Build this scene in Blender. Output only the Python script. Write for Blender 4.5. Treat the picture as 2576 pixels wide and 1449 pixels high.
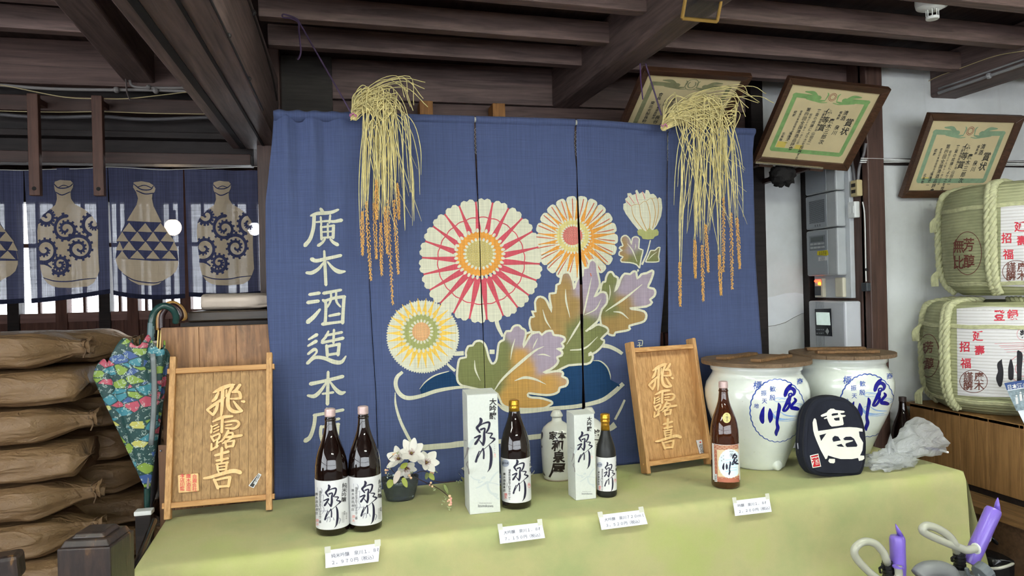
import bpy, math, random
from mathutils import Vector, Matrix, noise
from mathutils.geometry import tessellate_polygon
sc = bpy.context.scene
for o in list(bpy.data.objects): bpy.data.objects.remove(o)
COL = sc.collection
R = math.radians
random.seed(7)

# ------------------------------------------------------------------ camera
F, CX, CY = 1780.0, 1288.0, 724.5          # focal length in pixels of the 2576x1449 frame
YAW, PITCH, ROLL, HC = R(12.9), R(0.0), R(1.45), 1.47
FWD = Vector((math.sin(YAW)*math.cos(PITCH), math.cos(YAW)*math.cos(PITCH), math.sin(PITCH)))
_r0 = Vector((math.cos(YAW), -math.sin(YAW), 0)); _u0 = _r0.cross(FWD)
RIGHT = _r0*math.cos(ROLL) - _u0*math.sin(ROLL)
UP = _u0*math.cos(ROLL) + _r0*math.sin(ROLL)
CAM = Vector((0, 0, HC))
cam = bpy.data.cameras.new('camera'); cam.sensor_fit = 'HORIZONTAL'; cam.sensor_width = 36.0
cam.lens = 36.0*F/2576; cam.clip_start = 0.05; cam.clip_end = 200
co = bpy.data.objects.new('camera', cam); COL.objects.link(co)
M3 = Matrix((RIGHT, UP, -FWD)).transposed(); co.matrix_world = Matrix.Translation(CAM) @ M3.to_4x4()
sc.camera = co

# ------------------------------------------------------------------ world, light, exposure
sc.view_settings.view_transform = 'Standard'; sc.view_settings.look = 'None'
sc.view_settings.gamma = 1.0; sc.view_settings.use_curve_mapping = False
sc.view_settings.exposure = 0.42
w = bpy.data.worlds.new('overcast_sky'); sc.world = w; w.use_nodes = True
wb = w.node_tree.nodes['Background']; wb.inputs[0].default_value = (0.90, 0.95, 1.0, 1); wb.inputs[1].default_value = 5.5
def area_portal(name, loc, rot, sx, sy):
    l = bpy.data.lights.new(name, 'AREA'); l.shape = 'RECTANGLE'; l.size = sx; l.size_y = sy
    l.cycles.is_portal = True
    o = bpy.data.objects.new(name, l); COL.objects.link(o); o.location = loc; o.rotation_euler = rot
area_portal('front_window_portal', (0.75, -4.98, 1.55), (R(90), 0, 0), 9.4, 2.3)
area_portal('rear_window_portal', (-2.0, 7.95, 2.0), (R(-90), 0, 0), 4.6, 2.0)
area_portal('side_window_portal', (-3.93, -1.5, 1.55), (0, R(-90), 0), 2.3, 5.6)
sc.cycles.max_bounces = 6; sc.cycles.diffuse_bounces = 3; sc.cycles.denoising_prefilter = 'FAST'; sc.cycles.adaptive_threshold = .12; sc.cycles.adaptive_min_samples = 14; sc.cycles.transparent_max_bounces = 12
sc.cycles.sample_clamp_indirect = 6.0; sc.cycles.caustics_reflective = False; sc.cycles.caustics_refractive = False

# ------------------------------------------------------------------ picture coordinates -> places
def ray(px, py): return FWD + RIGHT*((px-CX)/F) - UP*((py-CY)/F)
def on_y(px, py, Y): d = ray(px, py); return CAM + d*(Y/d.y)
def on_z(px, py, Z): d = ray(px, py); return CAM + d*((Z-HC)/d.z)
def on_x(px, py, X): d = ray(px, py); return CAM + d*(X/d.x)

# ------------------------------------------------------------------ materials
def s2l(c): return tuple((v/255/12.92 if v/255 <= .04045 else ((v/255+.055)/1.055)**2.4) for v in c)
MATS = {}
class NT:
    def __init__(s, name):
        s.m = bpy.data.materials.new(name); s.m.use_nodes = True; s.t = s.m.node_tree
        s.b = s.t.nodes['Principled BSDF']; s.out = s.t.nodes['Material Output']
    def n(s, kind, **kw):
        nd = s.t.nodes.new(kind)
        for k, v in kw.items():
            if k.startswith('i_'):
                key = k[2:]; key = int(key) if key.isdigit() else key.replace('_', ' ')
                nd.inputs[key].default_value = v
            else: setattr(nd, k, v)
        return nd
    def l(s, a, b): s.t.links.new(a, b)
    def coords(s, scale=(1, 1, 1), rot=(0, 0, 0)):
        tc = s.n('ShaderNodeTexCoord'); mp = s.n('ShaderNodeMapping'); mp.inputs['Scale'].default_value = scale
        mp.inputs['Rotation'].default_value = rot
        s.l(tc.outputs['Object'], mp.inputs[0]); return mp.outputs[0]
    def noise(s, co, scale, detail=4, rough=.55, dist=0):
        nd = s.n('ShaderNodeTexNoise'); nd.inputs['Scale'].default_value = scale; nd.inputs['Detail'].default_value = detail
        nd.inputs['Roughness'].default_value = rough; nd.inputs['Distortion'].default_value = dist
        s.l(co, nd.inputs['Vector']); return nd.outputs[0]
    def ramp(s, fac, stops):
        r = s.n('ShaderNodeValToRGB'); e = r.color_ramp.elements
        while len(e) < len(stops): e.new(.5)
        for k, (p, c) in enumerate(stops): e[k].position = p; e[k].color = (*c, 1) if len(c) == 3 else c
        s.l(fac, r.inputs[0]); return r.outputs[0]
    def mix(s, fac, a, b, kind='MIX'):
        m = s.n('ShaderNodeMix', data_type='RGBA', blend_type=kind)
        for v, i in ((fac, 0), (a, 6), (b, 7)):
            if isinstance(v, (int, float)): m.inputs[i].default_value = v
            elif isinstance(v, tuple): m.inputs[i].default_value = (*v, 1) if len(v) == 3 else v
            else: s.l(v, m.inputs[i])
        return m.outputs[2]
    def bump(s, h, strength=.3, dist=.01):
        b = s.n('ShaderNodeBump'); b.inputs['Strength'].default_value = strength; b.inputs['Distance'].default_value = dist
        s.l(h, b.inputs['Height']); s.l(b.outputs[0], s.b.inputs['Normal'])
    def col(s, c): s.l(c, s.b.inputs['Base Color'])
def mul(c, k): return tuple(min(1, v*k) for v in c)
def plain(name, rgb, rough=.6, spec=.5, metal=0, var=.12, vscale=14, bump=0, coat=0, trans=0, emit=0, ior=1.45):
    """one colour with slight unevenness"""
    if name in MATS: return MATS[name]
    t = NT(name); c = s2l(rgb); b = t.b
    if var:
        f = t.noise(t.coords(), vscale, 5)
        t.col(t.ramp(f, [(.3, mul(c, 1-var)), (.7, mul(c, 1+var))]))
        if bump: t.bump(t.noise(t.coords(), vscale*6, 4), bump, .004)
    else: b.inputs['Base Color'].default_value = (*c, 1)
    b.inputs['Roughness'].default_value = rough; b.inputs['Specular IOR Level'].default_value = spec
    b.inputs['Metallic'].default_value = metal; b.inputs['Coat Weight'].default_value = coat
    b.inputs['Transmission Weight'].default_value = trans; b.inputs['IOR'].default_value = ior
    if emit: b.inputs['Emission Color'].default_value = (*c, 1); b.inputs['Emission Strength'].default_value = emit
    MATS[name] = t.m; return t.m
def wood(name, dark, light, axis='z', scale=1.0, rough=.55, spec=.4, bump=.15, contrast=1.0, blotch=.25):
    """grain running along one axis"""
    if name in MATS: return MATS[name]
    t = NT(name); a, l = s2l(dark), s2l(light)
    sv = {'x': (1.2, 22, 22), 'y': (22, 1.2, 22), 'z': (22, 22, 1.2)}[axis]
    sv = tuple(v*scale for v in sv)
    g = t.noise(t.coords(sv), 3.0, 8, .62, .6)
    lo, hi = .5-.22/contrast, .5+.22/contrast
    c = t.ramp(g, [(lo, a), (.5, tuple((x+y)/2 for x, y in zip(a, l))), (hi, l)])
    b2 = t.noise(t.coords(), 5*scale, 4)
    c = t.mix(blotch, c, t.ramp(b2, [(.35, mul(a, .7)), (.7, mul(l, 1.1))]), 'MULTIPLY') if False else t.mix(t.ramp(b2, [(.4, (0, 0, 0)), (.75, (blotch, blotch, blotch))]), c, mul(a, .8))
    t.col(c); t.bump(g, bump, .003)
    t.b.inputs['Roughness'].default_value = rough; t.b.inputs['Specular IOR Level'].default_value = spec
    MATS[name] = t.m; return t.m
def glass(name, rgb, rough=.02, ior=1.45, trans=1.0):
    if name in MATS: return MATS[name]
    t = NT(name); t.b.inputs['Base Color'].default_value = (*s2l(rgb), 1); t.b.inputs['Roughness'].default_value = rough
    t.b.inputs['Transmission Weight'].default_value = trans; t.b.inputs['IOR'].default_value = ior
    MATS[name] = t.m; return t.m
def thin_glass(name, tint, rough=.02, body=0.0):
    """clear walls: straight see-through with a mirror-like film on grazing view"""
    if name in MATS: return MATS[name]
    t = NT(name); tp = t.n('ShaderNodeBsdfTransparent'); tp.inputs[0].default_value = (*s2l(tint), 1); gl = t.n('ShaderNodeBsdfGlossy'); gl.inputs['Roughness'].default_value = rough
    fr = t.n('ShaderNodeFresnel'); fr.inputs[0].default_value = 1.5; mx = t.n('ShaderNodeMixShader'); t.l(fr.outputs[0], mx.inputs[0]); t.l(tp.outputs[0], mx.inputs[1]); t.l(gl.outputs[0], mx.inputs[2]); last = mx.outputs[0]
    if body: m2 = t.n('ShaderNodeMixShader'); m2.inputs[0].default_value = body; t.b.inputs['Base Color'].default_value = (*s2l(tint), 1); t.l(last, m2.inputs[1]); t.l(t.b.outputs[0], m2.inputs[2]); last = m2.outputs[0]
    t.l(last, t.out.inputs[0]); MATS[name] = t.m; return t.m
def cloth(name, rgb, weave=.35, transl=.0, transp=.0, rough=.9, attr=False, thread=(900, 900), slub=.25):
    """woven cloth in the x/z plane: fine threads both ways, uneven slubs, some see-through"""
    if name in MATS: return MATS[name]
    t = NT(name); c = s2l(rgb)
    if attr:
        at = t.n('ShaderNodeAttribute', attribute_name='Col'); base = at.outputs['Color']
    else: base = c
    w1 = t.noise(t.coords((thread[0], 1, 9)), 1, 2, .5)
    w2 = t.noise(t.coords((9, 1, thread[1])), 1, 2, .5)
    s1 = t.noise(t.coords((330, 1, 2.6)), 1, 3, .6)
    s2 = t.noise(t.coords((2.6, 1, 330)), 1, 3, .6)
    k = t.ramp(t.mix(.5, w1, w2), [(.35, (1-weave,)*3), (.65, (1+weave,)*3)])
    k2 = t.ramp(t.mix(.36, s1, s2), [(.38, (1-slub,)*3), (.62, (1+slub,)*3)])
    cc = t.mix(1.0, t.mix(1.0, base, k, 'MULTIPLY'), k2, 'MULTIPLY')
    t.col(cc); t.b.inputs['Roughness'].default_value = rough; t.b.inputs['Specular IOR Level'].default_value = .1
    t.b.inputs['Sheen Weight'].default_value = .05
    last = t.b.outputs[0]
    if transl:
        tr = t.n('ShaderNodeBsdfTranslucent'); t.l(cc, tr.inputs[0]); mx = t.n('ShaderNodeMixShader'); mx.inputs[0].default_value = transl
        t.l(last, mx.inputs[1]); t.l(tr.outputs[0], mx.inputs[2]); last = mx.outputs[0]
    if transp:
        tp = t.n('ShaderNodeBsdfTransparent'); mx = t.n('ShaderNodeMixShader')
        gap = t.ramp(t.mix(.5, t.mix(.5, w1, s1), t.mix(.5, w2, s2)), [(.40, (transp*.25,)*3), (.62, (transp*2.4,)*3)])
        t.l(gap, mx.inputs[0]); t.l(last, mx.inputs[1]); t.l(tp.outputs[0], mx.inputs[2]); last = mx.outputs[0]
    if last != t.b.outputs[0]: t.l(last, t.out.inputs[0])
    MATS[name] = t.m; return t.m

# ------------------------------------------------------------------ objects
def tag(o, label=None, cat=None, group=None, kind=None):
    if label: o['label'] = label
    if cat: o['category'] = cat
    if group: o['group'] = group
    if kind: o['kind'] = kind
    return o
def thing(name, label, cat, loc=(0, 0, 0), rz=0, group=None, kind=None):
    o = bpy.data.objects.new(name, None); COL.objects.link(o); o.location = loc; o.rotation_euler = (0, 0, rz)
    o.empty_display_size = .05
    return tag(o, label, cat, group, kind)
def link(name, me, mat, parent=None, local=False, label=None):
    o = bpy.data.objects.new(name, me); COL.objects.link(o)
    if mat is not None and not me.materials: me.materials.append(mat)
    if parent is not None:
        o.parent = parent
        if not local:
            m = Matrix.LocRotScale(parent.location, parent.rotation_euler, None)
            p = parent.parent
            if p is not None: m = Matrix.LocRotScale(p.location, p.rotation_euler, None) @ parent.matrix_parent_inverse @ m
            o.matrix_parent_inverse = m.inverted()
    if label: o['label'] = label
    return o
def mesh(name, v, f, smooth=False):
    me = bpy.data.meshes.new(name); me.from_pydata([tuple(p) for p in v], [], f); me.update()
    if smooth: me.polygons.foreach_set('use_smooth', [True]*len(me.polygons))
    return me
def obj(name, vf, mat, parent=None, local=False, smooth=False, bevel=0, label=None, solid=0, subsurf=0):
    me = mesh(name, vf[0], vf[1], smooth); o = link(name, me, mat, parent, local, label)
    if solid: md = o.modifiers.new('thickness', 'SOLIDIFY'); md.thickness = solid; md.offset = 0
    if bevel: md = o.modifiers.new('edges', 'BEVEL'); md.width = bevel; md.segments = 2; md.limit_method = 'ANGLE'; md.angle_limit = R(40)
    if subsurf: md = o.modifiers.new('round', 'SUBSURF'); md.levels = subsurf; md.render_levels = subsurf
    return o
def struct(name, vf, mat, **k): return tag(obj(name, vf, mat, **k), kind='structure')
def join(*vfs):
    V, Fc = [], []
    for v, f in vfs:
        b = len(V); V += [Vector(p) for p in v]; Fc += [tuple(i+b for i in q) for q in f]
    return V, Fc
def xf(vf, m): return [m @ Vector(p) for p in vf[0]], vf[1]
BOXF = [(0, 3, 2, 1), (4, 5, 6, 7), (0, 1, 5, 4), (1, 2, 6, 5), (2, 3, 7, 6), (3, 0, 4, 7)]
def box(x0, x1, y0, y1, z0, z1):
    return [Vector(p) for p in ((x0, y0, z0), (x1, y0, z0), (x1, y1, z0), (x0, y1, z0), (x0, y0, z1), (x1, y0, z1), (x1, y1, z1), (x0, y1, z1))], BOXF
def hexa(pts): return [Vector(p) for p in pts], BOXF          # bottom ring of 4, top ring of 4
def bar(p0, p1, w, h, up=(0, 0, 1), drop=0):
    """straight timber between two points, section w x h, p on its axis"""
    p0, p1 = Vector(p0), Vector(p1); d = (p1-p0).normalized(); up = Vector(up)
    s = d.cross(up).normalized(); u = s.cross(d).normalized()
    a, b = s*(w/2), u*(h/2)
    return [p0-a-b, p1-a-b, p1+a-b, p0+a-b, p0-a+b, p1-a+b, p1+a+b, p0+a+b], BOXF
def lathe(prof, n=40, cap=True):
    v, f = [], []
    for r, z in prof:
        for k in range(n):
            a = 2*math.pi*k/n; v.append(Vector((r*math.cos(a), r*math.sin(a), z)))
    for i in range(len(prof)-1):
        for k in range(n):
            k2 = (k+1) % n; f.append((i*n+k, i*n+k2, (i+1)*n+k2, (i+1)*n+k))
    if cap:
        if prof[0][0] > 1e-6: f.append(tuple(range(n-1, -1, -1)))
        if prof[-1][0] > 1e-6: b = (len(prof)-1)*n; f.append(tuple(range(b, b+n)))
    return v, f
def cr(pts, n=8):
    """Catmull-Rom through tuples of any length"""
    if len(pts) < 3: 
        a, b = pts[0], pts[-1]; return [tuple(x+(y-x)*k/n for x, y in zip(a, b)) for k in range(n+1)]
    P = [tuple(2*x-y for x, y in zip(pts[0], pts[1]))]+list(pts)+[tuple(2*x-y for x, y in zip(pts[-1], pts[-2]))]
    out = []
    for i in range(1, len(P)-2):
        for k in range(n):
            t = k/n
            out.append(tuple(.5*((2*b)+(-a+c)*t+(2*a-5*b+4*c-d)*t*t+(-a+3*b-3*c+d)*t**3) for a, b, c, d in zip(P[i-1], P[i], P[i+1], P[i+2])))
    out.append(tuple(pts[-1])); return out
def tube(pts, r, n=8, closed=False, cap=True, smooth_n=0, flat=1.0):
    if smooth_n: pts = cr([tuple(p) for p in pts], smooth_n)
    P = [Vector(p) for p in pts]; m = len(P); rr = r if isinstance(r, (list, tuple)) else [r]*m
    if len(rr) != m: rr = [rr[min(len(rr)-1, int(i*len(rr)/m))] for i in range(m)]
    v, f = [], []; prev = None
    for i in range(m):
        if closed: d = P[(i+1) % m]-P[i-1]
        else: d = P[min(i+1, m-1)]-P[max(i-1, 0)]
        d = d.normalized() if d.length > 1e-9 else Vector((0, 0, 1))
        if prev is None:
            s = d.cross(Vector((0, 0, 1)))
            if s.length < .05: s = d.cross(Vector((1, 0, 0)))
        else: s = prev - d*prev.dot(d)
        s.normalize(); prev = s; u = d.cross(s)
        for k in range(n):
            a = 2*math.pi*k/n; v.append(P[i]+s*(rr[i]*math.cos(a))+u*(rr[i]*flat*math.sin(a)))
    for i in range(m if closed else m-1):
        j = (i+1) % m
        for k in range(n):
            k2 = (k+1) % n; f.append((i*n+k, i*n+k2, j*n+k2, j*n+k))
    if cap and not closed: f.append(tuple(range(n-1, -1, -1))); f.append(tuple(range((m-1)*n, m*n)))
    return v, f
def grid(fn, nu, nv):
    v = [Vector(fn(i/nu, j/nv)) for j in range(nv+1) for i in range(nu+1)]
    f = [(j*(nu+1)+i, j*(nu+1)+i+1, (j+1)*(nu+1)+i+1, (j+1)*(nu+1)+i) for j in range(nv) for i in range(nu)]
    return v, f
def ball(c, r, n=8, sz=1.0):
    v, f = lathe([(max(1e-5, r*math.sin(math.pi*k/n)), -r*sz*math.cos(math.pi*k/n)) for k in range(n+1)], n+2, cap=False)
    return [p+Vector(c) for p in v], f
def extrude_poly(poly, depth, M):
    """outline in a local x/y plane with thickness along local z, moved by matrix M"""
    n = len(poly); v = [M @ Vector((x, y, 0)) for x, y in poly]+[M @ Vector((x, y, depth)) for x, y in poly]
    tri = tessellate_polygon([[Vector((x, y, 0)) for x, y in poly]])
    f = [tuple(reversed(t)) for t in tri]+[tuple(i+n for i in t) for t in tri]
    f += [(i, (i+1) % n, n+(i+1) % n, n+i) for i in range(n)]
    return v, f
def sstep(a, b, x):
    t = max(0, min(1, (x-a)/(b-a))); return t*t*(3-2*t)
def interp(tab, x):
    if x <= tab[0][0]: return tab[0][1]
    for (a, p), (b, q) in zip(tab, tab[1:]):
        if x <= b: return p+(q-p)*(x-a)/(b-a)
    return tab[-1][1]

# ------------------------------------------------------------------ flat print: strokes, outlines and lettering laid on a surface
_TXT = {}
TSC = bpy.data.scenes.new('lettering_workshop')      # only for shaping the letters, removed at the end
def glyphs(s, bold=0.0):
    key = (s, bold)
    if key not in _TXT:
        cu = bpy.data.curves.new('lettering', 'FONT'); cu.body = s; cu.size = 1; cu.offset = bold; cu.resolution_u = 2
        o = bpy.data.objects.new('lettering', cu); TSC.collection.objects.link(o); TSC.view_layers[0].update(); dg = TSC.view_layers[0].depsgraph
        me = o.evaluated_get(dg).to_mesh()
        me.calc_loop_triangles()
        V = [(p.co.x, p.co.y) for p in me.vertices]; T = [tuple(t.vertices) for t in me.loop_triangles]
        bpy.data.objects.remove(o); bpy.data.curves.remove(cu)
        xs = [p[0] for p in V] or [0, 1]; ys = [p[1] for p in V] or [0, 1]
        _TXT[key] = (V, T, (min(xs), max(xs), min(ys), max(ys)))
    return _TXT[key]
class Print:
    """collects triangles in picture coordinates (x right, y down) of one flat layer"""
    def __init__(s): s.layers = []
    def tris(s, pts, tri): s.layers.append((pts, tri)); return s
    def poly(s, pts, smooth=0):
        pts = [tuple(p) for p in pts]
        if smooth: pts = cr(pts+[pts[0]], smooth)[:-1]
        s.layers.append((pts, [tuple(t) for t in tessellate_polygon([[Vector((x, y, 0)) for x, y in pts]])])); return s
    def stroke(s, pts, k=1.0, n=6, cap=True):
        q = cr([tuple(p) if len(p) == 3 else (p[0], p[1], pts[0][2]) for p in pts], n)
        L, Rr = [], []; m = len(q)
        for i in range(m):
            a, b = q[max(i-1, 0)], q[min(i+1, m-1)]; dx, dy = b[0]-a[0], b[1]-a[1]; d = math.hypot(dx, dy) or 1
            h = max(.15, q[i][2])*k/2; nx, ny = -dy/d*h, dx/d*h
            L.append((q[i][0]+nx, q[i][1]+ny)); Rr.append((q[i][0]-nx, q[i][1]-ny))
        P = L+Rr; T = []
        for i in range(m-1): T += [(i, i+1, m+i+1), (i, m+i+1, m+i)]
        if cap:
            for e in (0, m-1):
                x, y, w_ = q[e]; o = q[1] if e == 0 else q[m-2]; ang = math.atan2(y-o[1], x-o[0]); h = max(.15, w_)*k/2; c0 = len(P)
                P.append((x, y))
                for j in range(7):
                    aa = ang-math.pi/2+math.pi*j/6; P.append((x+h*.8*math.cos(aa), y+h*.8*math.sin(aa)))
                T += [(c0, c0+1+j, c0+2+j) for j in range(6)]
        s.layers.append((P, T)); return s
    def circle(s, x, y, rx, ry=None, n=24, rot=0):
        ry = rx if ry is None else ry; c, q = math.cos(rot), math.sin(rot); P = [(x, y)]
        for k in range(n):
            a = 2*math.pi*k/n; u, v_ = rx*math.cos(a), ry*math.sin(a); P.append((x+u*c-v_*q, y+u*q+v_*c))
        s.layers.append((P, [(0, 1+k, 1+(k+1) % n) for k in range(n)])); return s
    def ring(s, x, y, rx, ry, w_, n=48, scal=0, amp=0, a0=0, a1=2*math.pi):
        full = a1-a0 > 6.28; P, T = [], []
        for k in range(n+1):
            a = a0+(a1-a0)*k/n; b = 1+amp*abs(math.sin(scal*a/2)) if scal else 1
            P += [(x+(rx*b-w_/2)*math.cos(a), y+(ry*b-w_/2)*math.sin(a)), (x+(rx*b+w_/2)*math.cos(a), y+(ry*b+w_/2)*math.sin(a))]
        for k in range(n): T += [(2*k, 2*k+1, 2*k+3), (2*k, 2*k+3, 2*k+2)]
        s.layers.append((P, T)); return s
    def text(s, string, x, y, size, rot=0, vertical=False, bold=0.0, sx=1.0, anchor='c', pitch=1.08, shear=0, skew=0):
        """centre (or left 'l') of the first character at x, y; size in picture units per em"""
        c, q = math.cos(rot), math.sin(rot)
        def put(V, T, ox, oy, dx, dy):
            P = []
            for a, b in V:
                u = (a-ox)*size*sx+dx; v_ = -(b-oy)*size+dy; u += shear*v_; v_ += skew*u; P.append((x+u*c-v_*q, y+u*q+v_*c))
            if T: s.layers.append((P, T))
        if vertical:
            for k, ch in enumerate(string):
                if ch == ' ': continue
                V, T, bb = glyphs(ch, bold); put(V, T, (bb[0]+bb[1])/2, .36 if ord(ch) > 255 else (bb[2]+bb[3])/2, 0, k*size*pitch)
        else:
            V, T, bb = glyphs(string, bold); put(V, T, (bb[0]+bb[1])/2 if anchor == 'c' else bb[0], .36, 0, 0)
        return s
    def fit(s, other, src, dst):
        """copy of another print's layers with box src=(x0,y0,x1,y1) moved onto dst"""
        a = (dst[2]-dst[0])/(src[2]-src[0]); b = (dst[3]-dst[1])/(src[3]-src[1])
        for P, T in other.layers: s.layers.append(([(dst[0]+(x-src[0])*a, dst[1]+(y-src[1])*b) for x, y in P], T))
        return s
    def scaled(s, x0, y0, k):
        s.layers = [([(x0+x/k, y0+y/k) for x, y in P], T) for P, T in s.layers]; return s
    def moved(s, fn): s.layers = [([fn(x, y) for x, y in P], T) for P, T in s.layers]; return s
    def clusters(s):
        """layers that lie far apart become objects of their own"""
        bb = []
        for P, T in s.layers:
            xs = [p[0] for p in P]; ys = [p[1] for p in P]; bb.append((min(xs), min(ys), max(xs), max(ys)))
        par = list(range(len(bb)))
        def root(i):
            while par[i] != i: par[i] = par[par[i]]; i = par[i]
            return i
        for i in range(len(bb)):
            for j in range(i):
                a, b = bb[i], bb[j]; dx = max(0, a[0]-b[2], b[0]-a[2]); dy = max(0, a[1]-b[3], b[1]-a[3])
                if math.hypot(dx, dy) < .26*max(math.hypot(a[2]-a[0], a[3]-a[1]), math.hypot(b[2]-b[0], b[3]-b[1])): par[root(i)] = root(j)
        out = {}
        for i in range(len(bb)): out.setdefault(root(i), []).append(i)
        return list(out.values())
    def build(s, name, mat, mp, parent, **k):
        if len(s.layers) < 2 or len(s.layers) > 400: return s.build1(name, mat, mp, parent, **k)
        L = s.layers; o = None
        for c in s.clusters():
            q = Print(); q.layers = [L[i] for i in c]; r = q.build1(name, mat, mp, parent, **k); o = o or r
        return o
    def build1(s, name, mat, mp, parent, off=.0004, maxlen=14, colfn=None, clip=None, label=None, depth=0, step=1.2e-5, local=False):
        V, Fc, C = [], [], []
        for k, (P, T) in enumerate(s.layers):
            o = off+k*step; stack = [(P[a], P[b], P[c]) for a, b, c in T]; out = []
            while stack:
                t = stack.pop(); d = [(t[i][0]-t[(i+1) % 3][0])**2+(t[i][1]-t[(i+1) % 3][1])**2 for i in range(3)]; i = d.index(max(d))
                if d[i] > maxlen*maxlen:
                    a, b, c = t[i], t[(i+1) % 3], t[(i+2) % 3]; m = ((a[0]+b[0])/2, (a[1]+b[1])/2); stack += [(a, m, c), (m, b, c)]
                else: out.append(t)
            if clip: out = [u for t in out for u in clip(t)]
            idx = {}
            for t in out:
                q = []
                for p in t:
                    if p not in idx:
                        P3, N = mp(p[0], p[1]); idx[p] = len(V); V.append(P3+N*o)
                        if colfn: C.append(colfn(*p))
                    q.append(idx[p])
                if len(set(q)) >= 3: Fc.append(tuple(q))
        if not V: return None
        if depth:                                                # raised letters: top, and side walls along the free edges
            nv = len(V); cnt = {}
            for q in Fc:
                for i in range(len(q)): e = (q[i], q[(i+1) % len(q)]); cnt[tuple(sorted(e))] = cnt.get(tuple(sorted(e)), []) + [e]
            _, N = mp(*s.layers[0][0][0]); V = V+[p+N*depth for p in V]
            side = [(e[0][0], e[0][1], e[0][1]+nv, e[0][0]+nv) for e in cnt.values() if len(e) == 1]
            Fc = [tuple(i+nv for i in q) for q in Fc]+side
        me = mesh(name, V, Fc); ob = link(name, me, mat, parent, local, label)
        if colfn:
            at = me.color_attributes.new('Col', 'FLOAT_COLOR', 'POINT')
            for i, c in enumerate(C): at.data[i].color = (*c, 1)
        return ob
def plane_map(o, ex, ey):
    """local picture units -> plane: o + x*ex + y*ey"""
    n = Vector(ex).cross(Vector(ey)).normalized(); o, ex, ey = Vector(o), Vector(ex), Vector(ey)
    if n.dot(CAM-o) < 0: n = -n
    return lambda x, y: (o+ex*x+ey*y, n)
def facing_map(p0, n):
    """picture coordinates -> the plane through p0 with normal n"""
    p0, n = Vector(p0), Vector(n).normalized()
    if n.dot(CAM-p0) < 0: n = -n
    def f(px, py):
        d = ray(px, py); return CAM+d*((p0-CAM).dot(n)/d.dot(n)), n
    return f
def lathe_map(c, prof):
    """picture coordinates -> surface of a turned thing standing at c with profile [(z, r)]"""
    c = Vector(c); rmax = max(r for z, r in prof)
    def f(px, py):
        d = ray(px, py); h = Vector((d.x, d.y)); hl = h.length
        tc = (c.x*d.x+c.y*d.y)/(hl*hl); t0 = tc-rmax*1.2/hl; t1 = tc
        best = None
        def g(t):
            p = CAM+d*t; return math.hypot(p.x-c.x, p.y-c.y)-interp(prof, p.z-c.z)
        n = 24; pt = t0
        for k in range(1, n+1):
            t = t0+(t1-t0)*k/n
            if g(t) < 0:
                a, b = pt, t
                for _ in range(14):
                    m = (a+b)/2
                    if g(m) < 0: b = m
                    else: a = m
                best = b; break
            pt = t
        if best is None: best = tc
        p = CAM+d*best; e = Vector((p.x-c.x, p.y-c.y, 0)); e.normalize()
        if best == tc: p = Vector((c.x, c.y, p.z))+e*interp(prof, p.z-c.z)
        return p, e
    return f
def copy_tree(o, parent=None):
    c = o.copy(); COL.objects.link(c); c.parent = parent
    for ch in list(o.children): copy_tree(ch, c)
    return c
# ================================================================== THE ROOM
BW, RW = 3.62, 3.16            # wall behind the shop curtain, white wall on the right
DK = wood('dark_stained_wood_x', (84, 70, 67), (142, 118, 112), 'x', .8, .6, .3, .2)
DKY = wood('dark_stained_wood_y', (74, 63, 61), (124, 104, 100), 'y', .8, .6, .3, .2)
DKZ = wood('dark_stained_wood_z', (58, 42, 37), (98, 72, 63), 'z', .8, .45, .4, .2)
BLK = wood('blackened_wood', (22, 18, 18), (46, 37, 35), 'x', .8, .6, .3, .2)
RED = wood('reddish_brown_wood', (72, 57, 54), (120, 96, 90), 'x', .8, .6, .3, .15)
def plaster():
    t = NT('white_plaster'); c = t.coords()
    big = t.noise(c, 1.6, 6, .6); st = t.noise(t.coords((9, 9, 1.1)), 1.0, 6, .6, .8)
    a = t.ramp(big, [(.32, s2l((196, 198, 196))), (.6, s2l((222, 225, 226)))])
    m = t.ramp(st, [(.62, (0, 0, 0)), (.8, (.35, .35, .35))])
    t.col(t.mix(m, a, s2l((158, 156, 150)))); t.b.inputs['Roughness'].default_value = .8
    t.bump(t.noise(c, 30, 5), .12, .01); MATS['white_plaster'] = t.m; return t.m
PLA = plaster()
CEM = plain('grey_concrete_floor', (96, 88, 82), .7, var=.2, vscale=3, bump=.2)
struct('floor', box(-4.2, 5.4, -5.2, 8.2, -.1, 0), CEM)
# ceiling boards with every joist and beam as its part
ceil = struct('ceiling', box(-4.2, 5.4, -5.2, 8.2, 2.63, 2.75), wood('ceiling_boards', (40, 31, 31), (70, 55, 53), 'y', .5, .7, .2, .2))
for k in range(9):
    y0 = 3.535-.353*k if k else 3.5
    for (xa, xb) in ((-4.0, -.90), (-.31, 1.14), (1.14, 3.12), (3.2, 5.3)):
        ya, yb = y0-.353+.0539*xa, y0-.353+.0539*xb
        obj('joist', bar((xa, ya, 2.557), (xb, yb, 2.557), .055, .092+random.uniform(-.004, .004)), DK, ceil, bevel=.004)
beam_lo = bar((-.42, 3.60, 2.33), (-.42, .3, 2.33), .225, .32)
b1 = obj('beam', beam_lo, DKY, ceil, bevel=.006, label='door lintel beam with dark groove under it')
obj('groove', box(-.492, -.468, .3, 3.58, 2.1666, 2.1715), plain('soot_black', (14, 12, 12), .8), b1)
obj('groove', box(-.385, -.375, .3, 3.58, 2.1666, 2.1715), MATS['soot_black'], b1)
def rotbeam(xl, xr, z0, z1, y0=3.62, y1=.3):
    k = .0535
    return hexa([(xl+k*(y0-y1), y1, z0), (xr+k*(y0-y1), y1, z0), (xr, y0, z0), (xl, y0, z0), (xl+k*(y0-y1), y1, z1), (xr+k*(y0-y1), y1, z1), (xr, y0, z1), (xl, y0, z1)])
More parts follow.
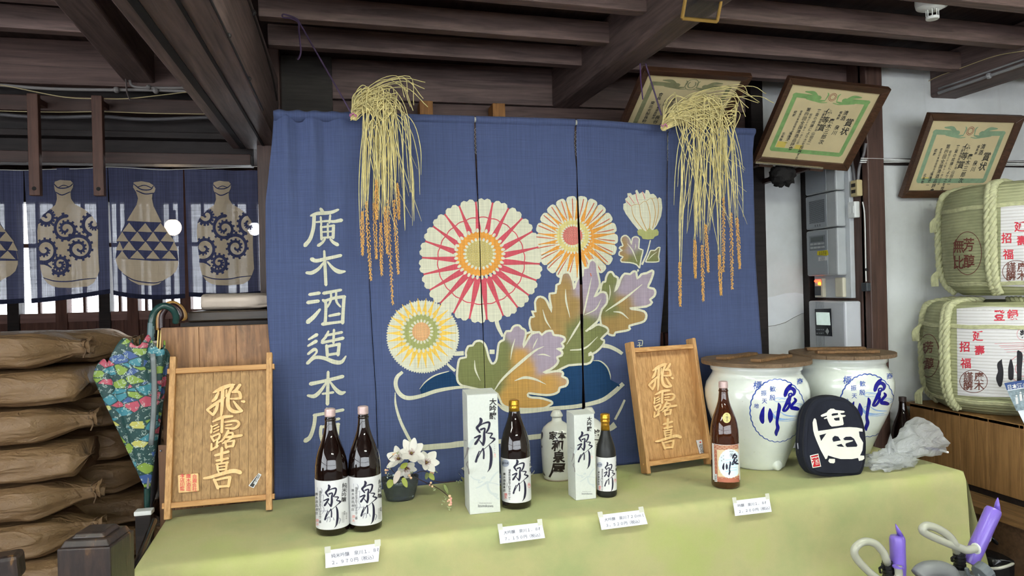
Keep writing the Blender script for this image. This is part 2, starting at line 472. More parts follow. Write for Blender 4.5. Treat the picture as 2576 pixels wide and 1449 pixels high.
obj('beam', rotbeam(1.07, 1.212, 2.42, 2.64), DKY, ceil, bevel=.018, label='cross beam between the joists above the blue curtain')
obj('beam', box(3.03, 3.20, .3, 3.3, 2.423, 2.64), DKY, ceil, bevel=.012, label='beam carrying grey conduit along the right')
obj('beam', rotbeam(-.98, -.85, 2.45, 2.64, 3.56), DKY, ceil, bevel=.008)
obj('beam', bar((-4, 3.545, 2.53), (-.5, 3.55, 2.53), .05, .20), RED, ceil, bevel=.004, label='reddish brown board beam at the left')
# wall behind the shop curtain
wb_ = struct('wall_back', box(-.36, 2.6, BW+.02, BW+.12, 0, 2.63), BLK)
for k, (z0, z1, m) in enumerate(((0, .6, BLK), (.604, 1.2, BLK), (1.204, 1.8, BLK), (1.804, 2.424, RED), (2.431, 2.63, DK))):
    obj('plank', box(-.31, 2.21, BW-.012+.006*(k % 2), BW+.02, z0, z1), m, wb_, bevel=.003)
obj('plank', box(-.31, -.06, BW-.03, BW-.01, 2.2, 2.63), wood('grey_patch_wood', (48, 45, 42), (76, 70, 64), 'x', 1, .7), wb_, bevel=.003)
for x0 in (.357, .723):
    o = obj('batten', box(x0, x0+.065, 3.49, BW-.014, 2.1, 2.404), wood('orange_pine', (128, 82, 36), (184, 128, 66), 'z', 1.2), wb_, bevel=.002, label='orange pine batten end showing above the curtain')
# alcove on the right: white plaster strip, posts and the panel wall
pl = struct('wall_alcove', box(2.28, 2.56, BW-.02, BW+.02, 0, 2.63), PLA)
obj('post', box(2.215, 2.29, BW-.06, BW+.02, 0, 2.63), BLK, pl, bevel=.003)
obj('post', box(2.545, 2.60, BW-.075, BW+.02, 0, 2.63), BLK, pl, bevel=.003)
crk = [on_y(1922, 822, BW-.021), on_y(1950, 819, BW-.021), on_y(1975, 812, BW-.021), on_y(1995, 800, BW-.021), on_y(2015, 790, BW-.021), on_y(2036, 785, BW-.021)]
obj('crack', tube(crk, .0012, 4), plain('plaster_crack', (92, 90, 86), .9, var=0), pl)
pat = Print().poly([(1918, 750), (1945, 746), (1975, 738), (2000, 736), (2036, 742), (2037, 786), (2012, 792), (1990, 803), (1960, 815), (1922, 822)])
pat.build('plaster_patch', plain('fresh_plaster', (226, 230, 234), .8, var=.03), facing_map((2.4, BW-.02, 1.3), (0, -1, 0)), pl, off=.0008)
ws = struct('wall_side', box(2.597, 2.66, RW, BW+.02, 0, 2.63), DKZ)
wr = struct('wall_right', box(2.66, 5.4, RW, RW+.2, 0, 2.63), PLA)
obj('post', box(2.597, 2.697, RW-.04, RW+.02, 0, 2.63), DKZ, wr, bevel=.006, label='brown corner post between alcove and white wall')
obj('rail', box(2.697, 5.4, RW-.02, RW+.01, 2.06, 2.095), BLK, wr, bevel=.003)
struct('wall_right_end', box(5.2, 5.4, -5.2, RW, 0, 2.63), plain('cream_plaster', (205, 198, 182), .85, var=.06, vscale=2))
# left part of the wall line: boards above the bottle-print curtain
wl = struct('wall_left_lintel', box(-4.2, -.45, BW+.05, BW+.1, 2.10, 2.63), BLK)
obj('rail', box(-4.2, -.45, 3.585, BW+.05, 2.325, 2.395), wood('lintel_brown', (48, 34, 30), (76, 52, 44), 'x', .8), wl, bevel=.004)
obj('rail', box(-4.2, -.45, 3.60, BW+.05, 2.215, 2.245), BLK, wl, bevel=.003)
obj('rail', box(-4.2, -.45, 3.595, BW+.05, 2.093, 2.145), MATS['lintel_brown'], wl, bevel=.003)
struct('trim_1', box(-.41, -.30, 3.50, BW+.02, 0, 2.63), DKZ, bevel=.005)
for k, (xa, n) in enumerate(((-1.348, 0), (-1.095, 1))):
    h = thing('hanger_board', ('dark wooden hanger board with a bolt hole, left one before the bottle-print curtain' if k == 0 else 'dark wooden hanger board with a bolt hole, between the two scroll and triangle bottles'), 'hanger board', (xa+.02, 3.48, 1.93), group='hanger boards at the bottle-print curtain')
    obj('board', box(xa, xa+.043, 3.46, 3.492, 1.925, 2.37), wood('hanger_wood', (60, 38, 30), (98, 64, 50), 'z', 1), h, bevel=.003)
    hole = Print().circle(0, 0, .009, n=14); hole.build('bolt_hole', MATS['soot_black'], plane_map((xa+.021, 3.4598, 1.955), (1, 0, 0), (0, 0, -1)), h, maxlen=.05)
    obj('peg', box(xa+.008, xa+.035, 3.492, 3.60, 2.335, 2.36), MATS['hanger_wood'], h)
# far lattice windows beyond that curtain
FY = 7.0
far = struct('wall_far', box(-4.2, .6, FY+.02, FY+.12, 0, 1.27), BLK)
FW = wood('far_wood', (74, 48, 40), (112, 76, 64), 'z', .6, .6, .3, .1)
obj('top_board', box(-4.2, .6, FY-.02, FY+.12, 2.33, 2.63), BLK, far)
for i, px in enumerate(range(-480, 720, 23)):
    p = on_y(px, 840, FY-.02); obj('panel_slat', box(p.x-.036, p.x+.036, FY-.03, FY+.03, .05, 1.27), FW, far)
obj('rail', box(-4.2, .6, FY-.05, FY+.03, .86, .91), FW, far)
posts = [-460, -360, -260, -160, -60, 40, 160, 268, 338, 400, 470, 560, 640]
win = 0
for a, b in zip(posts, posts[1:]):
    xa, xb = on_y(a, 760, FY).x+.045, on_y(b, 760, FY).x-.045
    win += 1
    wn = struct('window_%d' % win, box(xa, xb, FY-.04, FY+.02, 1.27, 1.35), wood('window_rail', (112, 82, 76), (150, 116, 108), 'x', .6))
    n = 2 if xb-xa > .3 else 1
    for k in range(1, n+1):
        xm = xa+(xb-xa)*k/(n+1); obj('mullion', box(xm-.011, xm+.011, FY-.02, FY+.02, 1.35, 2.33), FW, wn)
    obj('crossbar', box(xa, xb, FY-.02, FY+.02, 1.93, 1.965), FW, wn)
    for k in range(n+1):
        u0, u1 = xa+(xb-xa)*k/(n+1), xa+(xb-xa)*(k+1)/(n+1)
        t = MATS.get('window_pane')
        if t is None:
            q = NT('window_pane'); tp = q.n('ShaderNodeBsdfTransparent'); q.b.inputs['Base Color'].default_value = (.9, .93, 1, 1); q.b.inputs['Roughness'].default_value = .3
            mx = q.n('ShaderNodeMixShader'); mx.inputs[0].default_value = .88; q.l(q.b.outputs[0], mx.inputs[1]); q.l(tp.outputs[0], mx.inputs[2]); q.l(mx.outputs[0], q.out.inputs[0]); t = MATS['window_pane'] = q.m
        obj('pane', box(u0, u1, FY+.004, FY+.007, 1.35, 2.33), t, wn)
for k, a in enumerate(posts):
    x = on_y(a, 760, FY).x; obj('post', box(x-.045, x+.045, FY-.06, FY+.06, 0, 2.63), BLK if k % 2 else FW, far)
# walls behind and beside the viewer: shop front and side with lattice windows that let the daylight in
lf = wood('lattice_frame', (60, 42, 36), (96, 68, 58), 'z', .6)
fr = struct('wall_front', join(box(-4.2, 5.4, -5.2, -5.0, 0, .4), box(-4.2, 5.4, -5.2, -5.0, 2.45, 2.63), box(-4.2, -3.95, -5.2, -5.0, .4, 2.45), box(5.15, 5.4, -5.2, -5.0, .4, 2.45)), lf)
for k in range(19): obj('mullion', box(-3.9+k*.5, -3.85+k*.5, -5.12, -5.05, .4, 2.45), lf, fr)
obj('crossbar', box(-3.95, 5.15, -5.12, -5.05, 1.2, 1.26), lf, fr)
sd = struct('wall_left', join(box(-4.2, -4.0, -5.2, 8.2, 0, .4), box(-4.2, -4.0, -5.2, 8.2, 2.45, 2.63), box(-4.2, -4.0, -5.2, -4.3, .4, 2.45), box(-4.2, -4.0, 1.3, 8.2, .4, 2.45)), lf)
for k in range(11): obj('mullion', box(-4.12, -4.05, -3.8+k*.5, -3.75+k*.5, .4, 2.45), lf, sd)
obj('crossbar', box(-4.12, -4.05, -4.3, 1.3, 1.2, 1.26), lf, sd)
struct('wall_rear_right', box(.6, .7, 3.76, 8.2, 0, 2.63), BLK)
struct('wall_rear', box(-4.2, .6, 8.1, 8.2, 0, .05), BLK)
# raised wooden platform on the right
PZ = .48
pf = struct('trim_2', box(2.62, 5.2, 2.0, RW, 0, PZ-.03), wood('platform_fascia', (58, 42, 30), (98, 72, 50), 'x', .8))
for k in range(14):
    x0 = 2.60+k*.16
    obj('floorboard', box(x0, x0+.157, 1.97, RW, PZ-.03, PZ), wood('platform_board', (78, 56, 34), (132, 98, 60), 'y', .7), pf, bevel=.002)
# ------------------------------------------------------------------ lamps of the room
def lamp_panel(name, label, x, y, z, L, W_, strength, rgb):
    t = thing(name, label, 'lamp', (x, y, z)); WHL = plain('lamp_white', (225, 225, 222), .5, var=.02)
    obj('housing', box(x-L/2-.02, x+L/2+.02, y-.02, y+.02, z+.004, z+.05), WHL, t, bevel=.006)
    obj('diffuser', box(x-L/2, x+L/2, y-W_/2, y+W_/2, z-.012, z+.004), plain('lamp_glow', rgb, .5, var=0, emit=strength), t)
    for s in (-1, 1): obj('suspension_rod', tube([(x+L*.4*s, y, z+.05), (x+L*.4*s, y, 2.63)], .004, 6), WHL, t)
LS = 25.0
lamp_panel('fluorescent_lamp', 'white fluorescent lamp hung above the viewer, nearest the table', .2, 1.25, 2.40, 1.25, .22, LS, (246, 253, 238))
lamp_panel('fluorescent_lamp', 'white fluorescent lamp hung above the viewer on the right side', 2.2, 1.3, 2.40, 1.25, .22, LS, (246, 253, 238))
lamp_panel('fluorescent_lamp', 'white fluorescent lamp hung above the viewer on the left side', -1.5, .6, 2.36, 1.25, .22, LS, (246, 253, 238))
lamp_panel('fluorescent_lamp', 'white fluorescent lamp hung far behind the viewer', .8, -1.2, 2.36, 1.25, .22, LS, (246, 253, 238))
def bulb(name, label, px, py, Y, r, rgb, strength):
    p = on_y(px, py, Y); t = thing(name, label, 'lamp', p)
    obj('bulb', ball(p, r, 12), plain('glow_'+name, rgb, .4, var=0, emit=strength), t, smooth=True)
    obj('cord', tube([p+Vector((0, 0, r+.05)), Vector((p.x, p.y, 2.63))], .004, 6), MATS['soot_black'], t)
    obj('socket', tube([p+Vector((0, 0, r*.8)), p+Vector((0, 0, r+.06))], .02, 10), MATS['soot_black'], t)
bulb('pendant_bulb', 'warm glowing pendant bulb shining through the triangle bottle panel', 435, 572, 5.2, .055, (255, 222, 180), 60)
bulb('white_pendant_bulb', 'white glowing pendant bulb shining through the right scroll bottle panel', 640, 576, 5.2, .045, (240, 246, 255), 60)
# ================================================================== TABLE AND CLOTH
TZ = .70
TD = Vector((math.cos(R(2.85)), math.sin(R(2.85)), 0)); TN = Vector((-TD.y, TD.x, 0))
TFL = Vector((-.615, 2.19, 0)); TL, TW = 2.97, .575
def tp(a, b, z=TZ): return TFL+TD*a+TN*b+Vector((0, 0, z))
tb = thing('folding_table', 'long low folding table hidden under the pale green cloth', 'table', tp(TL/2, TW/2, 0))
obj('tabletop', hexa([tp(.02, .02, .66), tp(TL-.02, .02, .66), tp(TL-.02, TW-.02, .66), tp(.02, TW-.02, .66), tp(.02, .02, .69), tp(TL-.02, .02, .69), tp(TL-.02, TW-.02, .69), tp(.02, TW-.02, .69)]), wood('table_board', (120, 96, 70), (150, 124, 92), 'x'), tb)
for a in (.15, TL/2, TL-.15):
    for b in (.08, TW-.08): obj('leg', tube([tp(a, b, 0), tp(a, b, .66)], .014, 10), plain('steel_grey', (110, 112, 114), .4, metal=.8), tb)
def cloth_green():
    t = NT('pale_green_cloth'); c = t.coords()
    a = t.noise(c, 2.2, 5, .6); b = t.noise(c, 9, 5, .6); w1 = t.noise(t.coords(), 800, 2)
    g = t.ramp(a, [(.36, s2l((164, 170, 116))), (.5, s2l((180, 176, 124))), (.66, s2l((172, 178, 110)))])
    stain = t.ramp(b, [(.63, (0, 0, 0)), (.8, (.22, .22, .22))])
    g = t.mix(stain, g, s2l((150, 136, 92)))
    t.col(t.mix(1.0, g, t.ramp(w1, [(.35, (.96,)*3), (.65, (1.04,)*3)]), 'MULTIPLY'))
    t.b.inputs['Roughness'].default_value = .85; t.b.inputs['Specular IOR Level'].default_value = .15; t.b.inputs['Sheen Weight'].default_value = .1
    t.bump(w1, .04, .001); MATS['pale_green_cloth'] = t.m; return t.m
GREEN = cloth_green()
tc = thing('tablecloth', 'pale yellow-green cloth draped over the long display table', 'tablecloth', tp(TL/2, TW/2, TZ))
def hem_out(s, drop, L):
    """how far the hanging cloth stands off, along the edge coordinate s"""
    return .006+.003*noise.noise((s*14, drop*5, 2))*min(1, drop*4)+drop*(.02*noise.noise((s*2.1, 3.3, 0))+.016*math.sin(s*9.0)*noise.noise((s*1.3, 9, 0))+.022)
def cl_pt(u, v):
    # u along the front (0..1), v from back edge over the front edge down to the floor
    a = u*TL; r = .02
    if v < .5:
        b = TW*(1-v/.5); z = TZ
        if b < r: z = TZ-(r-b)*.35
        z -= .0006+.0006*noise.noise((a*6, b*9, 0))
        return tp(a, b+.001, z)
    d = (v-.5)/.5*.68; o = hem_out(a, min(1, d/.5), TL)
    fade = sstep(0, .03, d)
    return tp(a, -o*fade-.004*fade, TZ-.007-d)
obj('top_and_front', grid(cl_pt, 120, 60), GREEN, tc, smooth=True)
def cl_end(side):
    def f(u, v):
        b = u*TW; d = v*.68; o = hem_out(b+7*side, min(1, d/.5), TW)*(1.0 if side else .8)
        fl = sstep(0, .05, d); fan = .10*v*max(0, 1-u*2.2) if side else .03*v*max(0, 1-u*3)
        return tp(TL+(o+fan)*fl if side else -(o+fan)*fl, b-(.05*v*max(0, 1-3*u)), TZ-.001-d)
    return f
obj('end_drop', grid(cl_end(1), 24, 30), GREEN, tc, smooth=True)
obj('end_drop', grid(cl_end(0), 24, 30), GREEN, tc, smooth=True)

# ================================================================== THE BIG BLUE SHOP CURTAIN
NAVY = cloth('indigo_linen', (79, 90, 126), .14, .12, 0, slub=.11)
CREAM = cloth('undyed_linen', (206, 204, 182), .16, .08, 0, slub=.10)
def dye(name, rgb): return cloth(name, rgb, .16, .08, 0, slub=.12)
DYE = cloth('dyed_linen', (128, 128, 128), .16, .08, 0, attr=True, slub=.12)
def Y0(X): return 2.868+.075*sstep(.95, 1.5, X)
def npx(px, py):
    Y = 2.86
    for _ in range(3): P = on_y(px, py, Y); Y = Y0(P.x)
    return P
def edge(pts): return sorted((npx(x, y).z, npx(x, y).x) for x, y in pts)
E_L = edge([(688, 288), (685, 336), (674, 453), (668, 508), (667.5, 636), (670, 745), (673, 816), (683, 932), (686, 1050), (690, 1255)])
S1L = edge([(924, 300), (929, 711), (934, 816), (945, 990), (950, 1144), (952, 1290)]); S1R = edge([(925, 300), (930.5, 711), (935.5, 816), (946.5, 990), (951.5, 1144), (954, 1290)])
S2L = edge([(1192.5, 300), (1193, 359), (1200, 491), (1204.5, 581), (1207, 684), (1209.5, 770), (1214, 839), (1218, 957), (1222, 1290)])
S2R = edge([(1196.5, 300), (1198, 359), (1202.5, 491), (1206.5, 581), (1209, 684), (1212.5, 770), (1215.5, 839), (1219.5, 957), (1224, 1290)])
S3L = edge([(1446, 310), (1444, 359), (1450.5, 440), (1451, 545), (1453, 630), (1456, 716), (1458, 789), (1462, 897), (1463, 946), (1462, 1040), (1463, 1290)])
S3R = edge([(1450.5, 310), (1449.5, 359), (1452, 440), (1455.5, 545), (1459, 630), (1463, 716), (1465.5, 789), (1466.5, 897), (1467.5, 946), (1471, 1040), (1474, 1290)])
S4L = edge([(1679, 322), (1677.5, 440), (1676, 583), (1671.5, 694), (1660, 837), (1655, 1000), (1652, 1290)])
S4R = edge([(1681, 322), (1679.5, 440), (1678.5, 583), (1679.5, 694), (1680.5, 837), (1681, 1000), (1681, 1290)])
E_R = edge([(1899, 322), (1894, 380), (1897, 500), (1903, 640), (1911, 750), (1920, 900), (1923, 1290)])
EDG = [(E_L, S1L), (S1R, S2L), (S2R, S3L), (S3R, S4L), (S4R, E_R)]
NTOP, NBOT = 2.152, .672
def nY(X, z):
    y = Y0(X); g = 1-sstep(-.20, .12, X)                       # gathered left panel
    hang = (NTOP-z)
    y += .009*math.sin(X*17+1)*min(1, hang*1.5)+.002*math.sin(X*39+z*2)*min(1, hang*2)
    y += g*.012*math.sin(X*62)*sstep(.9, 0, hang)
    y += .010*noise.noise((X*3, z*2.2, 4))*min(1, hang*2)
    y += .02*sstep(.06, 0, X+.27)*sstep(1.3, .7, z)*math.sin(z*9)
    return y
def nN(X, z):
    e = .004; dx = (nY(X+e, z)-nY(X-e, z))/(2*e); dz = (nY(X, z+e)-nY(X, z-e))/(2*e)
    return Vector((dx, -1, dz)).normalized()
nr = thing('shop_curtain', 'large indigo split shop curtain with chrysanthemums, leaves and white brush name', 'curtain', (.75, 2.86, NBOT))
ZT = NTOP+.012
panels = []
for i, (l, r_) in enumerate(EDG):
    def f(u, v, l=l, r_=r_):
        z = NBOT+(ZT-NBOT)*v; a, b = interp(l, z), interp(r_, z); X = a+(b-a)*u
        y = nY(X, z)
        return (X, y, z)
    p = obj('panel', grid(f, 48, 90), NAVY, nr, smooth=True, solid=.0012)
    panels.append(p)
def sleeve(l, r_, k):
    a, b = interp(l, ZT), interp(r_, ZT); n = 40; V, Fc = [], []
    for i in range(n+1):
        X = a+(b-a)*i/n; m = 14; g = 1-sstep(-.20, .14, X)
        pin = 1+g*(.22*math.sin(X*95)+.2*noise.noise((X*40, 0, 0)))
        for j in range(m+1):
            ang = -math.pi*.55+math.pi*1.9*j/m
            V.append(Vector((X, Y0(X)+.004-.017*math.cos(ang)*pin, ZT+.002+.016*math.sin(ang)*pin-(.0 if j else .01))))
    for i in range(n):
        for j in range(m): q = i*(m+1)+j; Fc.append((q, q+1, q+m+2, q+m+1))
    return V, Fc
for k, (l, r_) in enumerate(EDG): obj('rod_sleeve', sleeve(l, r_, k), NAVY, panels[k], smooth=True, solid=.001)
rodpts = [Vector((x/20, Y0(x/20)+.004, ZT+.003)) for x in range(-5, 37)]
rodpts = [Vector((-.262, Y0(-.262)+.004, ZT+.003))]+rodpts
obj('rod', tube(rodpts, .0115, 12), plain('pale_pole', (210, 208, 200), .35, var=.05), nr, smooth=True)
# white stitched joints at the slits
for sl, sr in ((S2L, S2R), (S3L, S3R), (S4L, S4R)):
    pts = []
    for k in range(13):
        z = NTOP-.02-k*.009; pts.append(Vector((interp(sl if k % 2 else sr, z), Y0(interp(sl, z))-.001, z)))
    obj('stitching', tube(pts, .0005, 4), plain('white_thread', (225, 225, 220), .8, var=0), nr)
# flat print, traced in picture coordinates and laid on the cloth
def nmap(px, py):
    P = npx(px, py); return Vector((P.x, nY(P.x, P.z), P.z)), nN(P.x, P.z)
_np = {}
def nparam(p, i):
    P = npx(*p); l, r_ = EDG[i]; a, b = interp(l, P.z), interp(r_, P.z); return (P.x-a)/(b-a)
def clipper(i):
    def cut(poly, val, sign):
        out = []
        for k in range(len(poly)):
            (p, s), (q, t) = poly[k-1], poly[k]
            ins, ine = (s-val)*sign >= 0, (t-val)*sign >= 0
            if ins != ine:
                w_ = (val-s)/(t-s); out.append(((p[0]+(q[0]-p[0])*w_, p[1]+(q[1]-p[1])*w_), val))
            if ine: out.append((q, t))
        return out
    def f(t):
        s = [nparam(p, i) for p in t]
        if max(s) <= 0 or min(s) >= 1: return []
        if min(s) >= 0 and max(s) <= 1: return [t]
        poly = cut(cut(list(zip(t, s)), 0.0, 1), 1.0, -1)
        return [tuple(p for p, _ in poly)] if len(poly) >= 3 else []
    return f
# which panels can a print reach, by picture x
PXR = [(660, 960), (915, 1232), (1185, 1485), (1440, 1690), (1645, 1930)]
def lay(name, mat, pr, level, colfn=None, label=None, step=2e-6):
    xs = [p[0] for P, _ in pr.layers for p in P]; a, b = min(xs), max(xs)
    for i, (x0, x1) in enumerate(PXR):
        if b < x0 or a > x1: continue
        pr.build(name, mat, nmap, panels[i], off=.0018+.00028*level, maxlen=15, colfn=colfn, clip=clipper(i), label=label, step=step)
# --- the shop's name, six brush characters
T1 = lambda *p: [(650+x/2.734, 270+y/2.734, w_/2.734) for x, y, w_ in p]
T2 = lambda *p: [(660+x/2.5886, 700+y/2.5886, w_/2.5886) for x, y, w_ in p]
name = Print()
for s_ in ([(428, 700, 22), (448, 728, 24)], [(362, 748, 14), (410, 732, 24), (500, 722, 24), (550, 704, 16)], [(385, 748, 24), (380, 830, 24), (358, 905, 26), (322, 950, 30)],
           [(398, 792, 12), (470, 782, 16), (520, 785, 20), (572, 776, 26)], [(428, 755, 14), (432, 808, 14)], [(494, 742, 16), (488, 795, 14)],
           [(430, 815, 16), (434, 910, 18)], [(430, 826, 14), (522, 812, 16)], [(517, 812, 22), (514, 898, 22)], [(440, 858, 12), (512, 852, 12)], [(436, 898, 14), (515, 890, 14)],
           [(476, 800, 14), (478, 898, 14)], [(458, 905, 14), (440, 930, 18), (412, 952, 22)], [(494, 905, 16), (515, 928, 22), (545, 945, 26)],
           [(452, 988, 16), (458, 1100, 22), (464, 1222, 22)], [(368, 1045, 30), (400, 1056, 26), (470, 1040, 24), (568, 1018, 22)], [(452, 1062, 12), (415, 1110, 22), (370, 1138, 26), (332, 1138, 20)], [(474, 1062, 12), (515, 1108, 24), (555, 1130, 30), (596, 1128, 14)]): name.stroke(T1(*s_))
for s_ in ([(308, 106, 20), (372, 96, 22)], [(296, 158, 24), (366, 148, 22)], [(296, 285, 30), (338, 248, 26), (376, 202, 16)], [(398, 98, 22), (450, 88, 20), (512, 76, 18)],
           [(394, 142, 18), (412, 160, 20), (412, 240, 20), (408, 298, 22)], [(400, 150, 18), (470, 128, 20), (536, 120, 22)], [(532, 118, 22), (526, 210, 22), (522, 292, 24)], [(392, 298, 24), (460, 290, 18), (528, 282, 18)],
           [(446, 92, 14), (446, 140, 16), (424, 188, 12)], [(480, 88, 14), (482, 150, 16), (508, 186, 12)], [(434, 245, 16), (502, 232, 20)],
           [(430, 345, 14), (412, 382, 18), (388, 408, 16)], [(412, 372, 16), (518, 352, 18)], [(466, 335, 16), (462, 420, 18)], [(388, 418, 20), (450, 406, 18), (526, 390, 22)],
           [(418, 436, 20), (424, 505, 22)], [(420, 444, 18), (504, 428, 20)], [(500, 428, 22), (492, 500, 22)], [(424, 498, 18), (498, 488, 18)],
           [(302, 398, 12), (356, 366, 24)], [(298, 440, 14), (352, 408, 24)], [(298, 492, 16), (340, 462, 22), (354, 480, 14), (320, 520, 14), (294, 552, 20)], [(294, 552, 22), (340, 516, 22), (400, 518, 24), (470, 545, 28), (515, 545, 24), (544, 508, 10)],
           [(314, 686, 26), (400, 668, 22), (524, 640, 24)], [(428, 608, 18), (426, 720, 22), (424, 818, 24)], [(420, 672, 12), (380, 730, 22), (340, 765, 26), (296, 762, 16)], [(440, 672, 12), (476, 722, 24), (510, 748, 28), (538, 742, 14)], [(392, 750, 14), (462, 742, 16)],
           [(420, 846, 18), (436, 872, 22)], [(336, 890, 20), (430, 874, 20), (526, 858, 20)], [(345, 890, 24), (336, 960, 24), (312, 1030, 26), (280, 1056, 30)], [(432, 880, 18), (432, 970, 18)], [(438, 925, 16), (500, 915, 18)], [(384, 962, 22), (380, 1010, 22), (392, 1062, 22)], [(385, 966, 18), (498, 950, 20)], [(492, 952, 22), (486, 1055, 22)], [(392, 1056, 20), (490, 1048, 20)]): name.stroke(T2(*s_))
lay('name_lettering', CREAM, name, 0)
# --- flowers
def petal_ring(pr, cx, cy, r0, r1, n, a0=0, fill=.92, notch=True, ry=1.0):
    for k in range(n):
        a = a0+2*math.pi*k/n; h = math.pi/n*fill; P = []
        def pt(r, d): return (cx+r*math.cos(a+d), cy+ry*r*math.sin(a+d))
        P.append(pt(r0, -h*.9)); P.append(pt(r0*.4+r1*.6, -h*.98)); P.append(pt(r1*.93, -h)); P.append(pt(r1*.985, -h*.72)); P.append(pt(r1, -h*.35))
        if notch: P.append(pt(r1*.972, 0))
        P += [pt(r1, h*.35), pt(r1*.985, h*.72), pt(r1*.93, h), pt(r0*.4+r1*.6, h*.98), pt(r0, h*.9)]
        pr.poly(P)
def star(pr, cx, cy, r0, r1, n, a0, half, tipw=.10, power=2.2):
    for k in range(n):
        a = a0+2*math.pi*k/n; L, Q = [], []
        for j in range(9):
            t = j/8; r = r0+(r1-r0)*t; d = half*((1-t)**power*(1-tipw)+tipw)
            L.append((cx+r*math.cos(a-d), cy+r*math.sin(a-d))); Q.append((cx+r*math.cos(a+d), cy+r*math.sin(a+d)))
        pr.poly(L+Q[::-1])
def seeds(pr, cx, cy, r, n, l, w_, a0=0):
    for k in range(n):
        a = a0+2*math.pi*k/n; pr.circle(cx+r*math.cos(a), cy+r*math.sin(a), l, w_, 10, a)
RED_D = dye('rose_dye', (196, 84, 96)); ORA = dye('orange_dye', (214, 150, 70)); OLI = dye('olive_dye', (186, 170, 108)); YEL = dye('yellow_dye', (226, 190, 90)); GRN = dye('sage_dye', (160, 164, 104)); SAL = dye('salmon_dye', (212, 164, 116)); COR = dye('coral_dye', (196, 112, 104)); BRN = dye('brick_dye', (186, 106, 78)); TEAL = dye('teal_dye', (34, 62, 96))
# big rose flower
c1 = (1206, 645); n1 = 22; half1 = math.pi/n1
q = Print(); petal_ring(q, c1[0]+4, c1[1]+11, 45, 157, n1, R(3)+half1, .93); lay('flower_petals', CREAM, q, 1)
q = Print(); star(q, c1[0]+4, c1[1]+11, 44, 149, n1, R(3), half1*1.18, .085, 2.0)
pts = []
for k in range(n1*6+1):
    a = 2*math.pi*k/(n1*6); b = 107+3.0*abs(math.sin(n1*(a-R(3))/2)); pts.append((c1[0]+4+b*math.cos(a), c1[1]+11+b*math.sin(a)*1.0, 2.6))
q.stroke(pts, n=1, cap=False); lay('flower_star', RED_D, q, 2)
q = Print().circle(c1[0], c1[1]-6, 59, 56, 40); lay('flower_disc', ORA, q, 3)
q = Print().circle(c1[0], c1[1]-6, 37, 35, 32); lay('flower_heart', OLI, q, 4)
q = Print(); seeds(q, c1[0], c1[1]-6, 59, 34, 5.6, 3.6); seeds(q, c1[0], c1[1]-6, 36.5, 24, 4.6, 3.2)
for k in range(90):
    a = k*2.39996; r = 3.2*math.sqrt(k); q.circle(c1[0]+r*math.cos(a), c1[1]-6+r*.95*math.sin(a), .75, n=5)
lay('flower_seeds', CREAM, q, 5)
# orange flower
c2 = (1448, 601); n2 = 22; half2 = math.pi/n2
q = Print(); petal_ring(q, c2[0]+2, c2[1], 36, 104, n2, 0, .93, False, 1.04); lay('flower_petals', CREAM, q, 1)
q = Print(); star(q, c2[0]+2, c2[1], 30, 97, n2, half2, half2*1.4, .05, 2.0); lay('flower_star', ORA, q, 2)
q = Print()
for k in range(n2):
    a = 2*math.pi*k/n2; q.stroke([(c2[0]+54*math.cos(a), c2[1]+54*math.sin(a), 1.4), (c2[0]+80*math.cos(a+.04), c2[1]+81*math.sin(a+.04), 2.8), (c2[0]+98*math.cos(a+.05), c2[1]+101*math.sin(a+.05), 2.4)], n=3)
lay('petal_lines', BRN, q, 3)
q = Print().circle(c2[0]-9, c2[1]-7, 41, 41, 36); lay('flower_disc', dye('straw_dye', (206, 192, 126)), q, 3)
q = Print().circle(c2[0]-10, c2[1]-8, 25, 24, 30); lay('flower_heart', COR, q, 4)
q = Print(); seeds(q, c2[0]-9, c2[1]-7, 42, 34, 3.9, 2.3); seeds(q, c2[0]-9, c2[1]-7, 26.5, 26, 3.4, 2.1)
for k in range(60):
    a = k*2.39996; r = 2.5*math.sqrt(k); q.circle(c2[0]-10+r*math.cos(a), c2[1]-8+r*math.sin(a), .6, n=5)
lay('flower_seeds', CREAM, q, 5)
# small yellow flower with a saw-tooth rim
c3 = (1064, 847)
P = []
for k in range(176):
    a = 2*math.pi*k/176; r = 93 if k % 2 else 89; P.append((c3[0]+r*math.cos(a), c3[1]+r*1.0*math.sin(a)))
q = Print(); q.layers.append(([c3]+P, [(0, 1+k, 1+(k+1) % 176) for k in range(176)])); lay('flower_petals', CREAM, q, 1)
q = Print(); star(q, c3[0]-3, c3[1]-9, 40, 88, 26, 0, math.pi/26*1.5, .05, 1.7); lay('flower_star', YEL, q, 2)
q = Print().circle(c3[0]-5, c3[1]-12, 47, 45, 36); lay('flower_disc', GRN, q, 3)
q = Print().circle(c3[0]-5, c3[1]-13, 23, 24, 30); lay('flower_heart', SAL, q, 4)
q = Print(); seeds(q, c3[0]-5, c3[1]-12, 47, 26, 6, 3.6); seeds(q, c3[0]-5, c3[1]-13, 27, 20, 4.6, 2.8)
for k in range(50):
    a = k*2.39996; r = 2.6*math.sqrt(k); q.circle(c3[0]-5+r*math.cos(a), c3[1]-13+r*math.sin(a), .6, n=5)
lay('flower_seeds', CREAM, q, 5)
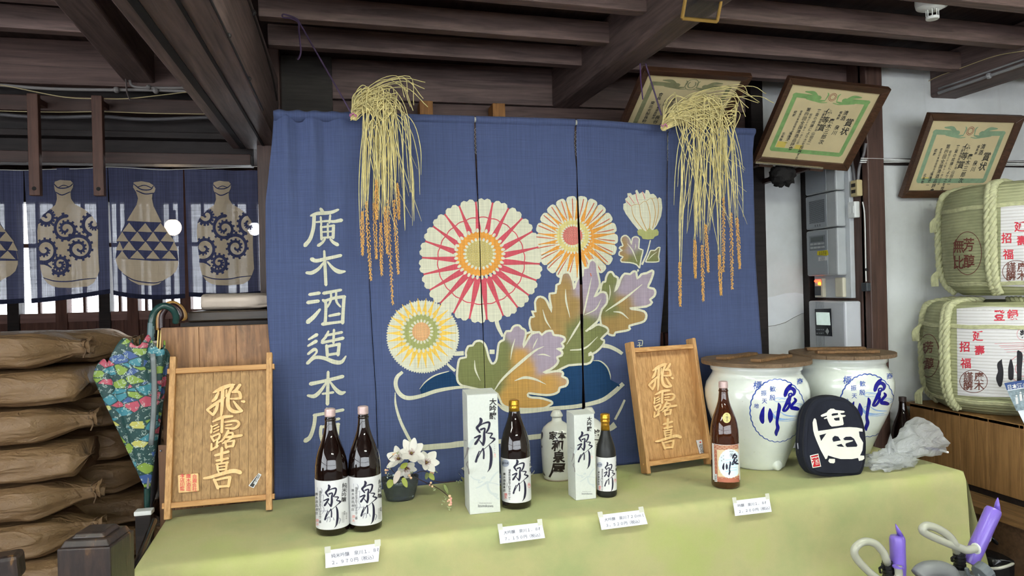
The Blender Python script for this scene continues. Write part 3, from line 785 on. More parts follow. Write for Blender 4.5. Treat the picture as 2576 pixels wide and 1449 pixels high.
# --- leaves: outline, three dyes bleeding into one another, pale veins
A = lambda pts: [(960+x/3.6219, 780+y/3.6219) for x, y in pts]
AS = lambda pts: [(960+x/3.6219, 780+y/3.6219, w_/3.6219) for x, y, w_ in pts]
B = lambda pts: [(1320+x/3.15, 440+y/3.15) for x, y in pts]
BS = lambda pts: [(1320+x/3.15, 440+y/3.15, w_/3.15) for x, y, w_ in pts]
LG, LL, LO, LM = (118, 122, 78), (160, 146, 160), (186, 144, 80), (156, 128, 80)
def leaf(out, tint, veins, lvl, w_=5.5):
    cs = [(x, y, s2l(c)) for x, y, c in tint]
    def cf(px, py):
        ws = [(1/(((px-x)**2+(py-y)**2)+60)**2.2, c) for x, y, c in cs]; t = sum(a for a, _ in ws)
        return tuple(sum(a*c[k] for a, c in ws)/t for k in range(3))
    q = Print().poly(out); lay('leaf', DYE, q, lvl, cf)
    q = Print(); q.stroke([(x, y, w_) for x, y in out+[out[0]]], n=2, cap=False)
    for v_ in veins: q.stroke(v_)
    lay('leaf_outline', CREAM, q, lvl+1)
# bowl first (under the leaves)
q = Print().poly(A([(345, 718), (400, 650), (490, 595), (640, 558), (700, 640), (740, 695), (650, 705), (500, 730), (360, 765)])).poly(A([(1610, 545), (1700, 505), (1860, 490), (1905, 460), (1990, 465), (2060, 520), (2095, 640), (2195, 690), (2120, 750), (2000, 815), (1800, 862), (1600, 885), (1450, 900), (1300, 780), (1340, 640), (1540, 560)]))
lay('bowl_water', TEAL, q, 0)
q = Print()
for s_ in ([(190, 560, 26), (140, 610, 34), (128, 680, 36), (160, 755, 38), (230, 796, 38), (350, 782, 34), (500, 738, 34), (650, 712, 28), (760, 706, 22), (890, 718, 14)],
           [(1050, 850, 16), (1120, 900, 36), (1230, 922, 40), (1400, 917, 36), (1600, 892, 36), (1800, 868, 36), (2000, 822, 40), (2120, 752, 42), (2210, 672, 36)],
           [(2012, 322, 40), (2080, 335, 36), (2150, 366, 34), (2200, 400, 30)], [(1920, 458, 4), (1990, 466, 10), (2055, 520, 14), (2085, 590, 10), (2090, 636, 3)], [(343, 718, 4), (400, 652, 11), (490, 595, 13), (615, 558, 6)],
           [(123, 748, 8), (128, 860, 20), (168, 1000, 26), (228, 1128, 28), (266, 1196, 26)], [(285, 1222, 40), (360, 1248, 52), (600, 1238, 52), (730, 1222, 54), (1080, 1192, 40), (1300, 1166, 46), (1700, 1130, 46), (1950, 1110, 40), (2080, 1080, 50), (2135, 1046, 60)], [(2132, 1002, 22), (2185, 905, 22), (2222, 820, 18)],
           [(1038, 85, 38), (1060, 160, 36), (1100, 240, 24)], [(664, 400, 40), (752, 394, 40)], [(978, 378, 40), (1024, 378, 40)], [(598, 490, 20), (640, 530, 26), (672, 556, 26)]): lay('bowl_line', CREAM, Print().stroke(AS(s_), cap=False), 1)
leafC = B([(595, 920), (600, 880), (615, 850), (635, 845), (640, 815), (660, 775), (690, 770), (710, 800), (737, 815), (735, 860), (715, 925), (745, 870), (760, 820), (790, 782), (830, 787), (855, 766), (880, 770), (889, 822), (920, 787), (960, 778), (1000, 757), (1008, 780), (985, 850), (970, 890), (1012, 902), (1025, 930), (1015, 962), (985, 988), (1000, 1010), (960, 1042), (830, 1058), (880, 1066), (940, 1080), (960, 1112), (950, 1150), (920, 1170), (828, 1196), (836, 1220), (800, 1236), (722, 1250), (715, 1272), (672, 1266), (640, 1230), (600, 1180), (590, 1110), (580, 1050), (570, 980)])
leaf(leafC, [(*B([p])[0], c) for p, c in (((655, 880), LG), ((640, 1000), LG), ((690, 1060), LG), ((700, 830), LG), ((830, 830), LL), ((940, 860), LL), ((920, 990), LL), ((790, 900), LL), ((780, 1010), LM), ((880, 1120), LM), ((690, 1190), LM), ((790, 1160), LM))],
     [BS([(640, 1080, 5), (760, 1002, 18), (860, 922, 12), (925, 868, 4)]), BS([(670, 872, 4), (677, 930, 10), (668, 992, 4)]), BS([(700, 1084, 5), (765, 1092, 14), (822, 1140, 4)])], 2)
leafB = B([(110, 1255), (62, 1252), (38, 1180), (50, 1128), (78, 1125), (58, 1078), (90, 1084), (84, 1010), (108, 968), (150, 970), (180, 1000), (218, 1085), (204, 1000), (200, 940), (245, 935), (250, 872), (275, 860), (290, 792), (315, 774), (350, 780), (376, 840), (388, 905), (398, 860), (420, 812), (450, 800), (455, 742), (490, 735), (500, 690), (530, 674), (560, 700), (566, 760), (586, 845), (582, 890), (545, 968), (590, 930), (640, 935), (652, 980), (645, 1022), (608, 1062), (592, 1110), (570, 1160), (478, 1240), (560, 1188), (600, 1190), (652, 1212), (662, 1242), (640, 1262), (600, 1300), (626, 1310), (618, 1345), (560, 1402), (500, 1428)])+A([(1900, 385), (1918, 420), (1905, 462), (1862, 490), (1700, 502), (1590, 560), (1480, 580), (1350, 420), (1290, 250), (1360, 200)])
leaf(leafB, [(*B([p])[0], c) for p, c in (((140, 1100), LM), ((330, 900), LM), ((330, 1080), LM), ((230, 1000), LM), ((380, 1020), LM), ((500, 830), LL), ((590, 1000), LL), ((430, 900), LL), ((520, 1010), LL), ((380, 1260), LG), ((560, 1270), LG), ((480, 1400), LG), ((470, 1200), LG), ((260, 1250), LM), ((350, 1400), LG))],
     [BS([(330, 1342, 3), (392, 1238, 16), (450, 1130, 10), (490, 960, 12), (518, 818, 3)]), BS([(320, 905, 3), (326, 1000, 14), (356, 1130, 3)]), BS([(148, 1068, 3), (172, 1150, 13), (212, 1218, 3)]), BS([(600, 984, 3), (556, 1062, 11), (470, 1108, 3)]), BS([(358, 1388, 8), (470, 1372, 14), (572, 1282, 3)])], 4)
leafA = A([(735, 690), (700, 660), (688, 600), (700, 480), (720, 440), (772, 430), (768, 390), (790, 330), (830, 322), (850, 290), (890, 278), (925, 295), (950, 340), (965, 405), (978, 445), (1000, 484), (1025, 475), (1042, 438), (1052, 360), (1062, 300), (1090, 277), (1108, 270), (1112, 230), (1132, 192), (1172, 190), (1187, 160), (1215, 140), (1252, 140), (1275, 165), (1307, 182), (1312, 222), (1300, 272), (1288, 338), (1330, 270), (1372, 217), (1440, 202), (1465, 228), (1502, 197), (1557, 190), (1570, 226), (1612, 231), (1662, 247), (1666, 280), (1640, 303), (1656, 330), (1640, 352), (1598, 350), (1642, 376), (1640, 412), (1600, 430), (1611, 462), (1590, 502), (1540, 542), (1476, 572), (1530, 567), (1590, 556), (1641, 561), (1650, 586), (1640, 602), (1682, 622), (1690, 660), (1670, 690), (1620, 706), (1611, 741), (1570, 766), (1500, 776), (1400, 766), (1338, 758), (1332, 782), (1370, 796), (1440, 801), (1500, 816), (1546, 831), (1556, 851), (1530, 868), (1480, 895), (1300, 900), (1150, 885), (1085, 845), (1050, 760), (980, 730), (880, 720)])
leaf(leafA, [(*A([p])[0], c) for p, c in (((800, 500), LG), ((880, 380), LG), ((850, 640), LG), ((1000, 560), LG), ((1020, 680), LG), ((1090, 450), LG), ((1100, 340), LG), ((1120, 560), LG), ((1210, 220), LL), ((1270, 260), LL), ((1450, 400), LL), ((1560, 290), LL), ((1440, 280), LL), ((1460, 520), LL), ((1540, 430), LL), ((1260, 430), LO), ((1300, 640), LO), ((1500, 650), LO), ((1250, 820), LO), ((1200, 600), LO), ((1340, 540), LO), ((1170, 780), LO), ((1450, 840), LO))],
     [AS([(1012, 742, 6), (1100, 620, 20), (1280, 462, 28), (1400, 372, 18), (1485, 332, 3)]), AS([(848, 458, 4), (856, 545, 15), (898, 642, 3)]), AS([(1212, 260, 3), (1186, 350, 14), (1170, 452, 3)]), AS([(1426, 258, 3), (1398, 310, 12), (1378, 352, 3)]), AS([(1424, 410, 3), (1482, 406, 13), (1542, 424, 3)]), AS([(1208, 642, 5), (1300, 614, 24), (1400, 632, 20), (1500, 678, 3)])], 6)
leaf(B([(905, 740), (880, 710), (830, 695), (765, 690), (760, 667), (776, 650), (745, 635), (750, 606), (770, 600), (745, 580), (760, 568), (775, 560), (760, 520), (770, 490), (800, 480), (830, 510), (841, 552), (850, 502), (880, 490), (905, 510), (900, 582), (932, 596), (920, 652)]),
     [(*B([p])[0], c) for p, c in (((780, 560), LM), ((790, 650), LM), ((860, 540), LL), ((840, 600), LL), ((880, 640), LG), ((830, 680), LG), ((900, 700), LG))], [BS([(810, 545, 3), (850, 600, 10), (886, 690, 3)]), BS([(872, 545, 2), (874, 570, 6), (868, 592, 2)])], 2, 3.4)
leaf(B([(950, 690), (975, 632), (990, 600), (1020, 600), (1040, 581), (1062, 575), (1056, 612), (1050, 650), (1052, 686), (1000, 692)]), [(*B([p])[0], c) for p, c in (((1000, 660), LG), ((1040, 600), (130, 122, 90)))], [BS([(972, 672, 3), (1000, 640, 6), (1036, 612, 2)])], 2, 3.0)
# bud
q = Print().poly(B([(780, 230), (802, 220), (794, 190), (815, 175), (811, 146), (840, 143), (850, 160), (880, 150), (874, 126), (888, 117), (905, 150), (930, 134), (949, 150), (955, 120), (975, 124), (990, 155), (1012, 150), (1030, 165), (1048, 192), (1060, 178), (1078, 190), (1086, 260), (1075, 330), (1040, 400), (1010, 440), (960, 456), (900, 440), (850, 380), (800, 310), (780, 270)]))
q.stroke(BS([(988, 518, 9), (962, 620, 10), (924, 712, 16)]), cap=False).poly(B([(893, 745), (903, 757), (893, 772), (884, 757)])); lay('bud', CREAM, q, 2)
q = Print()
for s_ in ([(845, 245, 3), (862, 330, 6), (938, 442, 6)], [(845, 245, 4), (872, 236, 4), (905, 240, 4), (918, 330, 6), (962, 442, 6)], [(905, 240, 3), (955, 212, 4), (986, 320, 6), (982, 432, 6)], [(955, 212, 3), (1000, 190, 4), (1028, 300, 6), (1006, 424, 6)], [(1000, 190, 3), (1046, 192, 4), (1052, 300, 6), (1026, 402, 5)]): q.stroke(BS(s_))
lay('bud_lines', dye('ochre_dye', (184, 150, 92)), q, 3)
q = Print()
for s_ in ([(802, 205, 4), (840, 246, 4)], [(826, 168, 4), (866, 226, 4)], [(878, 148, 4), (886, 190, 5), (902, 232, 3)], [(928, 132, 4), (948, 192, 4)]): q.stroke(BS(s_))
lay('bud_lines', RED_D, q, 3)
q = Print().poly(B([(888, 445), (905, 430), (930, 432), (955, 450), (980, 418), (1000, 440), (1040, 430), (1053, 452), (1050, 480), (1022, 490), (1010, 508), (970, 513), (930, 508), (920, 487), (895, 476)])); lay('bud_calyx', dye('pale_green_dye', (166, 168, 110)), q, 3)
# the small maker's mark
q = Print()
for s_ in ([(897, 1312, 6), (932, 1312, 6), (930, 1345, 6)], [(900, 1330, 5), (915, 1330, 5), (905, 1346, 5)], [(892, 1352, 6), (932, 1352, 6)], [(911, 1346, 6), (911, 1370, 6)]): q.stroke(BS(s_), n=2)
lay('maker_mark', CREAM, q, 0)
# ================================================================== CURTAIN WITH PRINTED SAKE BOTTLES (left, backlit)
VY = 3.60
NAV2 = cloth('thin_navy_cloth', (66, 69, 92), .25, .25, .05, slub=.25)
TAN = cloth('undyed_tan_cloth', (196, 178, 152), .15, .3, .16, slub=.12)
vn = thing('bottle_curtain', 'thin navy split curtain printed with tan sake bottles, backlit by far windows', 'curtain', (-1.0, VY, 1.45))
VE = [((-150, 428, -145, 770), (57, 428, 58, 762)), ((59, 428, 79, 763), (268.5, 419, 276, 738)), ((270, 419, 284, 742), (460, 426, 466, 750)), ((464, 426, 476, 746), (705, 430, 705, 736))]
def vpt(px, py):
    P = on_y(px, py, VY); P.y += .008*math.sin(P.x*21)+.006*math.sin(P.x*47+1); return P
def vmap(px, py): return vpt(px, py), Vector((0, -1, 0))
vpan = []
for l, r_ in VE:
    def f(u, v, l=l, r_=r_):
        ax, ay = l[0]+(l[2]-l[0])*v, l[1]+(l[3]-l[1])*v; bx, by = r_[0]+(r_[2]-r_[0])*v, r_[1]+(r_[3]-r_[1])*v
        sag = 7*math.sin(math.pi*u)*v*(1 if l[0] > 100 else .3)
        return vpt(ax+(bx-ax)*u, ay+(by-ay)*u+sag)
    p = obj('panel', grid(f, 24, 30), NAV2, vn, smooth=True); vpan.append(p)
    def h(u, v, f=f): P = f(u, .965+.035*v); return (P.x, P.y-.002, P.z)
    obj('hem', grid(h, 24, 2), cloth('navy_hem', (26, 28, 44), .2, 0, 0), p, smooth=True)
VS = lambda pts: [(x/3.623, 400+y/3.623) for x, y in pts]
DKN = cloth('navy_line', (58, 61, 90), .2, .2, .05)
def inside(poly, x, y):
    c = False
    for (x0, y0), (x1, y1) in zip(poly, poly[1:]+poly[:1]):
        if (y0 > y) != (y1 > y) and x < (x1-x0)*(y-y0)/(y1-y0)+x0: c = not c
    return c
def scroll_vase():
    a = Print().poly([(505, 210), (560, 195), (600, 199), (650, 200), (672, 225), (668, 260), (650, 300), (650, 330), (654, 365), (682, 410), (770, 460), (830, 510), (875, 570), (893, 640), (893, 800), (900, 950), (905, 1020), (882, 1080), (850, 1130), (790, 1162), (640, 1175), (540, 1172), (480, 1160), (430, 1130), (392, 1080), (370, 1000), (362, 900), (345, 760), (340, 660), (350, 580), (390, 510), (460, 455), (510, 420), (528, 370), (524, 320), (505, 285), (498, 240)])
    d = Print()
    for s_ in ([(500, 232, 9), (540, 266, 10), (600, 270, 10), (645, 252, 9), (670, 225, 8)], [(518, 306, 8), (580, 332, 11), (652, 300, 8)], [(540, 266, 6), (590, 244, 8), (636, 256, 6)], [(385, 1080, 8), (500, 1112, 10), (640, 1116, 11), (760, 1096, 9), (880, 1086, 7)], [(362, 955, 14), (420, 960, 16), (470, 990, 14)]): d.stroke(s_)
    for cx, cy, rr, a0, turns, sg in ((612, 640, 118, .4, 1.7, 1), (432, 520, 84, 2.2, 1.2, 1), (850, 585, 108, 4.0, 1.35, -1), (408, 825, 128, 5.2, 1.6, 1), (722, 815, 122, 2.6, 1.8, -1), (556, 962, 88, 4.4, 1.7, 1)):
        pts = []
        n = 40
        for k in range(n+1):
            t = k/n; r = 14+(rr-14)*t; a_ = a0+sg*2*math.pi*turns*t; pts.append((cx+r*math.cos(a_), cy+r*math.sin(a_), 20+12*t))
            if k % 2 == 1 and k > 3:
                r2 = r+24+10*t; dx, dy = math.cos(a_), math.sin(a_); hw = 7+6*t
                d.poly([(cx+r*dx-hw*dy, cy+r*dy+hw*dx), (cx+r2*dx-hw*dy, cy+r2*dy+hw*dx), (cx+r2*dx+hw*dy, cy+r2*dy-hw*dx), (cx+r*dx+hw*dy, cy+r*dy-hw*dx)])
        d.stroke(pts, n=2)
    return a, d
def tri_vase():
    a = Print().poly([(1225, 215), (1290, 203), (1360, 215), (1400, 240), (1418, 270), (1410, 300), (1390, 318), (1385, 360), (1400, 430), (1472, 575), (1540, 690), (1600, 800), (1622, 900), (1620, 960), (1600, 1020), (1560, 1062), (1480, 1112), (1450, 1140), (1380, 1155), (1270, 1146), (1200, 1110), (1150, 1060), (1080, 1000), (1050, 920), (1060, 840), (1080, 720), (1160, 575), (1205, 500), (1250, 420), (1262, 360), (1246, 305), (1220, 262)])
    d = Print().poly([(1160, 566), (1474, 578), (1540, 690), (1600, 800), (1624, 926), (1400, 930), (1048, 905), (1060, 840), (1080, 720)])
    for s_ in ([(1226, 232, 8), (1290, 278, 11), (1370, 278, 11), (1400, 245, 8)], [(1250, 290, 9), (1320, 318, 11), (1400, 312, 9)], [(1262, 256, 7), (1320, 240, 9), (1390, 268, 7)], [(1120, 1045, 7), (1240, 1108, 11), (1400, 1130, 10), (1485, 1112, 6)]): d.stroke(s_)
    t = Print()
    for y0, y1, xs, hw in ((583, 664, (1187, 1325, 1466), 64), (664, 750, (1120, 1259, 1397, 1527), 62), (752, 832, (1092, 1186, 1328, 1466, 1582), 62), (835, 908, (1118, 1258, 1396, 1540), 62)):
        for x in xs:
            w0 = min(hw, 40 if x in (1092, 1582) else hw); t.poly([(x, y0), (x+w0, y1+4), (x-w0, y1-2)])
    return a, d, t
sa, sd_ = scroll_vase(); ta, td, tt = tri_vase(); S_ = (340, 195, 905, 1175)
for k, dst in ((1, None), (3, (1798, 200, 2318, 1152))):
    A2, D2 = (sa, sd_) if dst is None else (Print().fit(sa, S_, dst), Print().fit(sd_, S_, dst))
    Print().fit(A2, (0, 0, 1, 1), (0, 400, 1/3.623, 400+1/3.623)).build('bottle_print', TAN, vmap, vpan[k], off=.002, maxlen=12)
    out_ = [(x/3.623, 400+y/3.623) for x, y in A2.layers[0][0]]
    Print().fit(D2, (0, 0, 1, 1), (0, 400, 1/3.623, 400+1/3.623)).build('scroll_print', DKN, vmap, vpan[k], off=.003, maxlen=4, step=2e-6, clip=lambda t, o=out_: [t] if inside(o, sum(p[0] for p in t)/3, sum(p[1] for p in t)/3) else [])
for k, dx in ((2, 0), (0, -1467)):
    for pr, m, nm, lv in ((ta, TAN, 'bottle_print', .002), (td, DKN, 'band_print', .003), (tt, TAN, 'triangle_print', .004)):
        Print().fit(pr, (0, 0, 1, 1), (dx/3.623, 400, (dx+1)/3.623, 400+1/3.623)).build(nm, m, vmap, vpan[k], off=lv, maxlen=12, step=2e-6)
obj('cord', tube([vpt(x, y)+Vector((0, -.012, 0)) for x, y in ((-150, 427), (0, 429), (60, 429), (120, 427), (200, 425), (262, 421), (320, 424), (400, 428), (470, 427), (600, 421), (700, 418))], .0014, 5, smooth_n=4), plain('white_cord', (200, 198, 190), .8, var=0), vn)
# ================================================================== RICE SHEAVES
STRAW = plain('rice_straw', (220, 206, 144), .6, var=.25, vscale=40); GRAIN = plain('rice_grain', (214, 164, 88), .6, var=.25, vscale=90)
STRAW2 = plain('shaded_straw', (164, 146, 92), .6, var=.2, vscale=40)
def ear(p0, p1, parent, n=80):
    V, Fc = [], []; P0, P1 = Vector(p0), Vector(p1); d = P1-P0
    V, Fc = tube([P0, P0+d*.5+Vector((random.uniform(-.004, .004), 0, 0)), P1], .0012, 5)
    V, Fc = list(V), list(Fc)
    for k in range(n):
        t = (k+random.random())/n; c = P0+d*t; a = k*2.4+random.random()
        s = .0125*(1-.45*abs(2*t-.9)); o = Vector((math.cos(a), math.sin(a), 0))*s*.55
        ax = (d.normalized()+o.normalized()*.45).normalized()*.0062; sd = ax.orthogonal().normalized()*.0027; s2 = ax.cross(sd).normalized()*.0027
        c = c+o; b = len(V); V += [c-ax, c+sd, c+s2, c-sd, c-s2, c+ax]
        Fc += [(b, b+2, b+1), (b, b+3, b+2), (b, b+4, b+3), (b, b+1, b+4), (b+5, b+1, b+2), (b+5, b+2, b+3), (b+5, b+3, b+4), (b+5, b+4, b+1)]
    return obj('ear', (V, Fc), GRAIN, parent)
def sheaf(label, tie, apex_rng, ears, spread, loose, seed, Yp):
    random.seed(seed); T = on_y(*tie, Yp); t = thing('rice_sheaf', label, 'rice sheaf', T, group='rice sheaves hung on the curtain rod')
    def P(px, py, dy): return on_y(px, py, Yp+dy)
    st = []
    def stalk(ax, ay, bx, by, dy, r=.0021, kink=False):
        a = P(tie[0]+random.uniform(-7, 9), tie[1]+random.uniform(-2, 12), .0)
        m1 = P((tie[0]*.5+ax*.5)-12, tie[1]*.35+ay*.65, dy*.5); ap = P(ax, ay, dy)
        if kink: pts = [a, m1, ap]; rest = [ap, P(ax+(bx-ax)*.25, ay+(by-ay)*.4, dy), P(bx, by, dy)]; pts = cr([tuple(q) for q in pts], 4)+cr([tuple(q) for q in rest], 4)
        else:
            m2 = P(ax+(bx-ax)*.72, ay+(by-ay)*.22, dy); m3 = P(bx-(bx-ax)*.06+random.uniform(-5, 5), ay+(by-ay)*.6, dy)
            pts = cr([tuple(q) for q in (a, m1, ap, m2, m3, P(bx, by, dy))], 5)
        st.append(tube(pts, [r]*(len(pts)-3)+[r*.7, r*.6, r*.4], 5))
    for (x0, y0, x1, y1) in ears:
        dy = random.uniform(-.05, 0); e = ear(P(x0, y0, dy), P(x1, y1, dy), t)
        for j in range(4):
            ax = random.uniform(*apex_rng[0]); ay = random.uniform(*apex_rng[1]); stalk(ax, ay, x0+random.uniform(-5, 5), y0+random.uniform(-15, 25), dy+random.uniform(-.01, .01), kink=random.random() < .25)
    for k in range(loose):
        ax = random.uniform(*apex_rng[0]); ay = random.uniform(*apex_rng[1]); bx = random.uniform(*spread); by = random.uniform(420, 600)
        stalk(ax, ay, bx, by, random.uniform(-.06, 0), .0017, random.random() < .3)
    for k in range(10):      # cut ends sticking out above
        ax = apex_rng[0][1]+random.uniform(-40, 50); ay = apex_rng[1][0]+random.uniform(-25, 10); a = P(tie[0], tie[1], 0); st.append(tube(cr([tuple(a), tuple(P(tie[0]+(ax-tie[0])*.4, ay*.75+tie[1]*.25, -.02)), tuple(P(ax, ay, -.04)), tuple(P(ax+random.uniform(10, 70), ay+random.uniform(5, 75), -.05))], 5), .0015, 5))
    tag(obj('stalks', join(*st), STRAW, t, smooth=True), kind='stuff')
    kn = [T+Vector((.012*math.cos(a), -.012+.012*math.sin(a), .006*math.sin(3*a))) for a in [2*math.pi*k/12 for k in range(12)]]
    obj('tie', tube(kn, .0025, 6, closed=True), plain('pink_string', (196, 120, 160), .7, var=.1), t)
    return t
sheaf('dried rice sheaf with drooping golden ears over the left of the blue curtain', (888, 292), ((905, 1000), (212, 275)), [(911, 532, 912, 642), (921, 507, 933, 706), (941, 511, 947, 652), (947, 453, 948, 552), (958, 561, 960, 693), (975, 503, 988, 768), (991, 503, 1002, 690), (999, 461, 1004, 552), (968, 520, 975, 640)], (895, 1062), 34, 3, 2.80)
sheaf('dried rice sheaf with drooping golden ears before the framed certificate, right end of curtain', (1668, 318), ((1690, 1860), (232, 300)), [(1710, 659, 1711, 771), (1748, 604, 1749, 700), (1766, 617, 1769, 758), (1775, 565, 1782, 685), (1809, 642, 1814, 743), (1820, 497, 1820, 685), (1839, 535, 1842, 728), (1854, 548, 1861, 676)], (1690, 1888), 52, 5, 2.84)
PUR = plain('purple_cord', (74, 56, 86), .7, var=.1)
c_ = thing('tied_purple_string', 'dull purple string tied to a joist and running down to the left rice sheaf', 'string', on_y(745, 45, 2.80))
obj('line', tube([on_y(748, 48, 2.80), on_y(815, 165, 2.80), on_y(886, 288, 2.79)], .0032, 6), PUR, c_)
obj('loop', tube([on_y(x, y, 2.79) for x, y in ((750, 50), (735, 42), (713, 36), (712, 44), (730, 46), (750, 56), (752, 75), (755, 110), (757, 130), (752, 146), (748, 150))], .0035, 6, smooth_n=4), PUR, c_)
c_ = thing('tied_violet_string', 'violet string dropping from the beam to the right rice sheaf', 'string', on_y(1625, 170, 2.80))
obj('line', tube([on_y(1624, 160, 2.80), on_y(1645, 228, 2.80), on_y(1664, 290, 2.81)], .0034, 6), PUR, c_)
obj('ribbon', tube([on_y(x, y, 2.79) for x, y in ((1610, 160), (1611, 178), (1612, 205), (1615, 230), (1617, 250))], .006, 6, flat=.3), plain('violet_ribbon', (92, 66, 112), .6, var=.1), c_)
# ================================================================== FRAMED CERTIFICATES
WAL = wood('walnut_frame', (44, 28, 20), (92, 62, 44), 'x', 2, .35, .5, .1)
PAP = plain('old_cream_paper', (206, 190, 148), .7, var=.06, vscale=6); GRE = plain('certificate_green', (126, 164, 100), .8, var=.15, vscale=30); INK = plain('black_ink', (34, 32, 34), .7, var=0); YST = plain('yellow_stain', (206, 186, 92), .8, var=.1); BLU = plain('certificate_blue_green', (134, 160, 128), .8, var=.15, vscale=30); OLV = plain('certificate_grey_green', (132, 132, 96), .8, var=.15, vscale=30)
def certificate(label, BL, BR, TL_, TR, cols, border, emb, wmat=WAL, ornate=False, stamps=()):
    BL, BR, TL_, TR = map(Vector, (BL, BR, TL_, TR)); t = thing('framed_certificate', label, 'certificate', (BL+BR)/2, group='framed award certificates')
    W_ = (TR-TL_).length; H_ = (TL_-BL).length; ex = (TR-TL_)/100; ey = (BL-TL_)/(100*H_/W_); HH = 100*H_/W_
    n = ex.cross(ey).normalized(); n = n if n.dot(CAM-TL_) > 0 else -n
    def pt(x, y, z): return TL_+ex*x+ey*y+n*z
    fw = 6.2
    def rail(pts, nm='frame_rail'):
        obj(nm, hexa([pt(x, y, -.018) for x, y in pts]+[pt(x, y, .004+.008*k) for (x, y), k in zip(pts, (1, 1, 0, 0))]), wmat, t, bevel=.002)
    rail([(0, 0), (100, 0), (100-fw, fw), (fw, fw)]); rail([(100, HH), (0, HH), (fw, HH-fw), (100-fw, HH-fw)]); rail([(0, HH), (0, 0), (fw, fw), (fw, HH-fw)]); rail([(100, 0), (100, HH), (100-fw, HH-fw), (100-fw, fw)])
    pa = obj('paper', hexa([pt(fw-.5, fw-.5, -.010), pt(100.5-fw, fw-.5, -.010), pt(100.5-fw, HH-fw+.5, -.010), pt(fw-.5, HH-fw+.5, -.010), pt(fw-.5, fw-.5, -.006), pt(100.5-fw, fw-.5, -.006), pt(100.5-fw, HH-fw+.5, -.006), pt(fw-.5, HH-fw+.5, -.006)]), PAP, t)
    mp = plane_map(pt(0, 0, -.006), ex, ey)
    b = Print(); x0, y0, x1, y1, bw = 14, 16, 86, HH-15, 4.2
    for s_ in ([(x0, y0, bw), (x0, y1, bw)], [(x1, y0, bw), (x1, y1, bw)], [(x0, y1, bw), (x1, y1, bw)], [(x0-1, y0, bw), (38, y0+.5, bw)], [(62, y0+.5, bw), (x1+1, y0, bw)]): b.stroke(s_, n=2)
    for m in (-1, 1):                                           # the pair of birds either side of the emblem
        g = lambda x, y, w_: (50+m*x, y, w_)
        b.stroke([g(14, y0, 2), g(20, y0-3.5, 3.2), g(28, y0-4, 1)]); b.stroke([g(6, y0+2.5, 1), g(13, y0+3.2, 2.5), g(24, y0+1.5, 3)]); b.stroke([g(3, y0+4, .6), g(9, y0+4.6, .9), g(16, y0+3.8, .6)]); b.stroke([g(6, y0+3, .5), g(5, y0-3, 1.3), g(6.5, y0-5, .5)])
    b.build('border_print', border, mp, t, maxlen=60)
    e = Print().ring(50, y0-1.5, 3.6, 3.6, .5).ring(50, y0-1.5, 2.4, 2.4, .6)
    if ornate: e = Print().ring(50, y0-1, 5.6, 5.6, .6, scal=22, amp=.08).ring(50, y0-1, 3.4, 3.6, .9, a0=-.9, a1=4.0)
    e.build('emblem_print', emb, mp, t, maxlen=60)
    if stamps:
        s_ = Print()
        for x, y, w_, h in stamps: s_.poly([(x, y), (x+w_, y), (x+w_, y+h), (x, y+h)])
        s_.build('seal_print', YST, mp, t, maxlen=60)
    k = Print()
    for txt, x, y, sz in cols: k.text(txt, x, y, sz*1.0, vertical=True, bold=.012, pitch=1.05)
    k.build('lettering', INK, mp, t, off=.0006, maxlen=60)
    # glass over the paper is left clear
    obj('hook', tube([pt(50, HH, -.012), pt(50, HH+1.2, -.012)], .006, 6), MATS['soot_black'], t)
    return t, pt, HH
COLS = [('賞状', 78, 37, 8.5), ('清酒', 70, 28, 5), ('泉川', 68.5, 43, 5), ('福島縣', 65, 28, 2.8), ('廣木三郎次', 60, 37, 5.2), ('優等賞', 53.5, 29, 7.4), ('審査長國税廳技官', 49, 29, 2.5), ('山田正一', 48, 51, 3.6), ('審査の成績により之を授與する', 43, 28.5, 3.6), ('昭和三十六年十一月十二日', 37, 33, 2.5), ('第四回全国清酒品評會', 32.5, 28.5, 4.2), ('會長日本酒造組合中央會長', 26.5, 31, 2.4), ('池田文一', 25.5, 53, 3.2), ('總裁', 21, 32, 3), ('北島敬', 19, 54, 3)]
C2 = [on_y(1893, 408, 3.12), on_y(2128, 428, 3.12)]; C2 += [on_x(1985, 193, C2[0].x), on_x(2240, 222, C2[1].x)]
c2t, pt2, HH2 = certificate('framed certificate with bright green border, tilted forward above the electric panel', tuple(C2[0]), tuple(C2[1]), tuple(C2[2]), tuple(C2[3]), COLS, GRE, plain('emblem_brown', (150, 96, 70), .8, var=0), stamps=((17, 62, 9, 6), (36, 64, 7, 6)))
certificate('framed certificate with faded blue-green border on the white wall above the barrels', (2.796, 3.13, 1.889), (3.388, 3.13, 1.893), (2.796, 2.926, 2.278), (3.388, 2.944, 2.286), COLS, BLU, MATS['emblem_brown'], stamps=((17, 56, 7, 5),))
P1 = on_y(1530, 385, 3.3); Q1 = on_x(1620, 172, P1.x); Wd = on_y(1892, 190, Q1.y).x-Q1.x
certificate('framed certificate with grey ornament border, half hidden behind the right rice sheaf', (P1.x, 3.3, P1.z), (P1.x+Wd, 3.3, P1.z-.01), tuple(Q1), (Q1.x+Wd, Q1.y, on_y(1892, 190, Q1.y).z),
            [('賞状', 78, 40, 8), ('優等賞', 60, 34, 5.5), ('清酒泉川', 67, 36, 4), ('第五回全国清酒品評會', 40, 33, 4), ('總裁', 34, 35, 4), ('會長', 26, 28, 4.2), ('日本酒造組合', 29, 40, 3), ('東北支部長鈴木', 22, 38, 4.2), ('長谷', 33, 55, 5)], OLV, OLV, ornate=True)
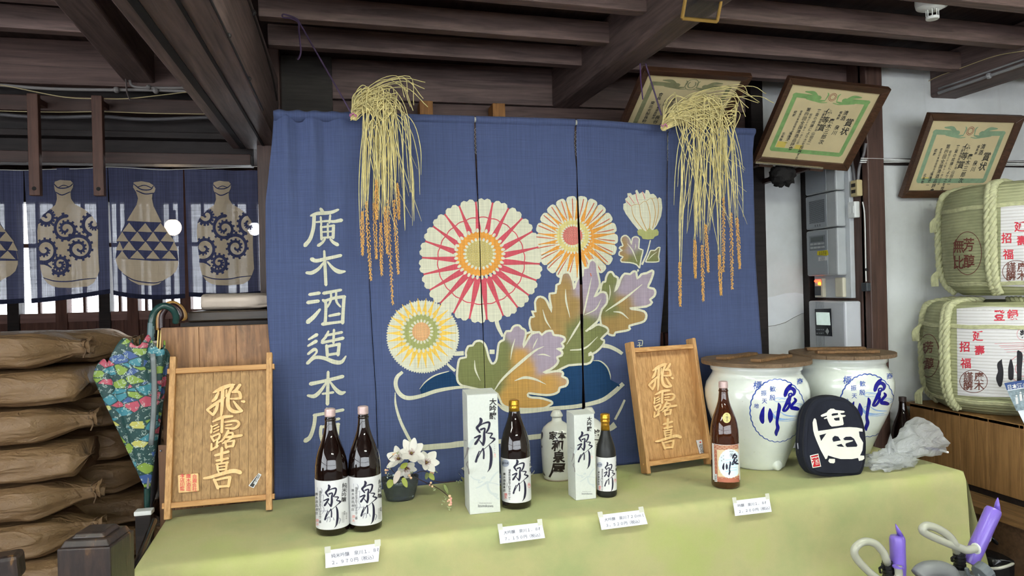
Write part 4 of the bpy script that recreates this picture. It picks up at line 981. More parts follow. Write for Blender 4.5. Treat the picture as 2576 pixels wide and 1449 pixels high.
# metal hanging rod and wooden blocks under the second certificate
obj('hanging_rod', tube([pt2(1, HH2-1.5, .014), pt2(72, HH2-1.5, .014)], .006, 8), plain('polished_metal', (196, 188, 172), .25, metal=.9, var=.05), c2t)
for x in (12, 66): obj('support_bracket', bar(pt2(x, HH2+1, -.02), Vector((pt2(x, HH2+1, 0).x, BW-.01, pt2(x, HH2+1, 0).z)), .03, .025), DKZ, c2t)
for x in (8, 62): obj('support_block', hexa([pt2(x, HH2+.5, -.03), pt2(x+14, HH2+.5, -.03), pt2(x+14, HH2+4, -.03), pt2(x, HH2+4, -.03), pt2(x, HH2+.5, .0), pt2(x+14, HH2+.5, .0), pt2(x+14, HH2+4, .0), pt2(x, HH2+4, .0)]), DKZ, c2t)
# thin gilt frame hanging under the cross beam, only its lower end in view
GLD = plain('gilt_metal', (198, 160, 88), .3, metal=.7, var=.1)
g0, g1 = on_y(1716, 46, 2.2), on_y(1804, 54, 2.2); g = thing('gilt_frame', 'thin gilt picture frame hanging by the cross beam at the top edge', 'picture frame', g0)
up_ = Vector((0, -.10, .20)); w_ = g1-g0
for a, b in ((g0, g1), (g0+up_, g1+up_), (g0, g0+up_), (g1, g1+up_)): obj('frame_rail', tube([a, b], .0065, 6), GLD, g)
nn = w_.cross(up_).normalized()*.002
obj('glass', hexa([g0-nn, g1-nn, g1+up_-nn, g0+up_-nn, g0+nn, g1+nn, g1+up_+nn, g0+up_+nn]), glass('clear_glass', (240, 246, 244)), g)
# smoke detector
sm = on_z(2345, 18, 2.52); t = thing('smoke_detector', 'white round smoke detector with a small cage on the right ceiling', 'smoke detector', sm)
WHP = plain('white_plastic', (226, 228, 226), .4, var=.02)
mv = Matrix.Translation(sm)
obj('base', xf(lathe([(.0, .11), (.055, .11), (.06, .02), (.056, .0), (.03, -.012), (.0, -.012)], 32), mv), WHP, t, smooth=True, bevel=.002)
obj('cap', xf(lathe([(0, -.048), (.022, -.048), (.024, -.044), (.024, -.038), (0, -.038)], 20), mv), WHP, t)
for k in range(8):
    a = k*math.pi/4; obj('cage_bar', tube([sm+Vector((.021*math.cos(a), .021*math.sin(a), -.012)), sm+Vector((.021*math.cos(a), .021*math.sin(a), -.04))], .0018, 5), WHP, t)
# ------------------------------------------------------------------ conduits and cables
GRY = plain('grey_conduit', (128, 124, 122), .5, var=.08); CRC = plain('cream_cable', (186, 170, 130), .6, var=.1); BKC = plain('black_cable', (40, 36, 36), .6, var=.05)
def cable(name, label, pts, r, m, clips=(), n=8):
    t = thing(name, label, 'cable', pts[0]); obj('run', tube(pts, r, n, smooth_n=6), m, t, smooth=True)
    for c in clips: obj('clip', ball(c, r*1.9, 6), m if m is not CRC else WHP, t)
cable('conduit_pipe', 'grey conduit pipe sagging along the dark lintel at upper left', [on_y(x, y, 3.50) for x, y in ((-60, 210), (0, 214), (120, 223), (250, 226), (360, 226), (480, 230))], .0075, GRY, [on_y(x, y, 3.49) for x, y in ((293, 226), (392, 228))])
cable('conduit_bend', 'grey conduit bend with upright bracket at upper left', [on_y(x, y, 3.49) for x, y in ((326, 200), (330, 213), (345, 219), (400, 221), (480, 221))], .006, GRY, [on_y(374, 219, 3.485)])
t = thing('cable_bracket', 'upright grey cable bracket holding the upper left conduit', 'bracket', on_y(322, 250, 3.48)); obj('strap', tube([on_y(x, y, 3.475) for x, y in ((315, 184), (317, 205), (319, 230), (324, 245), (328, 253))], .008, 6, flat=.4), plain('bracket_grey', (122, 112, 110), .5), t)
cable('drooping_wire', 'thin beige wire drooping below the upper left conduit', [on_y(x, y, 3.49) for x, y in ((-40, 208), (30, 219), (160, 244), (250, 248), (320, 248), (400, 240), (480, 230))], .0022, CRC)
cable('yellow_wire', 'thin yellowish wire along the lintel above the bottle curtain', [on_y(x, y, 3.575) for x, y in ((-40, 277), (0, 279), (80, 281), (160, 282), (260, 281), (380, 285), (530, 287))], .002, CRC)
cable('sagging_hose', 'dark grey sagging pipe along the lintel above the bottle curtain', [on_y(x, y, 3.57) for x, y in ((-40, 285), (0, 288), (80, 294), (160, 295), (255, 293), (330, 299), (400, 300), (470, 297), (530, 295))], .009, plain('dark_grey_hose', (82, 80, 82), .5), [on_y(255, 290, 3.565)])
b1x = -.305
cable('beam_cable', 'dark cable clipped along the upper side of the left lintel beam', [Vector((b1x-.002, y, z)) for y, z in ((.4, 2.45), (1.6, 2.452), (2.2, 2.45), (2.8, 2.447), (3.2, 2.42), (3.40, 2.36))], .006, BKC, [Vector((b1x, y, 2.452)) for y in (1.8, 2.15, 2.6)])
cable('pale_beam_cable', 'pale cable with white clips along the lower edge of the left lintel beam', [Vector((b1x-.002, y, z)) for y, z in ((.4, 2.174), (1.5, 2.174), (2.0, 2.176), (2.5, 2.175), (2.84, 2.174))], .004, BKC, [Vector((b1x, y, 2.178)) for y in (1.75, 2.05, 2.45)])
for k, (dz, r, l) in enumerate(((.0, .008, 'grey conduit clipped along the right beam, lower run'), (.022, .005, 'thinner grey conduit along the right beam, upper run'))):
    cable('beam_conduit', l, [Vector((3.022, y, 2.432+dz)) for y in (.8, 1.6, 2.4, 3.1)], r, plain('pale_conduit', (150, 150, 152), .45), [Vector((3.02, y, 2.432+dz)) for y in (2.55, 2.8)] if not k else ())
cable('white_wire', 'thin white wire looping high on the right beam', [on_x(x, y, 3.02) for x, y in ((2236, 256), (2348, 198), (2400, 178), (2500, 142), (2576, 128))], .0022, CRC)
# ================================================================== LETTERING SHARED BY BOTTLES AND BOXES
def izumi():
    p = Print()
    for s_ in ([(218, 328, 26), (228, 352, 34), (212, 395, 30), (182, 430, 30), (186, 448, 26), (214, 488, 20)], [(192, 430, 9), (240, 392, 13), (300, 372, 22), (322, 384, 24), (312, 440, 24), (284, 492, 18)],
               [(222, 455, 24), (268, 442, 18), (262, 500, 26), (262, 570, 32), (250, 632, 26)], [(250, 628, 26), (222, 596, 12), (196, 562, 6)], [(152, 550, 18), (216, 524, 22), (196, 566, 24), (166, 612, 30), (158, 622, 22)],
               [(300, 496, 12), (352, 500, 18), (338, 530, 13), (330, 546, 13), (378, 560, 24), (366, 584, 16), (320, 624, 7), (262, 676, 6), (215, 706, 8)],
               [(206, 700, 10), (184, 760, 20), (168, 822, 26)], [(178, 800, 10), (214, 730, 10), (248, 668, 12)], [(250, 668, 14), (258, 720, 18), (256, 786, 18)], [(322, 636, 14), (338, 690, 28), (342, 790, 32), (332, 870, 28), (318, 910, 14), (298, 938, 3)]): p.stroke(s_)
    return p
IZ = izumi(); IZB = (150, 320, 385, 940)
def fat_izumi():
    p = Print()
    for s_ in ([(882, 262, 18), (845, 300, 66), (790, 380, 78), (758, 474, 62)], [(800, 372, 50), (870, 338, 62), (928, 380, 66), (918, 448, 46), (872, 470, 36)], [(880, 430, 26), (835, 440, 28), (826, 480, 34), (862, 492, 36), (886, 462, 26), (880, 430, 20)],
               [(848, 490, 56), (822, 560, 84), (775, 640, 56), (722, 742, 44)], [(728, 752, 40), (775, 742, 44), (830, 672, 46), (848, 600, 44)], [(930, 520, 34), (952, 566, 52), (892, 636, 50), (876, 690, 56)], [(872, 700, 60), (940, 704, 76), (1000, 718, 60)],
               [(376, 680, 22), (352, 760, 66), (336, 880, 92), (352, 962, 62)], [(482, 712, 26), (490, 790, 84), (494, 890, 88), (486, 958, 34)], [(640, 612, 30), (655, 680, 66), (634, 800, 62), (612, 960, 54), (628, 1060, 66), (600, 1140, 66), (600, 1196, 36)]): p.stroke(s_)
    return p
FZ = fat_izumi()
LBW = plain('label_paper', (214, 214, 214), .6, var=.02); INKB = plain('indigo_ink', (26, 24, 48), .6, var=0); GRI = plain('grey_ink', (150, 150, 158), .7, var=0); LGI = plain('light_grey_ink', (190, 196, 194), .7, var=0); RDI = plain('red_seal_ink', (216, 92, 84), .7, var=0); PKI = plain('pale_red_ink', (228, 156, 148), .7, var=0); SIL = plain('silver_print', (166, 172, 188), .35, metal=.3, var=.05)
# ================================================================== BOTTLES
BRB = plain('dark_brown_glass', (20, 9, 6), .05, .6, var=0, coat=.6); BRG = NT('amber_glass')
BRG.b.inputs['Base Color'].default_value = (*s2l((74, 34, 14)), 1); BRG.b.inputs['Roughness'].default_value = .04; BRG.b.inputs['Transmission Weight'].default_value = .35; BRG.b.inputs['Coat Weight'].default_value = .5; BRG = BRG.m
BLM = plain('frosted_black_glass', (26, 27, 26), .42, .5, var=.02); CAPW = plain('pinkish_metal_cap', (206, 180, 176), .35, metal=.35, var=.04); GOLD = plain('gold_foil', (214, 160, 58), .28, metal=.9, var=.12, vscale=60)
P18 = [(0, .046), (.004, .0515), (.01, .0525), (.192, .0525), (.215, .0515), (.24, .0475), (.262, .0415), (.282, .034), (.30, .0275), (.318, .0222), (.335, .0190), (.352, .0170), (.368, .0160), (.372, .0160)]
P72 = [(0, .031), (.004, .0355), (.01, .0366), (.145, .0366), (.165, .0355), (.185, .0315), (.205, .025), (.222, .0192), (.24, .0158), (.262, .0146), (.298, .0146)]
def bottle(name, label, pos, prof, gm, cap, lab, group, foil=None, lmat=None, span=112, aim=0):
    pos = Vector(pos); t = thing(name, label, 'bottle', pos, group=group); m = Matrix.Translation(pos)
    pr = [(r, z) for z, r in prof]
    obj('body', xf(lathe([(0, 0)]+pr+[(0, pr[-1][1])], 48), m), gm, t, smooth=True)
    top = prof[-1][0]; rn = prof[-1][1]
    if foil is None:
        obj('neck_ring', xf(lathe([(rn, top-.016), (rn+.0022, top-.013), (rn+.0022, top-.009), (rn, top-.006)], 32), m), gm, t, smooth=True)
        o = obj('cap', xf(lathe([(0, top-.001), (rn+.0012, top-.001), (rn+.0016, top+.004), (rn+.0012, top+.006), (rn+.0012, top+.019), (rn+.0004, top+.023), (rn-.004, top+.025), (0, top+.025)], 36), m), cap, t, smooth=False, bevel=.0006)
    else:
        o = obj('foil', xf(lathe([(r+.0007, z) for z, r in prof if z >= foil]+[(rn+.0012, top-.03), (rn+.0028, top-.028), (rn+.0028, top-.022), (rn+.0012, top-.02), (rn+.0032, top-.016), (rn+.0032, top-.011), (rn+.0022, top-.009), (rn+.0030, top-.004), (rn+.0026, top), (rn-.003, top+.003), (0, top+.003)], 36), m), cap, t, smooth=True)
    z0, z1 = lab; a0 = math.atan2(CAM.y-pos.y, CAM.x-pos.x)+R(aim)
    def f(u, v):
        a = a0-R(span)+2*R(span)*u; r = interp(prof, z0+(z1-z0)*v)+.0004; return pos+Vector((r*math.cos(a), r*math.sin(a), z0+(z1-z0)*v))
    lb = obj('label', grid(f, 40, 8), lmat or LBW, t, smooth=True)
    mp = lathe_map(pos, [(z, r+.0006) for z, r in prof])
    return t, lb, mp
def px_base(px, py, r):
    """centre of a round thing whose visible foot is at this picture point"""
    p = on_z(px, py, TZ); d = Vector((p.x, p.y, 0)).normalized(); return Vector((p.x, p.y, TZ))+d*r
jun = 'clear-labelled big sake bottles of the same kind'
def junmai(label, px, py, dst):
    t, lb, mp = bottle('sake_bottle', label, px_base(px, py, .05), P18, BRB, CAPW, (.022, .176), 'two big sake bottles standing together')
    ox, oy = dst; k = 9.056                                                     # offsets of this bottle's label in the traced crop
    Pg = Print()
    for s_ in ([(75, 330, 8), (85, 440, 6)], [(155, 335, 8), (182, 390, 16), (175, 450, 14), (150, 490, 6)], [(165, 520, 6), (215, 500, 12), (205, 640, 12), (190, 740, 10), (225, 800, 14), (225, 860, 16), (180, 930, 8)], [(165, 865, 10), (310, 860, 12)], [(310, 830, 10), (300, 900, 20), (275, 980, 16)], [(275, 1040, 20), (350, 1000, 20), (370, 1080, 20), (350, 1110, 14)], [(330, 1000, 14), (300, 1080, 18), (290, 1115, 14)], [(435, 1010, 16), (455, 1070, 24)], [(570, 1020, 14), (600, 1060, 26), (570, 1150, 20)]): Pg.stroke(s_)
    Pg.moved(lambda x, y: (790+(x+ox)/k, 1190+(y+oy)/k)).build('grey_brushwork', GRI, mp, lb, off=.0002, maxlen=3)
    a, b, c, d = 222, 262, 605, 1250
    Print().fit(IZ, IZB, (790+(a+ox)/k, 1190+(b+oy)/k, 790+(c+ox)/k, 1190+(d+oy)/k)).build('name_lettering', INKB, mp, lb, off=.0004, maxlen=3)
    p = Print().text('純米吟醸', 790+(695+ox)/k, 1190+(280+oy)/k, 13, vertical=True, shear=-.05, pitch=.92, bold=.01)
    p.text('福島県会津坂下町字市中二番', 790+(140+ox)/k, 1190+(430+oy)/k, 7, vertical=True, pitch=.90); p.text('廣木酒造本店', 790+(60+ox)/k, 1190+(480+oy)/k, 8, vertical=True, pitch=1.2)
    p.text('やまと', 790+(95+ox)/k, 1190+(770+oy)/k, 4.5, vertical=True)
    for q in range(9): p.stroke([(790+(630+ox)/k, 1190+(900+q*27+oy)/k, .6), (790+(690+ox)/k, 1190+(895+q*27+oy)/k, .6)], n=1)
    p.text('清酒', 790+(690+ox)/k, 1190+(885+oy)/k, 5, vertical=True); p.text('精米歩合', 790+(735+ox)/k, 1190+(915+oy)/k, 4, vertical=True)
    p.build('small_lettering', INK, mp, lb, off=.0003, maxlen=4)
    Print().text('廣木', 790+(75+ox)/k, 1190+(1080+oy)/k, 9, vertical=True).build('seal', PKI, mp, lb, off=.0003, maxlen=4)
junmai('big brown sake bottle with white label, left one of the pair before the brush name', 838, 1349, (0, 0))
junmai('big brown sake bottle with white label, right one of the pair beside the flower vase', 921, 1339, (825, -85))
def daig(name, label, px, py, prof, gm, foil, labz, box_, k, small):
    t, lb, mp = bottle(name, label, px_base(px, py, prof[2][1]), prof, gm, GOLD, labz, 'gold-necked sake bottles', foil=foil)
    x0, y0, x1, y1 = box_
    def q(u, v): return (x0+(x1-x0)*u, y0+(y1-y0)*v)
    Print().fit(IZ, IZB, (*q(.36, .05), *q(.90, .94))).build('name_lettering', INKB, mp, lb, off=.0004, maxlen=3)
    p = Print().text('福島県会津坂下町字市中二番', *q(.27, .28), 6.2*k, vertical=True, bold=.012, pitch=.96).text('廣木酒造本店', *q(.09, .36), 6.6*k, vertical=True, bold=.01, pitch=1.25)
    p.text('やまと', *q(.19, .56), 3.6*k, vertical=True).text('大吟醸', *q(.985, .06), 11*k, vertical=True, sx=.55, pitch=1.15, bold=.012); p.build('small_lettering', INK, mp, lb, off=.0003, maxlen=4)
    Print().ring(*q(.93, .6), 3*k, 6*k, .7*k, n=16).text('泉', *q(.93, .59), 5*k, vertical=True).text('廣木', *q(.14, .80), 9*k, vertical=True, pitch=.8).build('seals', RDI, mp, lb, off=.0003, maxlen=4)
    Print().circle(*q(.13, .13), 9.5*k, 9.0*k).build('silver_sticker', SIL, mp, lb, off=.0005, maxlen=4)
    Print().text('要冷蔵', *q(.13, .13), 5.4*k).build('sticker_lettering', INKB, mp, lb, off=.0007, maxlen=4)
daig('gold_necked_bottle', 'big dark sake bottle with gold foil neck beside the tall white box', 1300, 1283, P18, BRB, .33, (.024, .176), (1262, 1150, 1336, 1268), 1.0, 0)
daig('slim_gold_necked_bottle', 'small matt black sake bottle with gold foil neck beside the shorter white box', 1527, 1253, P72, BLM, .24, (.024, .146), (1502, 1158, 1551, 1242), .72, 1)
# bottle with the ornate red-brown label
t, lb, mp = bottle('brown_sake_bottle', 'brown glass sake bottle with ornate red-brown wave label before the porcelain jar', px_base(1826, 1231, .05), P18, BRG, CAPW, (.028, .166), None, aim=14, span=74)
gk = 9.656
G = lambda pts: [(1780+x/gk, 1090+y/gk) for x, y in pts]
BRK = plain('red_brown_print', (178, 106, 84), .6, var=.06); SND = plain('sand_print', (222, 200, 162), .6, var=.08, vscale=200); SKY = plain('pale_blue_print', (222, 236, 242), .6, var=.03); LBL = plain('light_blue_print', (176, 212, 224), .6, var=.1)
Print().poly(G([(152, 262), (300, 290), (480, 296), (650, 280), (745, 262), (775, 1178), (640, 1196), (480, 1196), (300, 1184), (185, 1165)])).build('label_border', BRK, mp, lb, off=.0002, maxlen=5)
Print().poly(G([(228, 400), (480, 408), (745, 378), (770, 1020), (700, 1050), (480, 1062), (250, 1050)])).build('label_field', SND, mp, lb, off=.0004, maxlen=5)
wv = Print()
for r in range(3):
    for c in range(6):
        x, y = 190+c*110+(55 if r % 2 else 0), 312+r*38-.10*abs(c-2.5)*20
        if x < 745: wv.ring(*G([(x, y+20)])[0], 5.2, 4.0, .55, n=10, a0=math.pi, a1=2*math.pi).ring(*G([(x, y+20)])[0], 3.2, 2.4, .5, n=8, a0=math.pi, a1=2*math.pi)
for c in range(5): wv.ring(*G([(300+c*105, 1100)])[0], 5.0, 3.6, .55, n=10, a0=math.pi, a1=2*math.pi)
for r in range(6): wv.ring(*G([(200, 430+r*95)])[0], 2.6, 4.4, .5, n=8, a0=math.pi, a1=2*math.pi)
wv.build('wave_pattern', SND, mp, lb, off=.0006, maxlen=6)
bd = []
for k in range(96):
    a = 2*math.pi*k/96; r = 1+.035*abs(math.sin(12*a)); bd.append((545+300*r*math.cos(a)*.92, 735+345*r*math.sin(a)))
Print().poly(G([(min(x, 748), y) for x, y in bd])).build('label_medallion', SKY, mp, lb, off=.0006, maxlen=4)
q = Print()
for y in range(5): q.stroke([(1780+x/gk, 1090+yy/gk, 1.6) for x, yy in ((440, 650+y*70), (560, 640+y*66), (700, 630+y*64))])
q.build('water_print', LBL, mp, lb, off=.0008, maxlen=5)
Print().fit(FZ, (300, 262, 1005, 1200), (*G([(362, 486)])[0], *G([(740, 1010)])[0])).build('name_lettering', INKB, mp, lb, off=.001, maxlen=3)
q = Print().ring(*G([(583, 528)])[0], 4.6, 5.0, .4, n=20).text('菊', *G([(583, 528)])[0], 7).text('御銘酒', *G([(575, 438)])[0], 3.4).text('延', *G([(385, 545)])[0], 3.4).text('招', *G([(340, 585)])[0], 3.4).text('福', *G([(342, 665)])[0], 3.4).text('壽', *G([(390, 630)])[0], 3.4)
q.build('small_lettering', INK, mp, lb, off=.001, maxlen=5)
q = Print()
for k in range(11): q.poly(G([(168+k*.5, 1005+k*14), (222+k*.5, 1010+k*14), (222+k*.5, 1010+k*14+(5 if k % 3 else 9)), (168+k*.5, 1005+k*14+(5 if k % 3 else 9))]))
Print().poly(G([(160, 985), (230, 990), (238, 1178), (172, 1170)])).build('barcode_ground', LBW, mp, lb, off=.0004, maxlen=6); q.build('barcode', INK, mp, lb, off=.0006, maxlen=6)
YLS = plain('pale_yellow_sticker', (222, 208, 136), .5, var=.03)
mpn = lathe_map(t.location, [(z, r+.0004) for z, r in P18])
Print().circle(1828, 1051, 10.5, 13).build('round_sticker', YLS, mpn, t, off=.0002, maxlen=3); Print().text('吟醸造', 1829, 1043, 7.6, vertical=True, pitch=.95).text('こだわり', 1822, 1045, 4, vertical=True).text('の旨口', 1836, 1047, 4, vertical=True).build('sticker_lettering', INK, mpn, t, off=.0004, maxlen=4)
# ================================================================== BOXES
CRD = plain('textured_white_card', (203, 206, 200), .75, var=.03, vscale=120, bump=.12)
def carton(label, bl, br, bk, tl, art, k):
    A_, B_, D_ = on_z(*bl, TZ), on_z(*br, TZ), on_z(*bk, TZ); ex = B_-A_; dv = D_-A_
    dv = dv-ex*(dv.dot(ex)/ex.length_squared); dv = dv.normalized()*ex.length; H_ = on_y(*tl, A_.y).z-TZ; up_ = Vector((0, 0, H_))
    t = thing('sake_carton', label, 'box', (A_+B_+dv+D_)/4, group='white sake cartons'); t.location.z = TZ
    o = obj('carton', hexa([A_, B_, B_+dv, A_+dv, A_+up_, B_+up_, B_+dv+up_, A_+dv+up_]), CRD, t, bevel=.0015)
    tf = Vector((0, 0, .006))
    obj('top_flap', hexa([A_+up_+tf*.1, B_+up_+tf*.1, B_+dv+up_+tf*.2, A_+dv+up_+tf*.2, A_+up_+tf*.3, B_+up_+tf*.3, B_+dv*.96+up_+tf, A_+dv*.96+up_+tf]), CRD, t, bevel=.0008)
    n = ex.cross(Vector((0, 0, 1))); mp = facing_map(A_, n); ms = facing_map(A_, dv.cross(Vector((0, 0, 1))))
    art(t, mp, ms); return t
def art_for(fn, sx, k):
    """fn maps the traced first carton's crop coordinates to this carton's picture coordinates"""
    def art(t, mp, ms):
        g = Print()
        for s_ in ([(90, 660, 34), (120, 600, 44), (155, 555, 10)], [(110, 985, 8), (150, 1020, 14), (215, 1032, 16)], [(205, 1030, 10), (200, 1060, 16), (245, 1045, 10)], [(235, 1010, 20), (265, 1000, 34)], [(170, 1122, 10), (230, 1095, 18), (300, 1050, 22)], [(285, 1060, 20), (330, 1045, 16), (350, 1010, 18), (395, 955, 18), (426, 936, 12)], [(300, 1060, 14), (370, 1065, 8), (424, 1082, 14)], [(300, 1060, 20), (310, 1130, 26), (345, 1180, 26), (400, 1190, 24)], [(370, 1200, 18), (400, 1220, 20), (415, 1190, 16)], [(404, 1235, 20), (424, 1243, 20)]): g.stroke([(*fn(x, y), w_/k) for x, y, w_ in s_])
        g.build('branch_print', LGI, mp, t, off=.0008, maxlen=80)
        s = Print()
        for s_ in ([(80, 665, 26), (66, 730, 16), (40, 790, 7)], [(78, 820, 10), (64, 850, 12), (80, 890, 10)], [(85, 900, 12), (92, 960, 14)]): s.stroke([(*fn(x, y), w_/k) for x, y, w_ in s_])
        s.text('Izumikawa', *fn(46, 574), 26/k, rot=.25, sx=.42).build('side_print', plain('side_grey_ink', (150, 146, 148), .7, var=0), ms, t, off=.0008, maxlen=80)
        a = fn(IZB[0], IZB[1]); b = fn(IZB[2], IZB[3]); Print().fit(IZ, IZB, (*a, *b)).build('name_lettering', INKB, mp, t, off=.0012, maxlen=80)
        p = Print().text('大吟醸', *fn(362, 140), 84/k, vertical=True, bold=.02, pitch=.95); p.build('grade_lettering', INK, mp, t, off=.0012, maxlen=80)
        Print().text('Izumikawa', *fn(280, 1322), 42/k, bold=.004).text('Hiroki Sake Brewery', *fn(278, 1290), 17/k).text('いづみかわ', *fn(380, 622), 16/k, vertical=True, pitch=1.5).build('roman_lettering', plain('dark_grey_ink', (92, 92, 98), .7, var=0), mp, t, off=.0012, maxlen=80)
        Print().text('泉', *fn(384, 740), 26/k).text('川', *fn(384, 764), 26/k).build('seal', PKI, mp, t, off=.0012, maxlen=80)
    return art
f1 = lambda x, y: (1160+x/4.528, 980+y/4.528)
carton('tall white sake carton with brush lettering and grey branch print', (1182, 1295), (1259, 1287.6), (1163, 1277), (1177, 994), art_for(f1, 1, 4.528), 1)
def f2(x, y):                                     # second carton's face, from the first one's face corners
    u = (x-89)/348; v = (y-62)/1355
    ax, ay = 1441.9+(1448.9-1441.9)*v, 1044.9+(1259.4-1044.9)*v; bx, by = 1493+(1499.9-1493)*v, 1041.6+(1253.6-1041.6)*v
    return (ax+(bx-ax)*u, ay+(by-ay)*u)
carton('shorter white sake carton with brush lettering before the pottery flask', (1448.9, 1259.4), (1499.9, 1253.6), (1427, 1244.5), (1441.9, 1044.9), art_for(f2, 1, 6.6), 1)
# ================================================================== POTTERY FLASKS
POT = plain('grey_white_glaze', (206, 206, 196), .18, .5, var=.06, vscale=9, coat=.3); BRI = plain('brown_black_glaze', (38, 28, 24), .3, var=.3, vscale=60)
PF = [(0, .056), (.006, .060), (.02, .062), (.10, .0655), (.16, .0665), (.185, .064), (.205, .055), (.222, .036), (.23, .022), (.238, .0195), (.246, .0195), (.249, .0255), (.254, .0255), (.268, .0185), (.274, .014)]
def flask(label, c):
    t = thing('pottery_flask', label, 'flask', c, group='pottery sake flasks'); m = Matrix.Translation(Vector(c))
    obj('body', xf(lathe([(0, 0)]+[(r, z) for z, r in PF[:11]]+[(0, .245)], 40), m), POT, t, smooth=True); obj('stopper', xf(lathe([(0, .243)]+[(r, z) for z, r in PF[11:]]+[(0, .2745)], 32), m), POT, t, smooth=True)
    obj('foot_ring', xf(lathe([(.0, -.001), (.055, -.001), (.0585, .002), (.0605, .006), (.0, .006)], 40), m), plain('bare_clay', (176, 164, 144), .8), t, smooth=True)
    return t, lathe_map(c, PF)
t, mp = flask('grey-white pottery flask with black brush writing, its stopper showing left of the shorter carton', (.800, 2.745, TZ))
Print().text('家本', 1403, 1096, 22, bold=.03).text('和', 1402, 1121, 30, bold=.035, shear=-.1).text('泉', 1406, 1150, 30, bold=.035).text('屋', 1402, 1183, 38, bold=.035, shear=-.2).stroke([(1358, 1082, 2), (1364, 1090, 4), (1362, 1104, 4), (1356, 1110, 3)]).stroke([(1355, 1116, 5), (1362, 1124, 7)]).stroke([(1360, 1176, 2), (1366, 1188, 4), (1371, 1196, 2)]).build('brush_writing', BRI, mp, t, off=.0005, maxlen=4)
t, mp = flask('grey-white pottery flask mostly hidden behind the shorter carton', (.940, 2.755, TZ))
Print().text('銘', 1500, 1090, 20, bold=.03).text('酒', 1500, 1116, 24, bold=.03).build('brush_writing', BRI, mp, t, off=.0005, maxlen=4)
# ================================================================== CLEAR GLASS BOWL BEHIND THE TALL CARTON
GLC = thin_glass('clear_bowl_glass', (236, 242, 238))
bc = Vector((.535, 2.685, TZ)); t = thing('glass_bowl', 'clear shallow glass bowl behind the tall white carton', 'bowl', bc)
obj('bowl', xf(lathe([(0, .004), (.05, .004), (.09, .012), (.125, .034), (.145, .066), (.147, .067), (.1485, .064), (.128, .030), (.092, .008), (.05, 0), (0, 0)], 56), Matrix.Translation(bc)), GLC, t, smooth=True)
# ================================================================== PRICE CARDS TAPED TO THE FRONT EDGE
CARD = plain('white_card', (228, 230, 236), .6, var=.02); TAPE = plain('clear_tape', (206, 206, 190), .25, var=.05, coat=.3); VIN = plain('violet_black_ink', (66, 60, 84), .7, var=0)
def price(label, cs, l1, l2, sz):
    e = TFL-TN*.022+Vector((0, 0, TZ)); n = -TN+Vector((0, 0, .12)); mp = facing_map(e+Vector((0, 0, 0)), n); nn = mp(1000, 1300)[1]
    q = [mp(*c)[0] for c in cs]; t = thing('price_card', label, 'price card', (q[2]+q[3])/2, group='price cards on the table edge')
    a, b, c, d = q; fr_ = .0012
    obj('card', hexa([d, c, b, a, d+nn*fr_, c+nn*fr_, b+nn*fr_, a+nn*fr_]), CARD, t)
    rot = math.atan2(cs[1][1]-cs[0][1], cs[1][0]-cs[0][0]); W_ = math.hypot(cs[1][0]-cs[0][0], cs[1][1]-cs[0][1])
    def at(u, v): 
        x = cs[0][0]+(cs[1][0]-cs[0][0])*u+(cs[3][0]-cs[0][0])*v; y = cs[0][1]+(cs[1][1]-cs[0][1])*u+(cs[3][1]-cs[0][1])*v; return x, y
    Print().text(l1, *at(.11, .36), sz, rot, anchor='l').text(l2, *at(.12, .74), sz, rot, anchor='l').build('lettering', VIN, mp, t, off=.0016, maxlen=200)
    for u in (.02, .93): Print().poly([at(u-.03, -.22), at(u+.08, -.22), at(u+.08, .16), at(u-.03, .16)]).build('tape', TAPE, mp, t, off=.0019, maxlen=200)
price('white price card reading 2,970 yen below the pair of big bottles', ((818, 1385), (956, 1366), (952, 1412), (819, 1429)), '純米吟醸　泉川１．８ℓ', '２，９７０円（税込）', 11.6)
price('white price card reading 7,150 yen below the gold-necked big bottle', ((1253, 1327), (1363, 1314), (1371, 1353), (1258, 1368)), '大吟醸　泉川１．８ℓ', '７，１５０円（税込）', 9.8)
price('white price card reading 3,520 yen below the small black bottle', ((1505, 1296), (1618, 1282), (1629, 1318), (1513, 1333)), '大吟醸　泉川７２０ｍｌ', '３，５２０円（税込）', 9.3)
price('white price card reading 2,200 yen below the brown bottle with ornate label', ((1843, 1260), (1934, 1249), (1941, 1287), (1849, 1298)), '吟醸　泉川１．８ℓ', '２，２００円（税込）', 8.6)
